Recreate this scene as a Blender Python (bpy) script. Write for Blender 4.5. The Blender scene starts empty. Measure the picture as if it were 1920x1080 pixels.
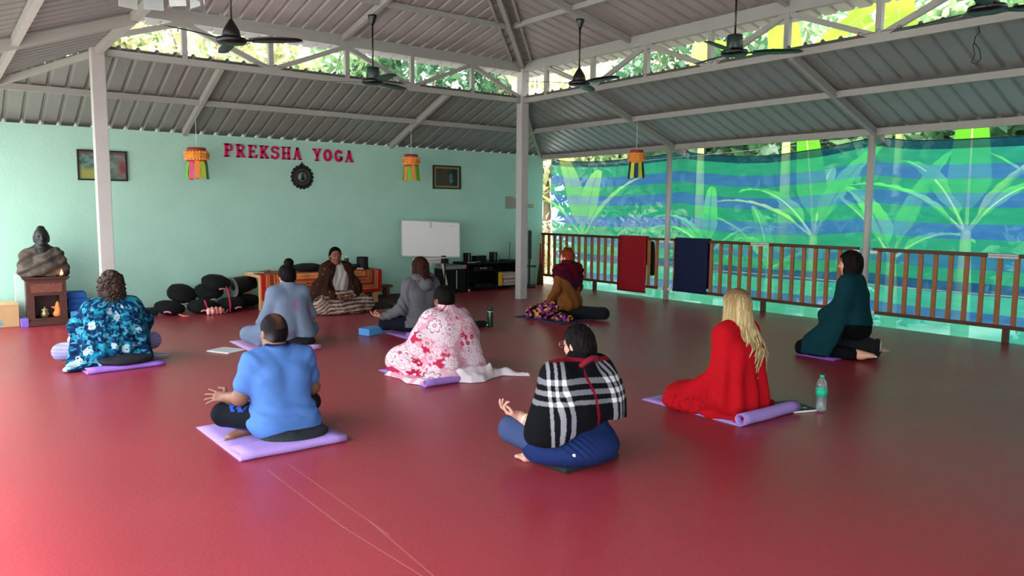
import bpy, bmesh, math, random
import numpy as np
from mathutils import Vector, Matrix, Euler

SC = bpy.context.scene
COL = SC.collection
PI = math.pi
R = math.radians

# ------------------------------------------------------------------ camera
YAW, PITCH, ROLL = 0.6527, 0.104, 0.0075
cy, sy = math.cos(YAW), math.sin(YAW)
_fw = Vector((sy, cy, 0)); _rt = Vector((cy, -sy, 0)); _up = Vector((0, 0, 1))
_f2 = _fw * math.cos(PITCH) - _up * math.sin(PITCH)
_u2 = _up * math.cos(PITCH) + _fw * math.sin(PITCH)
_r3 = _rt * math.cos(ROLL) + _u2 * math.sin(ROLL)
_u3 = _u2 * math.cos(ROLL) - _rt * math.sin(ROLL)
cam_d = bpy.data.cameras.new('camera')
cam = bpy.data.objects.new('camera', cam_d)
COL.objects.link(cam)
cam.matrix_world = Matrix(((_r3.x, _u3.x, -_f2.x, 0), (_r3.y, _u3.y, -_f2.y, 0), (_r3.z, _u3.z, -_f2.z, 1.5), (0, 0, 0, 1)))
cam_d.sensor_width = 36; cam_d.lens = 1420.04 / 1920 * 36; cam_d.clip_start = .05; cam_d.clip_end = 300
SC.camera = cam

# ------------------------------------------------------------------ sky, sun, exposure
SC.view_settings.view_transform = 'Standard'
SC.view_settings.look = 'None'
SC.view_settings.gamma = 1
SC.view_settings.use_curve_mapping = False
SC.view_settings.exposure = 2.4
w = bpy.data.worlds.new('overcast_sky'); SC.world = w; w.use_nodes = True
nt = w.node_tree; nt.nodes.clear()
wo = nt.nodes.new('ShaderNodeOutputWorld'); bg = nt.nodes.new('ShaderNodeBackground')
tc = nt.nodes.new('ShaderNodeTexCoord'); sx = nt.nodes.new('ShaderNodeSeparateXYZ')
rp = nt.nodes.new('ShaderNodeValToRGB')
rp.color_ramp.elements[0].position = 0.0; rp.color_ramp.elements[0].color = (.86, .94, 1.0, 1)
rp.color_ramp.elements[1].position = 0.7; rp.color_ramp.elements[1].color = (.84, .94, 1.0, 1)
nt.links.new(tc.outputs['Generated'], sx.inputs[0]); nt.links.new(sx.outputs['Z'], rp.inputs[0])
nt.links.new(rp.outputs[0], bg.inputs['Color']); nt.links.new(bg.outputs[0], wo.inputs['Surface'])
bg.inputs['Strength'].default_value = 1.55
sun_d = bpy.data.lights.new('sun', 'SUN'); sun_d.energy = 2.2; sun_d.angle = R(25); sun_d.color = (1, .98, .95)
sun = bpy.data.objects.new('sun', sun_d); COL.objects.link(sun)
sun.rotation_euler = (R(12), R(-13), R(0))
SC.cycles.max_bounces = 8; SC.cycles.diffuse_bounces = 5; SC.cycles.transparent_max_bounces = 12
SC.cycles.sample_clamp_indirect = 6
SC.cycles.caustics_reflective = False; SC.cycles.caustics_refractive = False

# ------------------------------------------------------------------ helpers: colours and materials
def lin(c):
    c = np.asarray(c, float) / 255.0
    return np.where(c <= .04045, c / 12.92, ((c + .055) / 1.055) ** 2.4)
def L4(c):
    a = lin(c); return (float(a[0]), float(a[1]), float(a[2]), 1)
MATS = {}
def mat(name, col, rough=.7, var=.06, scale=8, spec=.3, metal=0, bump=0, bscale=60, trans=0, sheen=0, col2=None):
    """plain procedural surface: one colour broken up by noise"""
    if name in MATS: return MATS[name]
    m = bpy.data.materials.new(name); m.use_nodes = True; t = m.node_tree; b = t.nodes['Principled BSDF']
    b.inputs['Roughness'].default_value = rough; b.inputs['Specular IOR Level'].default_value = spec
    b.inputs['Metallic'].default_value = metal
    if trans: b.inputs['Transmission Weight'].default_value = trans
    if sheen: b.inputs['Sheen Weight'].default_value = sheen
    co = t.nodes.new('ShaderNodeTexCoord')
    nz = t.nodes.new('ShaderNodeTexNoise'); nz.inputs['Scale'].default_value = scale; nz.inputs['Detail'].default_value = 4
    t.links.new(co.outputs['Object'], nz.inputs['Vector'])
    mx = t.nodes.new('ShaderNodeMix'); mx.data_type = 'RGBA'
    a = lin(col)
    if col2 is not None:
        c1, c2 = a, lin(col2)
    else:
        c1, c2 = np.clip(a * (1 - 2 * var), 0, 1), np.clip(a * (1 + 2 * var), 0, 1)
    mx.inputs[6].default_value = (*c1, 1); mx.inputs[7].default_value = (*c2, 1)
    t.links.new(nz.outputs['Fac'], mx.inputs[0]); t.links.new(mx.outputs[2], b.inputs['Base Color'])
    if bump:
        n2 = t.nodes.new('ShaderNodeTexNoise'); n2.inputs['Scale'].default_value = bscale; n2.inputs['Detail'].default_value = 3
        bp = t.nodes.new('ShaderNodeBump'); bp.inputs['Strength'].default_value = bump; bp.inputs['Distance'].default_value = .01
        t.links.new(co.outputs['Object'], n2.inputs['Vector']); t.links.new(n2.outputs['Fac'], bp.inputs['Height'])
        t.links.new(bp.outputs[0], b.inputs['Normal'])
    MATS[name] = m
    return m
def vcmat(name, rough=.85, spec=.2, bump=.25, bscale=120, sheen=0, var=.05):
    """cloth, skin or hair whose own pattern is stored on its points"""
    if name in MATS: return MATS[name]
    m = bpy.data.materials.new(name); m.use_nodes = True; t = m.node_tree; b = t.nodes['Principled BSDF']
    b.inputs['Roughness'].default_value = rough; b.inputs['Specular IOR Level'].default_value = spec
    if sheen: b.inputs['Sheen Weight'].default_value = sheen
    at = t.nodes.new('ShaderNodeAttribute'); at.attribute_name = 'Col'
    co = t.nodes.new('ShaderNodeTexCoord')
    nz = t.nodes.new('ShaderNodeTexNoise'); nz.inputs['Scale'].default_value = bscale; nz.inputs['Detail'].default_value = 3
    t.links.new(co.outputs['Object'], nz.inputs['Vector'])
    mr = t.nodes.new('ShaderNodeMapRange'); mr.inputs[3].default_value = 1 - 2 * var; mr.inputs[4].default_value = 1 + 2 * var
    t.links.new(nz.outputs['Fac'], mr.inputs[0])
    vm = t.nodes.new('ShaderNodeVectorMath'); vm.operation = 'SCALE'
    t.links.new(at.outputs['Color'], vm.inputs[0]); t.links.new(mr.outputs[0], vm.inputs['Scale'])
    t.links.new(vm.outputs[0], b.inputs['Base Color'])
    bp = t.nodes.new('ShaderNodeBump'); bp.inputs['Strength'].default_value = bump; bp.inputs['Distance'].default_value = .006
    t.links.new(nz.outputs['Fac'], bp.inputs['Height']); t.links.new(bp.outputs[0], b.inputs['Normal'])
    MATS[name] = m
    return m

# ------------------------------------------------------------------ helpers: objects
def tag(o, label=None, cat=None, group=None, kind=None):
    if label: o['label'] = label
    if cat: o['category'] = cat
    if group: o['group'] = group
    if kind: o['kind'] = kind
    return o
def empty(name, loc=(0, 0, 0), rz=0, label=None, cat=None, group=None, kind=None):
    o = bpy.data.objects.new(name, None); o.empty_display_size = .1; COL.objects.link(o)
    o.location = loc; o.rotation_euler = (0, 0, rz)
    return tag(o, label, cat, group, kind)
def link(name, me, m, parent=None, loc=None, rot=None):
    o = bpy.data.objects.new(name, me); COL.objects.link(o)
    if m is not None and not me.materials: me.materials.append(m)
    if parent is not None: o.parent = parent
    if loc is not None: o.location = loc
    if rot is not None: o.rotation_euler = rot
    return o
def copy_tree(o, parent=None):
    c = o.copy(); COL.objects.link(c)
    if parent is not None: c.parent = parent
    for ch in list(o.children): copy_tree(ch, c)
    return c
class MB:
    """collects shapes and links them as ONE mesh object"""
    def __init__(s): s.v = []; s.f = []; s.sm = []
    def add(s, v, f, smooth=False):
        n = len(s.v); s.v += [tuple(p) for p in v]; s.f += [tuple(i + n for i in q) for q in f]; s.sm += [smooth] * len(f); return s
    def box(s, lo, hi, M=None, bev=0):
        x0, y0, z0 = lo; x1, y1, z1 = hi
        if bev:
            bm = bmesh.new(); bmesh.ops.create_cube(bm, size=1)
            for q in bm.verts: q.co = Vector(((x0 + x1) / 2 + q.co.x * (x1 - x0), (y0 + y1) / 2 + q.co.y * (y1 - y0), (z0 + z1) / 2 + q.co.z * (z1 - z0)))
            bmesh.ops.bevel(bm, geom=bm.edges[:], offset=bev, segments=2, affect='EDGES', profile=.5)
            bm.verts.index_update()
            v = [q.co.copy() for q in bm.verts]; f = [[q.index for q in fc.verts] for fc in bm.faces]; bm.free()
        else:
            v = [Vector(p) for p in ((x0, y0, z0), (x1, y0, z0), (x1, y1, z0), (x0, y1, z0), (x0, y0, z1), (x1, y0, z1), (x1, y1, z1), (x0, y1, z1))]
            f = [(0, 3, 2, 1), (4, 5, 6, 7), (0, 1, 5, 4), (1, 2, 6, 5), (2, 3, 7, 6), (3, 0, 4, 7)]
        if M is not None: v = [M @ p for p in v]
        return s.add(v, f)
    def bar(s, a, b, w, h, up=(0, 0, 1)):
        """rectangular bar from a to b, width w across, height h along up"""
        a = Vector(a); b = Vector(b); d = (b - a).normalized(); up = Vector(up)
        if abs(d.dot(up)) > .98: up = Vector((0, 1, 0))
        x = d.cross(up).normalized() * w / 2; z = x.cross(d).normalized() * h / 2
        v = [p + x * i + z * j for p in (a, b) for i, j in ((-1, -1), (1, -1), (1, 1), (-1, 1))]
        return s.add(v, [(0, 1, 2, 3), (7, 6, 5, 4), (0, 4, 5, 1), (1, 5, 6, 2), (2, 6, 7, 3), (3, 7, 4, 0)])
    def tube(s, pts, r, n=10, cap=True, closed=False):
        pts = [Vector(p) for p in pts]; N = len(pts)
        rs = r if isinstance(r, (list, tuple)) else [r] * N
        v = []; f = []; prev = None
        for i, p in enumerate(pts):
            d = (pts[min(i + 1, N - 1)] - pts[max(i - 1, 0)])
            d = d.normalized() if d.length > 1e-9 else Vector((0, 0, 1))
            if prev is None:
                x = d.orthogonal().normalized()
            else:
                x = (prev - d * prev.dot(d)); x = x.normalized() if x.length > 1e-6 else d.orthogonal().normalized()
            prev = x; y = d.cross(x)
            v += [p + (x * math.cos(2 * PI * k / n) + y * math.sin(2 * PI * k / n)) * rs[i] for k in range(n)]
        for i in range(N - 1):
            for k in range(n):
                a = i * n + k; b = i * n + (k + 1) % n
                f.append((a, b, b + n, a + n))
        if cap:
            f.append(tuple(range(n - 1, -1, -1))); f.append(tuple((N - 1) * n + k for k in range(n)))
        return s.add(v, f, True)
    def lathe(s, prof, c=(0, 0, 0), n=24, M=None, smooth=True, a0=0, a1=2 * PI):
        """prof: (radius, z) from bottom to top"""
        v = []; f = []; full = abs(a1 - a0 - 2 * PI) < 1e-6; m = n if full else n + 1
        for (r, z) in prof:
            for k in range(m):
                t = a0 + (a1 - a0) * k / n; v.append(Vector((r * math.cos(t), r * math.sin(t), z)))
        for i in range(len(prof) - 1):
            for k in range(n):
                a = i * m + k; b = i * m + (k + 1) % m
                f.append((a, b, b + m, a + m))
        if full:
            f.append(tuple(range(m - 1, -1, -1))); f.append(tuple((len(prof) - 1) * m + k for k in range(m)))
        if M is not None: v = [M @ p for p in v]
        c = Vector(c); v = [p + c for p in v]
        return s.add(v, f, smooth)
    def ell(s, c, r, n=16, M=None):
        v = [Vector((0, 0, -1))]; f = []; m = n // 2
        for i in range(1, m):
            t = -PI / 2 + PI * i / m
            v += [Vector((math.cos(t) * math.cos(2 * PI * k / n), math.cos(t) * math.sin(2 * PI * k / n), math.sin(t))) for k in range(n)]
        v.append(Vector((0, 0, 1)))
        for k in range(n): f.append((0, 1 + (k + 1) % n, 1 + k))
        for i in range(m - 2):
            for k in range(n):
                a = 1 + i * n + k; b = 1 + i * n + (k + 1) % n; f.append((a, b, b + n, a + n))
        e = len(v) - 1
        for k in range(n): f.append((e, e - n + k, e - n + (k + 1) % n))
        v = [Vector((p.x * r[0], p.y * r[1], p.z * r[2])) for p in v]
        if M is not None: v = [M @ p for p in v]
        return s.add([p + Vector(c) for p in v], f, True)
    def prism(s, poly, z0, z1, M=None):
        n = len(poly); v = [Vector((x, y, z0)) for x, y in poly] + [Vector((x, y, z1)) for x, y in poly]
        f = [tuple(range(n - 1, -1, -1)), tuple(range(n, 2 * n))] + [(i, (i + 1) % n, (i + 1) % n + n, i + n) for i in range(n)]
        if M is not None: v = [M @ p for p in v]
        return s.add(v, f)
    def mesh(s, name):
        me = bpy.data.meshes.new(name); me.from_pydata([tuple(p) for p in s.v], [], s.f); me.update()
        me.polygons.foreach_set('use_smooth', s.sm)
        return me
    def build(s, name, m, parent=None, loc=None, rot=None):
        return link(name, s.mesh(name), m, parent, loc, rot)

# ------------------------------------------------------------------ helpers: smooth solids (bodies, clothes, cushions)
def vnoise(P, freq, seed=0):
    """value noise in 0..1 on points P (n,3)"""
    q = np.asarray(P) * freq + seed * 17.31; i = np.floor(q).astype(np.int64); f = q - i; f = f * f * (3 - 2 * f)
    def h(a, b, c):
        n = (a * 73856093) ^ (b * 19349663) ^ (c * 83492791) ^ (seed * 2654435)
        n = (n ^ (n >> 13)) * 1274126177; n = n ^ (n >> 16)
        return (n & 0xffff) / 65535.0
    r = 0
    for dx in (0, 1):
        for dy in (0, 1):
            for dz in (0, 1):
                wgt = (f[:, 0] if dx else 1 - f[:, 0]) * (f[:, 1] if dy else 1 - f[:, 1]) * (f[:, 2] if dz else 1 - f[:, 2])
                r = r + wgt * h(i[:, 0] + dx, i[:, 1] + dy, i[:, 2] + dz)
    return r
def fbm(P, freq, seed=0, octv=3):
    r = 0; a = .5; tot = 0
    for o in range(octv):
        r = r + a * vnoise(P, freq * 2 ** o, seed + o); tot += a; a *= .5
    return r / tot
class Solid:
    """one continuous surface grown from blended ellipsoids and tapering limbs"""
    def __init__(s, lo, hi, h):
        s.lo = np.array(lo, float); s.h = h; n = np.ceil((np.array(hi, float) - s.lo) / h).astype(int) + 1
        s.d = np.full(n, .5, np.float32); s.n = n
    def _win(s, lo, hi):
        a = np.maximum(np.floor((lo - s.lo) / s.h).astype(int), 0); b = np.minimum(np.ceil((hi - s.lo) / s.h).astype(int) + 1, s.n)
        if np.any(b <= a): return None
        sl = tuple(slice(int(i), int(j)) for i, j in zip(a, b))
        g = [(np.arange(a[k], b[k]) * s.h + s.lo[k]).astype(np.float32) for k in range(3)]
        return sl, g[0][:, None, None], g[1][None, :, None], g[2][None, None, :]
    def _put(s, sl, d, k, op):
        o = s.d[sl]
        if op == 'u':
            h = np.maximum(k - np.abs(o - d), 0) / k if k > 0 else 0
            s.d[sl] = np.minimum(o, d) - h * h * k * .25
        elif op == 's':
            h = np.maximum(k - np.abs(o + d), 0) / k if k > 0 else 0
            s.d[sl] = np.maximum(o, -d) + h * h * k * .25
    def cap(s, a, b, ra, rb=None, k=.03, op='u'):
        a = np.array(a, float); b = np.array(b, float); rb = ra if rb is None else rb
        m = max(ra, rb) + k + 2 * s.h
        wn = s._win(np.minimum(a, b) - m, np.maximum(a, b) + m)
        if wn is None: return s
        sl, X, Y, Z = wn; ab = b - a; L = max(float(ab @ ab), 1e-9)
        t = np.clip(((X - a[0]) * ab[0] + (Y - a[1]) * ab[1] + (Z - a[2]) * ab[2]) / L, 0, 1)
        d = np.sqrt((X - a[0] - t * ab[0]) ** 2 + (Y - a[1] - t * ab[1]) ** 2 + (Z - a[2] - t * ab[2]) ** 2) - (ra + (rb - ra) * t)
        s._put(sl, d, k, op); return s
    def path(s, pts, rs, k=.03):
        for i in range(len(pts) - 1): s.cap(pts[i], pts[i + 1], rs[i], rs[i + 1], k)
        return s
    def ell(s, c, r, k=.03, op='u', M=None):
        c = np.array(c, float); r = np.array(r, float); m = float(r.max()) + k + 2 * s.h
        wn = s._win(c - m, c + m)
        if wn is None: return s
        sl, X, Y, Z = wn; X = X - c[0]; Y = Y - c[1]; Z = Z - c[2]
        if M is not None:
            M = np.array(M)
            X, Y, Z = (M[0, 0] * X + M[1, 0] * Y + M[2, 0] * Z, M[0, 1] * X + M[1, 1] * Y + M[2, 1] * Z, M[0, 2] * X + M[1, 2] * Y + M[2, 2] * Z)
        k0 = np.sqrt((X / r[0]) ** 2 + (Y / r[1]) ** 2 + (Z / r[2]) ** 2)
        k1 = np.sqrt((X / r[0] ** 2) ** 2 + (Y / r[1] ** 2) ** 2 + (Z / r[2] ** 2) ** 2)
        d = k0 * (k0 - 1) / np.maximum(k1, 1e-6)
        s._put(sl, d, k, op); return s
    def cut(s, fn):
        """keep where fn(X,Y,Z) < 0"""
        g = [(np.arange(s.n[k]) * s.h + s.lo[k]).astype(np.float32) for k in range(3)]
        s.d = np.maximum(s.d, fn(g[0][:, None, None], g[1][None, :, None], g[2][None, None, :])).astype(np.float32); return s
    def copy(s):
        c = Solid.__new__(Solid); c.lo = s.lo.copy(); c.h = s.h; c.n = s.n.copy(); c.d = s.d.copy(); return c
    def surf(s, relax=2):
        d = s.d; d = np.pad(d, 1, constant_values=.5); ins = d < 0; nx, ny, nz = d.shape
        cor = [(i, j, k) for i in (0, 1) for j in (0, 1) for k in (0, 1)]
        cnt = sum(ins[i:nx - 1 + i, j:ny - 1 + j, k:nz - 1 + k].astype(np.int8) for i, j, k in cor)
        act = (cnt > 0) & (cnt < 8); ids = np.argwhere(act)
        idx = np.full(act.shape, -1, np.int64); idx[act] = np.arange(len(ids))
        pos = np.zeros((len(ids), 3)); num = np.zeros(len(ids))
        for a in cor:
            for ax in range(3):
                if a[ax]: continue
                b = list(a); b[ax] = 1
                da = d[ids[:, 0] + a[0], ids[:, 1] + a[1], ids[:, 2] + a[2]]; db = d[ids[:, 0] + b[0], ids[:, 1] + b[1], ids[:, 2] + b[2]]
                m = (da < 0) != (db < 0); t = da[m] / (da[m] - db[m])
                q = np.tile(np.array(a, float), (m.sum(), 1)); q[:, ax] += t
                pos[m] += q; num[m] += 1
        V = (ids + pos / num[:, None] - 1) * s.h + s.lo
        F = []
        for ax in range(3):
            u, v = (ax + 1) % 3, (ax + 2) % 3
            sa = [slice(None)] * 3; sb = [slice(None)] * 3; sa[ax] = slice(0, -1); sb[ax] = slice(1, None)
            A = ins[tuple(sa)]; B = ins[tuple(sb)]; e = np.argwhere(A != B)
            e = e[(e[:, u] > 0) & (e[:, v] > 0) & (e[:, u] < d.shape[u] - 1) & (e[:, v] < d.shape[v] - 1)]
            def g(du, dv):
                q = e.copy(); q[:, u] += du; q[:, v] += dv; return idx[q[:, 0], q[:, 1], q[:, 2]]
            quad = np.stack([g(-1, -1), g(0, -1), g(0, 0), g(-1, 0)], 1)
            fl = ~A[e[:, 0], e[:, 1], e[:, 2]]
            quad[fl] = quad[fl][:, ::-1]; F.append(quad)
        F = np.concatenate(F); F = F[(F >= 0).all(1)]
        for _ in range(relax):
            S = np.zeros_like(V); n = np.zeros(len(V))
            for a, b in ((0, 1), (1, 2), (2, 3), (3, 0)):
                np.add.at(S, F[:, a], V[F[:, b]]); np.add.at(S, F[:, b], V[F[:, a]]); np.add.at(n, F[:, a], 1); np.add.at(n, F[:, b], 1)
            V = V * .5 + S / np.maximum(n, 1)[:, None] * .5
        return V, F
def vnormals(V, F):
    n = np.cross(V[F[:, 2]] - V[F[:, 0]], V[F[:, 3]] - V[F[:, 1]]); N = np.zeros_like(V)
    for k in range(4): np.add.at(N, F[:, k], n)
    return N / np.maximum(np.linalg.norm(N, axis=1), 1e-9)[:, None]
def npmesh(name, V, F, col=None):
    me = bpy.data.meshes.new(name); me.vertices.add(len(V)); me.vertices.foreach_set('co', np.ascontiguousarray(V, np.float32).ravel())
    me.loops.add(F.size); me.loops.foreach_set('vertex_index', np.ascontiguousarray(F, np.int32).ravel())
    me.polygons.add(len(F)); me.polygons.foreach_set('loop_start', np.arange(0, F.size, F.shape[1], dtype=np.int32))
    me.polygons.foreach_set('use_smooth', np.ones(len(F), bool))
    me.update(calc_edges=True); me.validate()
    if col is not None:
        a = me.color_attributes.new('Col', 'FLOAT_COLOR', 'POINT')
        a.data.foreach_set('color', np.concatenate([np.clip(col, 0, 1), np.ones((len(V), 1))], 1).astype(np.float32).ravel())
    return me
def grow(name, sol, m, parent=None, disp=None, col=None, relax=2, loc=None, rot=None):
    """mesh a Solid; disp(P,N) pushes points along their normals, col(P,N) gives each point its own colour (sRGB 0-255)"""
    V, F = sol.surf(relax)
    N = vnormals(V, F)
    if disp is not None: V = V + N * disp(V, N)[:, None]
    c = None
    if col is not None: c = lin(col(V, N))
    return link(name, npmesh(name, V, F, c), m, parent, loc, rot)
def blend(c, m, new):
    """mix colour new into rows of c with weight m (0..1)"""
    m = np.clip(np.asarray(m, float), 0, 1)[:, None]
    return c * (1 - m) + np.asarray(new, float) * m
def flat(P, c): return np.tile(np.array(c, float), (len(P), 1))
def ss(a, b, x):
    t = np.clip((x - a) / (b - a), 0, 1); return t * t * (3 - 2 * t)
# ================================================================== THE HALL
XL, XC, XR, XO = 1.61, 7.807, 9.77, -0.30      # inner ring left/right, rail line right, open edge left
YF, YC, D, YO = .34, 9.96, 11.81, -1.55        # inner ring front/back, back wall, open edge front
ZB, ZT, SK = 3.253, 3.76, .37                  # truss chords, skirt slope
paint = mat('white_painted_steel', (150, 146, 138), .55, .05, 5); paint_col = mat('white_painted_column', (176, 169, 163), .55, .05, 5)
def struct(o, label=None, cat='building part'):
    return tag(o, label, cat, kind='structure')

def floor_mat():
    m = bpy.data.materials.new('red_oxide_floor'); m.use_nodes = True; t = m.node_tree; b = t.nodes['Principled BSDF']
    N = t.nodes.new; K = t.links.new
    co = N('ShaderNodeTexCoord'); n1 = N('ShaderNodeTexNoise'); n1.inputs['Scale'].default_value = 1.1; n1.inputs['Detail'].default_value = 5
    K(co.outputs['Object'], n1.inputs['Vector'])
    n2 = N('ShaderNodeTexNoise'); n2.inputs['Scale'].default_value = 45; n2.inputs['Detail'].default_value = 4; K(co.outputs['Object'], n2.inputs['Vector'])
    mx = N('ShaderNodeMix'); mx.data_type = 'RGBA'; mx.inputs[6].default_value = L4((140, 44, 52)); mx.inputs[7].default_value = L4((158, 57, 66)); K(n1.outputs['Fac'], mx.inputs[0])
    m2 = N('ShaderNodeMix'); m2.data_type = 'RGBA'; m2.inputs[7].default_value = L4((124, 38, 45)); K(mx.outputs[2], m2.inputs[6])
    mr = N('ShaderNodeMapRange'); mr.inputs[1].default_value = .5; mr.inputs[2].default_value = .75; mr.inputs[4].default_value = .35; K(n2.outputs['Fac'], mr.inputs[0]); K(mr.outputs[0], m2.inputs[0])
    # two thin drawn lines across the front of the floor, worn
    last = m2.outputs[2]
    sp = N('ShaderNodeSeparateXYZ'); K(co.outputs['Object'], sp.inputs[0])
    for (x0, y0, x1, y1) in ((1.583, 4.224, 1.594, 3.0), (1.594, 3.216, 1.52, 2.0), (1.46, 3.235, 1.53, 2.4), (1.45, 4.2, 1.462, 3.2)):
        s = (x1 - x0) / (y1 - y0)
        a = N('ShaderNodeMath'); a.operation = 'MULTIPLY_ADD'; a.inputs[1].default_value = -s; a.inputs[2].default_value = s * y0 - x0; K(sp.outputs['Y'], a.inputs[0])
        c = N('ShaderNodeMath'); c.operation = 'ADD'; K(a.outputs[0], c.inputs[0]); K(sp.outputs['X'], c.inputs[1])
        d = N('ShaderNodeMath'); d.operation = 'ABSOLUTE'; K(c.outputs[0], d.inputs[0])
        e = N('ShaderNodeMath'); e.operation = 'LESS_THAN'; e.inputs[1].default_value = .0035; K(d.outputs[0], e.inputs[0])
        for (op, val) in (('LESS_THAN', max(y0, y1)), ('GREATER_THAN', min(y0, y1))):
            g = N('ShaderNodeMath'); g.operation = op; g.inputs[1].default_value = val; K(sp.outputs['Y'], g.inputs[0])
            h = N('ShaderNodeMath'); h.operation = 'MULTIPLY'; K(e.outputs[0], h.inputs[0]); K(g.outputs[0], h.inputs[1]); e = h
        h = N('ShaderNodeMath'); h.operation = 'MULTIPLY'; h.inputs[1].default_value = .45; K(e.outputs[0], h.inputs[0])
        q = N('ShaderNodeMix'); q.data_type = 'RGBA'; q.inputs[7].default_value = L4((186, 120, 105)); K(last, q.inputs[6]); K(h.outputs[0], q.inputs[0]); last = q.outputs[2]
    K(last, b.inputs['Base Color'])
    rr = N('ShaderNodeMapRange'); rr.inputs[3].default_value = .25; rr.inputs[4].default_value = .39; K(n1.outputs['Fac'], rr.inputs[0]); K(rr.outputs[0], b.inputs['Roughness'])
    b.inputs['Specular IOR Level'].default_value = .3
    bp = N('ShaderNodeBump'); bp.inputs['Strength'].default_value = .12; bp.inputs['Distance'].default_value = .01; K(n2.outputs['Fac'], bp.inputs['Height']); K(bp.outputs[0], b.inputs['Normal'])
    return m
struct(MB().box((XO - .1, YO - .1, -.15), (XR + .06, D + .15, 0)).build('floor', floor_mat()), 'smooth red oxide floor of the open yoga hall', 'floor')
mint = mat('mint_plaster', (162, 200, 180), .8, .05, 2.2, bump=.25, bscale=30)
struct(MB().box((XO - .1, D, 0), (XR + .02, D + .15, 2.56)).build('wall_back', mint), 'mint green plastered back wall of the hall', 'wall')

struct(MB().box((2.6, YO - .1, 0), (XR + .02, YO + .05, 2.56)).build('wall_light_blocker', mint), 'plain mint wall added out of view at the near end to block daylight', 'wall')  # added unseen wall, keeps front daylight off the rail side of the floor

# ---- columns and posts
for i, (x, y, lb) in enumerate(((XC, YC, 'square white steel column standing free by the black media cabinet'), (XL, YC, 'square white steel column standing behind the person in the blue patterned wrap'),
                                (XC, YF, 'square white steel column at the near rail side'), (XL, YF, 'square white steel column at the near open side'))):
    m = MB().box((-.072, -.072, 0), (.072, .072, 3.80), bev=.006)
    struct(m.build('column', paint_col, loc=(x, y, 0)), lb, 'column')
post_m = mat('cream_painted_pipe', (172, 166, 156), .5, .05, 6)
for x, ys in ((XR, (8.508, 5.10, 1.69, -1.5)), (XO, (8.508, 5.10, 1.69))):
    for y in ys:
        m = MB().lathe([(.046, 0), (.046, 2.52)], n=20)
        o = struct(m.build('column', post_m, loc=(x, y, 0)), 'round white pipe post carrying the eaves', 'column')
        if (x, y) == (XR, 8.508): o['label'] = 'round white pipe post between the red and the navy mats on the rail'
        if (x, y) == (XR, 5.10): o['label'] = 'round white pipe post behind the dark bobbed hair of the kneeling person'
# ---- trusses
def truss(a, b, ax, stations, first_up, label):
    """a,b: end points (x,y); stations: where verticals stand along axis ax; diagonals zigzag between them"""
    t = struct(empty('roof_truss', ((a[0] + b[0]) / 2, (a[1] + b[1]) / 2, ZB), 0, label, 'truss'), label, 'truss')
    o = Vector(t.location)
    P = lambda s, z: (Vector((s, a[1], z)) if ax == 0 else Vector((a[0], s, z))) - o
    A, B = (a[0], b[0]) if ax == 0 else (a[1], b[1])
    MB().bar(P(A, ZB), P(B, ZB), .07, .075).build('bottom_chord', paint, t)
    MB().bar(P(A, ZT), P(B, ZT), .07, .10).build('top_chord', paint, t)
    for s in stations: MB().bar(P(s, ZB + .03), P(s, ZT - .04), .062, .062).build('vertical', paint, t)
    st = list(stations)
    for i in range(len(st) - 1):
        up = (i % 2 == 0) == first_up
        d = .03 if st[i + 1] > st[i] else -.03
        z0, z1 = (ZB + .04, ZT - .06) if up else (ZT - .06, ZB + .04)
        MB().bar(P(st[i] + d, z0), P(st[i + 1] - d, z1), .05, .062).build('diagonal', paint, t)
    return t, P, st
bx = [2.564, 3.629, 4.699, 5.73, 6.80]
t, P, st = truss((XL, YC), (XC, YC), 0, bx, False, 'white steel truss in the roof over the mint wall side')
MB().bar(P(XL + .06, ZB + .16), P(bx[0] - .03, ZT - .06), .05, .062).build('diagonal', paint, t)
MB().bar(P(bx[-1] + .03, ZT - .06), P(XC - .06, ZB + .05), .05, .062).build('diagonal', paint, t)
ry = [9.355, 8.301, 7.248, 6.188, 5.12, 4.067, 3.01, 1.95, .9]
truss((XC, YC), (XC, YF), 1, ry, False, 'white steel truss in the roof over the rail and netting side')
truss((XL, YC), (XL, YF), 1, ry, False, 'white steel truss in the roof over the open left side')
truss((XL, YF), (XC, YF), 0, bx, False, 'white steel truss in the roof over the near side')

# ---- skirt framing: rafters, purlins, hips, eaves beam
def beam(name, a, b, w, h, label, up=(0, 0, 1)):
    a = Vector(a); b = Vector(b); c = (a + b) / 2
    return struct(MB().bar(a - c, b - c, w, h, up).build(name, paint, loc=c), label, 'rafter' if 'rafter' in name else 'purlin' if 'purlin' in name else 'beam')
zk = lambda d: ZB - SK * d                         # underside line of the skirt at distance d outside the ring
for x in (3.0, 6.38):
    beam('rafter', (x, YC, zk(0) - .01), (x, D + .02, zk(D - YC) - .01), .055, .09, 'white skirt roof rafter running down to the mint wall')
for y in (8.41, 5.06, 1.70):
    beam('rafter', (XC, y, zk(0) - .01), (XR + .35, y, zk(XR + .35 - XC) - .01), .055, .09, 'white skirt roof rafter running down to a pipe post')
for y in (7.98, 5.06, 1.70):
    beam('rafter', (XL, y, zk(0) - .01), (XO, y, zk(XL - XO) - .01), .055, .09, 'white skirt roof rafter over the open side')
dm = .955; zm = zk(dm)
beam('purlin', (XL - dm, YC + dm, zm), (XC + dm, YC + dm, zm), .055, .075, 'white purlin halfway down the skirt roof over the mint wall')
beam('purlin', (XC + dm, YC + dm, zm), (XC + dm, YF - dm, zm), .055, .075, 'white purlin halfway down the skirt roof over the netting side')
beam('purlin', (XL - dm, YC + dm, zm), (XL - dm, YF - dm, zm), .055, .075, 'white purlin halfway down the skirt roof over the open side')
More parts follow.
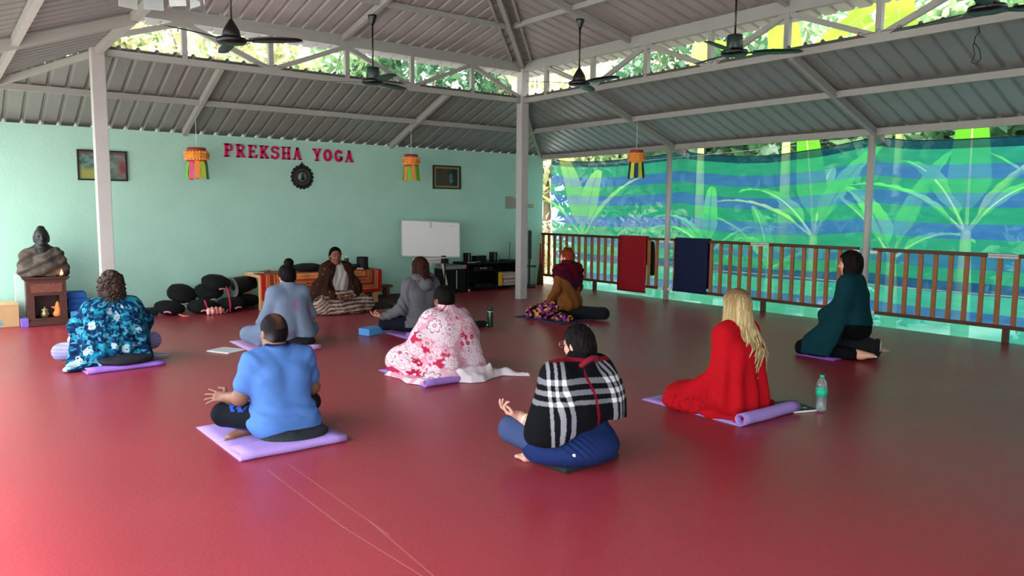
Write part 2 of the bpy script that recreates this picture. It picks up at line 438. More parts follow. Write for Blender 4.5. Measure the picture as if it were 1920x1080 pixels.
beam('eaves_beam', (XR, D, zk(XR - XC) + .0), (XR, YO, zk(XR - XC)), .06, .09, 'white eaves beam above the netting')
beam('eaves_beam', (XO, D, zk(XL - XO)), (XO, YO, zk(XL - XO)), .06, .09, 'white eaves beam along the open side')
for (x0, y0, x1, y1) in ((XC, YC, XC + 1.95, YC + 1.9), (XL, YC, XL - 1.95, YC + 1.9), (XC, YF, XC + 1.9, YF - 1.9), (XL, YF, XL - 1.9, YF - 1.9)):
    beam('hip_rafter', (x0, y0, ZB - .01), (x1, y1, zk(1.92)), .05, .07, 'white hip rafter running from a corner column to the eaves')

# ---- corrugated sheets
sheet_m = mat('galvanised_sheet', (134, 131, 126), .42, .05, 3, spec=.5, metal=.25)
sheet_u = mat('upper_roof_sheet', (156, 145, 141), .45, .05, 3, spec=.4, metal=.15)
def sheets(name, org, e, s, length, run, drop, cuts, m, label, inset=0.0):
    """corrugated sheet: org = start of the top edge, e along the eaves, s outward; run outward, drop down; cuts: vertical planes (point, normal kept)"""
    e = Vector(e); s = Vector(s); prof = []; p = .205; x = 0
    while x < length + p:
        prof += [(x, 0), (x + .135, 0), (x + .152, .027), (x + .178, .027), (x + .195, 0)]; x += p
    n = 6
    v = []; f = []; org = Vector(org)
    for i in range(n + 1):
        q = i / n
        for (x, h) in prof: v.append(org + e * x + s * (run * q) + Vector((0, 0, h - drop * q)))
    k = len(prof)
    for i in range(n):
        for j in range(k - 1): f.append((i * k + j, i * k + j + 1, (i + 1) * k + j + 1, (i + 1) * k + j))
    bm = bmesh.new(); vs = [bm.verts.new(p_) for p_ in v]
    for q in f: bm.faces.new([vs[i] for i in q])
    for (pt, no) in cuts:
        bmesh.ops.bisect_plane(bm, geom=bm.verts[:] + bm.edges[:] + bm.faces[:], plane_co=pt, plane_no=no, clear_inner=True)
    bmesh.ops.translate(bm, verts=bm.verts[:], vec=-org)
    me = bpy.data.meshes.new(name); bm.to_mesh(me); bm.free()
    return struct(link(name, me, m, loc=org), label, 'roof sheet')
zs = ZB + .055
rn = 2.22; dr = rn * SK; q2 = .7071
CBR = (XC, YC, 0); CBL = (XL, YC, 0); CFR = (XC, YF, 0); CFL = (XL, YF, 0)
ext = 2.4
sheets('ceiling', (XL - ext, YC - .04, zs + .015), (1, 0, 0), (0, 1, 0), XC - XL + 2 * ext, rn, dr, [(CBR, (-q2, q2, 0)), (CBL, (q2, q2, 0))], sheet_m, 'corrugated skirt roof sheets sloping down to the mint wall')
sheets('ceiling', (XC - .04, YF - ext, zs + .015), (0, 1, 0), (1, 0, 0), YC - YF + 2 * ext, rn, dr, [(CBR, (q2, -q2, 0)), (CFR, (q2, q2, 0))], sheet_m, 'corrugated skirt roof sheets sloping down over the netting')
sheets('ceiling', (XL + .04, YF - ext, zs + .015), (0, 1, 0), (-1, 0, 0), YC - YF + 2 * ext, rn, dr, [(CBL, (-q2, -q2, 0)), (CFL, (-q2, q2, 0))], sheet_m, 'corrugated skirt roof sheets sloping down over the open left side')
sheets('ceiling', (XL - ext, YF + .04, zs + .015), (1, 0, 0), (0, -1, 0), XC - XL + 2 * ext, rn, dr, [(CFR, (-q2, -q2, 0)), (CFL, (q2, -q2, 0))], sheet_m, 'corrugated skirt roof sheets sloping down at the near side')
# upper hip roof
US = .22; zu = 3.875; OV = .56; half = (XC - XL) / 2; xm = (XC + XL) / 2
zr = zu + US * half
mats_u = sheet_u
rn2 = half + OV
sheets('ceiling', (XL - 1, YC - half, zr), (1, 0, 0), (0, 1, 0), XC - XL + 2, rn2, rn2 * US, [((XC, YC, 0), (-q2, q2, 0)), ((XL, YC, 0), (q2, q2, 0))], mats_u, 'corrugated upper roof slope above the mint wall end')
sheets('ceiling', (xm, YF - 1, zr), (0, 1, 0), (1, 0, 0), YC - YF + 2, rn2, rn2 * US, [((XC, YC, 0), (q2, -q2, 0)), ((XC, YF, 0), (q2, q2, 0))], mats_u, 'corrugated upper roof slope on the netting side')
sheets('ceiling', (xm, YF - 1, zr), (0, 1, 0), (-1, 0, 0), YC - YF + 2, rn2, rn2 * US, [((XL, YC, 0), (-q2, -q2, 0)), ((XL, YF, 0), (-q2, q2, 0))], mats_u, 'corrugated upper roof slope on the open side')
sheets('ceiling', (XL - 1, YF + half, zr), (1, 0, 0), (0, -1, 0), XC - XL + 2, rn2, rn2 * US, [((XC, YF, 0), (-q2, -q2, 0)), ((XL, YF, 0), (q2, -q2, 0))], mats_u, 'corrugated upper roof slope at the near end')
zup = lambda d: zu - .04 + US * d                    # framing line under the upper sheets, d inside the ring
for dd, w_, h_ in ((.0, .06, .05), (1.09, .05, .065), (2.15, .05, .065)):
    a0, a1, b0, b1 = XL + dd, XC - dd, YF + dd, YC - dd; z = zup(dd)
    for (p_, q_) in (((a0, b1), (a1, b1)), ((a1, b1), (a1, b0)), ((a0, b1), (a0, b0)), ((a0, b0), (a1, b0))):
        beam('purlin', (p_[0], p_[1], z), (q_[0], q_[1], z), w_, h_, 'white purlin under the upper roof')
beam('ridge_beam', (xm, YF + half, zup(half)), (xm, YC - half, zup(half)), .07, .09, 'white ridge beam at the top of the upper roof')
for y in (7.55, 5.12, 2.70):
    beam('rafter', (XC, y, zup(0) - .02), (xm, y, zup(half) - .02), .055, .085, 'white upper roof rafter on the netting side')
    beam('rafter', (XL, y, zup(0) - .02), (xm, y, zup(half) - .02), .055, .085, 'white upper roof rafter on the open side')
beam('rafter', (4.65, YC, zup(0) - .02), (4.70, YC - half, zup(half) - .02), .055, .085, 'white upper roof rafter above the mint wall end')
for (x0, y0, sx_, sy_) in ((XC, YC, -1, -1), (XL, YC, 1, -1), (XC, YF, -1, 1), (XL, YF, 1, 1)):
    beam('hip_rafter', (x0, y0, zup(0) - .03), (x0 + sx_ * half, y0 + sy_ * half, zup(half) - .03), .06, .10, 'white hip rafter of the upper roof')
    for k in (-1, 1):
        ox, oy = -sy_ * .11 * k, sx_ * .11 * k
        beam('hip_rafter', (x0 + ox + sx_ * .08, y0 + oy + sy_ * .08, zup(.06)), (x0 + ox + sx_ * (half - .1), y0 + oy + sy_ * (half - .1), zup(half - .1)), .035, .045, 'thin white angle beside a hip rafter of the upper roof')

# ---- railing: three panels between the posts
pine = mat('stained_pine', (150, 92, 46), .55, .12, 14, spec=.35, bump=.1, bscale=40)
pine_d = mat('dark_stained_pine', (80, 42, 23), .55, .12, 14, spec=.35, bump=.1, bscale=40)
white_pvc = mat('white_bracket', (215, 210, 205), .5, .03)
def railing(y0, y1, bal, legs, label, br0, br1):
    t = empty('railing', (XR, (y0 + y1) / 2, 0), 0, label, 'railing', 'wooden rail panels between the posts')
    cy_ = (y0 + y1) / 2
    MB().box((-.03, y0 - cy_, .985), (.03, y1 - cy_, 1.03), bev=.006).build('top_rail', pine_d, t)
    MB().box((-.025, y0 - cy_, .162), (.025, y1 - cy_, .205), bev=.006).build('bottom_rail', pine_d, t)
    for i, y in enumerate(bal):
        MB().box((-.018, y - cy_ - .026, .205), (.018, y - cy_ + .026, .985), bev=.004).build('baluster', pine, t)
    for y in legs: MB().box((-.028, y - cy_ - .033, 0), (.028, y - cy_ + .033, .162), bev=.004).build('leg', pine_d, t)
    for e, on in ((y0, br0), (y1, br1)):
        if on:
            s = 1 if e == y0 else -1
            for z in (.975, .185): MB().box((-.036, e - cy_ - .07 * (s < 0) - .03 * (s > 0), z - .02), (.036, e - cy_ + .07 * (s > 0) + .03 * (s < 0), z + .02), bev=.004).build('bracket', white_pvc, t)
    return t
pt = .1776
b1 = [11.751 - pt * i for i in range(18)]
railing(8.59, 11.79, [y for y in b1 if y > 8.62], [10.24], 'dark pine rail panel with the red mat hung over it, beside the mint wall', 1, 0)
b2 = [8.33, 8.15, 7.965, 7.78, 7.59] + [7.413 - pt * i for i in range(13)]
railing(5.20, 8.42, [y for y in b2 if y > 5.23], [6.62], 'pine rail panel with the navy mat hung over it, between the two pipe posts', 1, 1)
b3 = [4.923 - .1765 * i for i in range(18)]
railing(1.78, 5.00, [y for y in b3 if y > 1.8], [3.40], 'pine rail panel past the kneeling person in teal, reaching the edge of the view', 1, 1)
railing(-1.45, 1.60, [1.5 - .178 * i for i in range(17)], [0.1], 'pine rail panel nearest the camera side', 1, 1)
# ================================================================== SHADE NETTING ON THE RAIL SIDE
def net_mat():
    m = bpy.data.materials.new('striped_shade_net'); m.use_nodes = True; t = m.node_tree; t.nodes.clear()
    N = t.nodes.new; K = t.links.new
    out = N('ShaderNodeOutputMaterial'); uv = N('ShaderNodeUVMap'); sp = N('ShaderNodeSeparateXYZ'); K(uv.outputs[0], sp.inputs[0])
    rp = N('ShaderNodeValToRGB'); rp.color_ramp.interpolation = 'CONSTANT'; cr = rp.color_ramp
    # v = height / 2.6
    G = (50, 156, 134); B = (64, 118, 188); DK = (24, 74, 96); T = (70, 180, 172)
    st = [(0, T), (.13, T), (.165, B), (.29, T), (.50, (36, 88, 146)), (.643, G), (.812, (54, 122, 170)), (.975, G), (1.173, B), (1.352, G), (1.558, B), (1.729, G), (1.901, B), (2.079, G), (2.269, DK)]
    while len(cr.elements) < len(st): cr.elements.new(.5)
    for e, (z, c) in zip(cr.elements, st): e.position = z / 2.6; e.color = L4(c)
    K(sp.outputs['Y'], rp.inputs[0])
    co = N('ShaderNodeTexCoord'); nz = N('ShaderNodeTexNoise'); nz.inputs['Scale'].default_value = 3; nz.inputs['Detail'].default_value = 6
    mp = N('ShaderNodeMapping'); mp.inputs['Scale'].default_value = (1, 1, 5); K(co.outputs['Object'], mp.inputs[0]); K(mp.outputs[0], nz.inputs['Vector'])
    hs = N('ShaderNodeHueSaturation'); mr = N('ShaderNodeMapRange'); mr.inputs[3].default_value = .75; mr.inputs[4].default_value = 1.25
    K(nz.outputs['Fac'], mr.inputs[0]); K(mr.outputs[0], hs.inputs['Value']); K(rp.outputs[0], hs.inputs['Color'])
    tr = N('ShaderNodeBsdfTransparent'); tl = N('ShaderNodeBsdfTranslucent'); df = N('ShaderNodeBsdfDiffuse')
    # see-through part keeps a tint of the threads
    tint = N('ShaderNodeMix'); tint.data_type = 'RGBA'; tint.inputs[0].default_value = .42; tint.inputs[7].default_value = (1, 1, 1, 1); K(hs.outputs[0], tint.inputs[6]); K(tint.outputs[2], tr.inputs[0])
    K(hs.outputs[0], tl.inputs[0]); K(hs.outputs[0], df.inputs[0])
    a = N('ShaderNodeMixShader'); a.inputs[0].default_value = .3; K(tl.outputs[0], a.inputs[1]); K(df.outputs[0], a.inputs[2])
    b = N('ShaderNodeMixShader'); b.inputs[0].default_value = .30; K(a.outputs[0], b.inputs[1]); K(tr.outputs[0], b.inputs[2])
    K(b.outputs[0], out.inputs[0])
    return m
def net():
    top = [(11.80, 2.506), (11.3, 2.43), (10.6, 2.395), (10.0, 2.39), (9.3, 2.41), (8.75, 2.435), (8.45, 2.47), (8.0, 2.40), (7.3, 2.33), (6.69, 2.313), (5.9, 2.37), (5.17, 2.473), (4.7, 2.40), (4.2, 2.375), (3.49, 2.369), (2.6, 2.38), (1.7, 2.47), (.8, 2.38), (0, 2.37), (-.8, 2.39), (-1.55, 2.47)]
    ys = np.linspace(11.80, -1.55, 200); tz = np.interp(-ys, [-a for a, b in top], [b for a, b in top])
    zz = np.linspace(-.35, 2.38, 60)
    V = []; UV = []
    for iz, z in enumerate(zz):
        q = (z + .35) / 2.73
        for iy, y in enumerate(ys):
            zz_ = -.35 + (tz[iy] + .35) * q
            x = XR + .20 + .018 * math.sin(y * 5.1 + z * 1.3) + .012 * math.sin(y * 11 + 2 * z) * (1.2 - q) + .02 * math.sin(z * 3)
            yy = y - (.20 * (1 - q) if iy == 0 else .20 * (1 - q) * max(0, 1 - iy / 20))
            V.append((x, yy, zz_)); UV.append((y, max(z, 0) / 2.6))
    n = len(ys); F = [(i * n + j, i * n + j + 1, (i + 1) * n + j + 1, (i + 1) * n + j) for i in range(len(zz) - 1) for j in range(n - 1)]
    me = bpy.data.meshes.new('shade_net'); me.from_pydata(V, [], F); me.update()
    ul = me.uv_layers.new(name='UVMap')
    for lp in me.loops: ul.data[lp.index].uv = UV[lp.vertex_index]
    me.polygons.foreach_set('use_smooth', [True] * len(F))
    o = link('shade_net', me, net_mat())
    tag(o, 'green and blue striped shade netting hung outside the wooden rail', 'netting')
    m = MB(); m.tube([(XR + .2, y, z + .004) for y, z in zip(ys, tz)], .007, 6)
    m.build('hem', mat('dark_hem', (20, 50, 50), .8), o)
    m = MB(); m.tube([(XR + .18, y, .545 - .004 * abs(y - 8) - .006 * math.sin(y * 1.7)) for y in np.linspace(11.6, -1.5, 60)], .009, 6)
    m.build('cord', mat('white_cord', (225, 232, 235), .7), o)
net()
m = MB(); m.tube([(XR + .048, 11.8, 2.36), (XR + .048, 9.8, 2.33), (XR + .048, 8.5, 2.36), (XR + .048, 7.0, 2.40), (XR + .048, 5.1, 2.47)], .004, 6)
tag(m.build('wire', mat('white_wire', (225, 228, 228), .5)), 'thin white wire strung along the top of the netting', 'wire')

# ---- mats hung on the rail
def hung(y0, y1, zb, zback, m, name, label, thick=.006, wob=.0):
    """a yoga mat folded over the top rail: front falls to zb, back to zback"""
    V = []; prof = []
    for k in range(22): prof.append((XR - .042 - .012 * math.sin(k * .55) * (1 - k / 22), zb + (1.03 - zb) * k / 21))
    for k in range(1, 8):
        a = PI * k / 8; prof.append((XR - .042 * math.cos(a), 1.03 + .022 * math.sin(a)))
    for k in range(12): prof.append((XR + .042 + .006 * math.sin(k), 1.03 - (1.03 - zback) * k / 11))
    ny = 12
    for (x, z) in prof:
        for j in range(ny + 1): V.append((x + wob * math.sin(j * .9 + z * 4), y0 + (y1 - y0) * j / ny - wob * 1.5 * (1.03 - z) * (1 if j == 0 else 0), z - .02 * wob * j))
    F = [(i * (ny + 1) + j, i * (ny + 1) + j + 1, (i + 1) * (ny + 1) + j + 1, (i + 1) * (ny + 1) + j) for i in range(len(prof) - 1) for j in range(ny)]
    me = bpy.data.meshes.new(name); me.from_pydata(V, [], F); me.update(); me.polygons.foreach_set('use_smooth', [True] * len(F))
    o = link(name, me, m); md = o.modifiers.new('thickness', 'SOLIDIFY'); md.thickness = thick; md.offset = 0
    return tag(o, label, 'yoga mat')
hung(8.94, 9.605, .065, .55, mat('red_mat', (140, 12, 22), .8, .06, 30, bump=.2, bscale=150), 'yoga_mat', 'bright red yoga mat hung over the wooden rail', wob=.006)
hung(7.635, 8.31, .165, .25, mat('navy_mat', (16, 24, 56), .85, .06, 30, bump=.2, bscale=150), 'yoga_mat', 'navy blue yoga mat hung over the wooden rail by the pipe post')
# dark bag hanging outside the rail, seen past the red mat
s = Solid((-.2, -.2, -.32), (.2, .2, .32), .012)
s.cap((0, 0, .22), (0, .0, -.12), .05, .085, k=.05); s.ell((0, 0, -.17), (.055, .10, .09), k=.06)
s.d = s.d
o = grow('hanging_bag', s, mat('black_cloth', (10, 10, 12), .9, .1, 20), loc=(XR + .105, 8.93, .66)); tag(o, 'black bag hanging on the outer side of the rail behind the red mat', 'bag')
o.scale = (.55, .9, 1.15)

# ---- small white text strips on the rail
txt_m = mat('sign_print', (60, 50, 55), .7, .02); sign_m = mat('sign_white', (206, 200, 196), .6, .03)
def text_mesh(body, size, name, m, parent, loc, rot, depth=.001, align='CENTER'):
    cu = bpy.data.curves.new(name, 'FONT'); cu.body = body; cu.size = size; cu.align_x = align; cu.align_y = 'CENTER'; cu.extrude = depth; cu.resolution_u = 3
    ob = bpy.data.objects.new(name, cu); COL.objects.link(ob)
    dg = bpy.context.evaluated_depsgraph_get(); me = bpy.data.meshes.new_from_object(ob.evaluated_get(dg)); bpy.data.objects.remove(ob)
    return link(name, me, m, parent, loc, rot)
for (yc, lab) in ((6.70, 'white PLEASE OBSERVE SILENCE strip on the rail beyond the long blonde hair'), (3.475, 'white PLEASE OBSERVE SILENCE strip on the rail near the edge of the view')):
    o = empty('rail_sign', (XR - .032, yc, 1.003), 0, lab, 'sign', 'text strips on the top rail')
    MB().box((-.004, -.155, -.024), (0, .155, .024)).build('strip', sign_m, o)
    text_mesh('PLEASE OBSERVE SILENCE', .026, 'lettering', txt_m, o, (-.005, 0, 0), (PI / 2, 0, -PI / 2))

# ================================================================== CEILING FANS AND LANTERNS
fan_brown = mat('dark_brown_enamel', (26, 13, 13), .4, .05, spec=.5); fan_green = mat('dark_green_enamel', (18, 38, 31), .35, .05, spec=.5); fan_black = mat('black_enamel', (11, 8, 8), .35, .03, spec=.5)
def fan(x, y, z, ztop, ang, boxy, label):
    o = empty('ceiling_fan', (x, y, ztop), 0, label, 'fan', 'ceiling fans under the upper roof')
    h = ztop - z
    MB().lathe([(.012, -.13), (.03, -.10), (.055, -.02), (.058, 0)], n=16).build('canopy', fan_black, o)
    MB().lathe([(.011, -h + .1), (.011, -.1)], n=10).build('downrod', fan_brown if not boxy else fan_black, o)
    MB().lathe([(.02, -h - .075), (.13, -h - .07), (.145, -h - .05), (.14, -h - .025), (.06, -h - .015), (.06, -h + .0)], n=24).build('motor', fan_black, o)
    if boxy: MB().lathe([(.085, -h - .01), (.09, -h + .0), (.082, -h + .13), (.078, -h + .14), (.02, -h + .142)], n=20).build('motor_cup', fan_green, o)
    else: MB().lathe([(.085, -h - .015), (.088, -h + .0), (.078, -h + .05), (.05, -h + .1), (.022, -h + .145), (.012, -h + .16)], n=20).build('motor_cup', fan_brown, o)
    for k in range(3):
        a = ang + k * 2 * PI / 3; Mx = Matrix.Translation((0, 0, -h - .045)) @ Matrix.Rotation(a, 4, 'Z') @ Matrix.Rotation(R(-14), 4, 'X')
        b = MB(); b.box((.12, -.02, -.003), (.22, .02, .003), Mx)
        n = 10; v = []
        for i in range(n + 1):
            q = i / n; xx = .19 + .51 * q; ww = .055 + .018 * math.sin(PI * min(q * 1.2, 1)) - (.03 if i == n else 0); zz = .004 * math.sin(q * PI)
            v += [Mx @ Vector((xx, -ww, zz)), Mx @ Vector((xx, ww, zz + .008)), Mx @ Vector((xx, ww, zz + .003)), Mx @ Vector((xx, -ww, zz - .005))]
        f = []
        for i in range(n):
            for j in range(4): f.append((i * 4 + j, i * 4 + (j + 1) % 4, i * 4 + 4 + (j + 1) % 4, i * 4 + 4 + j))
        f += [(3, 2, 1, 0), (n * 4, n * 4 + 1, n * 4 + 2, n * 4 + 3)]
        b.add(v, f, True); b.build('blade', fan_green if (boxy or k) else fan_black, o)
    return o
zc = lambda d: zup(d) - .06
fan(2.43, 7.72, 3.16, zc(.82), R(-40), False, 'ceiling fan with a brown dome, above the left framed picture')
fan(4.66, 9.10, 3.17, zc(.86), R(144), True, 'ceiling fan with a pale green cup, above the pink lettering')
fan(6.90, 7.60, 3.20, zc(.90), R(-88), False, 'ceiling fan with a brown dome, right of the centre column')
fan(6.92, 5.17, 3.22, zc(.88), R(-46), True, 'ceiling fan with a dark green cup, over the middle of the netting')
fan(6.92, 2.72, 3.19, zc(.88), R(-44), False, 'ceiling fan cut by the top edge over the far right of the netting')

def lantern(x, y, ztop, zb, wd, tails, label, white=False, dark=False):
    o = empty('paper_lantern', (x, y, zb), 0, label, 'lantern', 'paper lanterns with ribbon tails')
    body = mat('lantern_orange', (226, 132, 34), .7, .12, 18); trim_ = mat('lantern_lace', (226, 170, 150), .8, .15, 60); red_ = mat('lantern_red', (150, 40, 44), .7, .1)
    r = wd / 2; n = 12; H = .42; 
    m = MB(); m.tube([(0, 0, .44), (0, 0, ztop - zb)], .0035, 6); m.build('cord', mat('white_wire', (225, 228, 228), .5), o)
    MB().lathe([(r * .72, .385), (r * .78, .39), (r * .78, .42), (r * .7, .428), (.01, .43)], n=n).build('top_band', red_, o)
    MB().lathe([(r * .80, .25), (r * 1.0, .285), (r * 1.06, .325), (r * 1.0, .36), (r * .80, .39)], n=n, smooth=False).build('bulge', body, o)
    m = MB()
    for k in range(24):
        a = 2 * PI * k / 24
        for z, rr in ((.365, .99), (.27, .93)):
            m.ell((math.cos(a) * r * rr, math.sin(a) * r * rr, z), (.014, .014, .012), 8)
    m.build('lace', trim_, o)
    MB().lathe([(r * .78, .22), (r * .82, .225), (r * .82, .25), (r * .78, .255)], n=n).build('lower_band', red_ if not dark else body, o)
    for k, c in enumerate(tails):
        a = 2 * PI * (k + .5) / len(tails); wv = 2 * PI * r * .8 / len(tails) * .46
        Mx = Matrix.Rotation(a, 4, 'Z'); v = []
        for i in range(7):
            q = i / 6; rr = r * (.80 + .16 * q + .03 * math.sin(k * 2 + q * 4)); z = .235 * (1 - q) + .012 * math.sin(k * 1.7)
            for s_ in (-1, 1):
                for d in (0, .002): v.append(Mx @ Vector((rr + d, s_ * wv, z)))
        f = []
        for i in range(6):
            b = i * 4
            f += [(b, b + 2, b + 6, b + 4), (b + 1, b + 5, b + 7, b + 3), (b, b + 4, b + 5, b + 1), (b + 2, b + 3, b + 7, b + 6)]
        f += [(0, 1, 3, 2), (24, 26, 27, 25)]
        MB().add(v, f).build('tail', mat('ribbon_%d_%d_%d' % c, c, .7, .06, 30), o)
    return o
GR = (96, 178, 40); MG = (206, 62, 104); OR = (238, 128, 54); YL = (206, 206, 48); DG = (66, 140, 66); BR = (176, 92, 56); NV = (38, 52, 84)
lantern(3.0, 11.21, 2.78, 1.89, .33, [GR, DG, OR, BR, DG, YL, GR, MG, OR, YL, DG, BR], 'orange paper lantern with green, pink and yellow tails, left of the pink lettering')
lantern(6.355, 11.08, 2.84, 1.955, .285, [OR, GR, OR, GR, OR, (70, 176, 60), OR, GR, OR, GR, OR, (70, 176, 60)], 'orange paper lantern with orange and green tails, right of the pink lettering')
lantern(8.77, 8.31, 2.87, 1.995, .275, [YL, NV, YL, NV, YL, NV, YL, NV, YL, NV, YL, NV], 'orange paper lantern with yellow and navy tails, in front of the netting', dark=True)
W1 = (150, 152, 146); W2 = (128, 132, 130); W3 = (150, 150, 96)
lantern(.617, 2.777, 2.85, 2.185, .33, [W2, W1, W2, W1, W1, W3, W2, W2, W1, W2, W1, W2], 'paper lantern whose white and yellow tails hang in at the top left corner')
# dangling loose wire
m = MB(); m.tube([(0, 0, 0), (.01, -.01, -.06), (-.02, .01, -.10), (-.03, .02, -.18), (-.01, .01, -.26), (-.02, .03, -.33), (.01, .0, -.35), (.03, -.03, -.30), (.01, -.02, -.22), (-.02, .02, -.15)], .004, 6)
tag(m.build('wire', mat('black_wire', (20, 18, 18), .6), loc=(7.80, 3.13, 3.22)), 'black loop of loose wire dangling from the truss under the right roof', 'wire')

# ================================================================== ON THE MINT WALL
pink_m = mat('magenta_foam', (196, 16, 84), .6, .05, 20)
Mw = Matrix(((1, 0, 0, 0), (0, 0, -1, 0), (0, 1, 0, 0), (0, 0, 0, 1)))
def arc(cx, cz, rx, rz, a0, a1, n=10): return [(cx + rx * math.cos(R(a0 + (a1 - a0) * i / n)), cz + rz * math.sin(R(a0 + (a1 - a0) * i / n))) for i in range(n + 1)]
SER = lambda x0, x1, z: ([(x0, z), (x1, z)], .10)
GLYPH = {
 'P': [([(.3, 0), (.3, 1)], .24), ([(.3, .93)] + [(.55, .93)] + arc(.58, .715, .26, .215, 90, -90) + [(.3, .50)], .16), SER(.06, .58, .05), SER(.06, .5, .95)],
 'R': [([(.28, 0), (.28, 1)], .22), ([(.28, .93), (.52, .93)] + arc(.54, .735, .24, .195, 90, -90) + [(.28, .54)], .15), ([(.5, .54), (.8, .06)], .2), SER(.05, .5, .05), SER(.05, .45, .95), SER(.64, 1.0, .05)],
 'E': [([(.28, 0), (.28, 1)], .22), ([(.2, .94), (.9, .94)], .13), ([(.2, .06), (.95, .06)], .13), ([(.28, .5), (.7, .5)], .12), ([(.88, .98), (.88, .74)], .11), ([(.93, .02), (.93, .28)], .11), ([(.68, .62), (.68, .38)], .09), SER(.05, .4, .05), SER(.05, .4, .95)],
 'K': [([(.25, 0), (.25, 1)], .22), ([(.3, .42), (.82, .96)], .16), ([(.42, .55), (.86, .04)], .2), SER(.03, .46, .05), SER(.03, .46, .95), SER(.6, .98, .95), SER(.62, 1.0, .05)],
 'S': [(arc(.5, .73, .30, .21, 20, 270) + arc(.5, .29, .32, .24, 90, -160), .18), ([(.82, .96), (.82, .70)], .10), ([(.17, .04), (.17, .32)], .10)],
 'H': [([(.24, 0), (.24, 1)], .2), ([(.76, 0), (.76, 1)], .2), ([(.2, .5), (.8, .5)], .14), SER(.02, .46, .05), SER(.02, .46, .95), SER(.54, .98, .05), SER(.54, .98, .95)],
 'A': [([(.2, .03), (.5, .98)], .14), ([(.5, .98), (.8, .03)], .22), ([(.3, .32), (.7, .32)], .11), SER(.0, .36, .05), SER(.62, 1.0, .05), ([(.42, .95), (.6, .95)], .11)],
 'Y': [([(.5, 0), (.5, .48)], .22), ([(.5, .45), (.2, .95)], .2), ([(.5, .45), (.82, .95)], .15), SER(.26, .74, .05), SER(.0, .42, .95), SER(.6, 1.0, .95)],
 'O': [(arc(.5, .5, .34, .40, 0, 360, 24), .23)],
 'G': [(arc(.5, .5, .34, .40, 40, 335, 20), .22), ([(.55, .42), (.95, .42)], .1), ([(.8, .42), (.8, .1)], .2), ([(.84, .92), (.84, .68)], .10)],
}
def letter(ch, x0, x1, z0, h, label):
    m = MB(); w_ = x1 - x0
    for pl, wd in GLYPH[ch]:
        P2 = [Vector((x * w_, z * h)) for x, z in pl]; hw = wd * h / 2 * .95
        for i in range(len(P2) - 1):
            a, b = P2[i], P2[i + 1]; d = (b - a)
            if d.length < 1e-6: continue
            d.normalize(); n = Vector((-d.y, d.x)) * hw
            m.prism([a - n, b - n, b + n, a + n], 0, .022, Mw)
            if i: m.prism([a + Vector((math.cos(2 * PI * k / 10), math.sin(2 * PI * k / 10))) * hw for k in range(10)], 0, .0218, Mw)
    o = m.build('wall_letter', pink_m, loc=(x0, D, z0)); tag(o, label, 'letter', 'pink letters spelling PREKSHA YOGA')
LX = [(3.54, 3.693), (3.718, 3.874), (3.906, 4.048), (4.084, 4.236), (4.254, 4.41), (4.43, 4.59), (4.614, 4.766), (4.944, 5.102), (5.127, 5.284), (5.322, 5.477), (5.506, 5.658)]
LN = ['pink letter P that begins PREKSHA on the mint wall', 'pink letter R on the mint wall, after the P', 'pink letter E on the mint wall', 'pink letter K on the mint wall', 'pink letter S on the mint wall', 'pink letter H on the mint wall',
      'pink letter A ending PREKSHA on the mint wall', 'pink letter Y that begins YOGA on the mint wall', 'pink letter O on the mint wall, above the dark round plaque', 'pink letter G on the mint wall', 'pink letter A ending YOGA on the mint wall']
for ch, (a, b), lb in zip('PREKSHAYOGA', LX, LN): letter(ch, a, b, 2.25, .198, lb)

# round scalloped plaque
o = empty('wall_plaque', (4.765, D, 1.985), 0, 'dark scalloped round plaque with a small seated figure, under the pink lettering', 'plaque')
dk = mat('dark_carved_wood', (20, 19, 16), .6, .15, 30, bump=.4, bscale=80); gy = mat('plaque_silver', (120, 128, 122), .5, .1, 20)
Mp = Matrix.Rotation(PI / 2, 4, 'X')
m = MB(); m.lathe([(.165, 0), (.165, .018), (.14, .03), (.105, .02), (.09, .03), (.07, .015)], n=40, M=Mp)
for k in range(18):
    a = 2 * PI * k / 18; m.ell((math.cos(a) * .165, -.012, math.sin(a) * .17), (.03, .014, .03), 10)
m.prism([(-.04, .17), (.04, .17), (0, .235)], 0, .02, Mw); m.build('rim', dk, o)
m = MB()
for k in range(28):
    a = 2 * PI * k / 28; m.bar((math.cos(a) * .10, -.028, math.sin(a) * .10), (math.cos(a + .18) * .13, -.03, math.sin(a + .18) * .13), .008, .012)
m.build('beading', mat('worn_bronze', (86, 80, 70), .5, .15, 30, metal=.4), o)
MB().lathe([(.075, .012), (.075, .02), (.001, .021)], n=28, M=Mp).build('mirror', gy, o)
m = MB(); m.ell((0, -.03, -.035), (.042, .012, .022), 12); m.ell((0, -.03, .0), (.024, .012, .035), 12); m.ell((0, -.03, .042), (.013, .011, .016), 12); m.build('figure', dk, o)

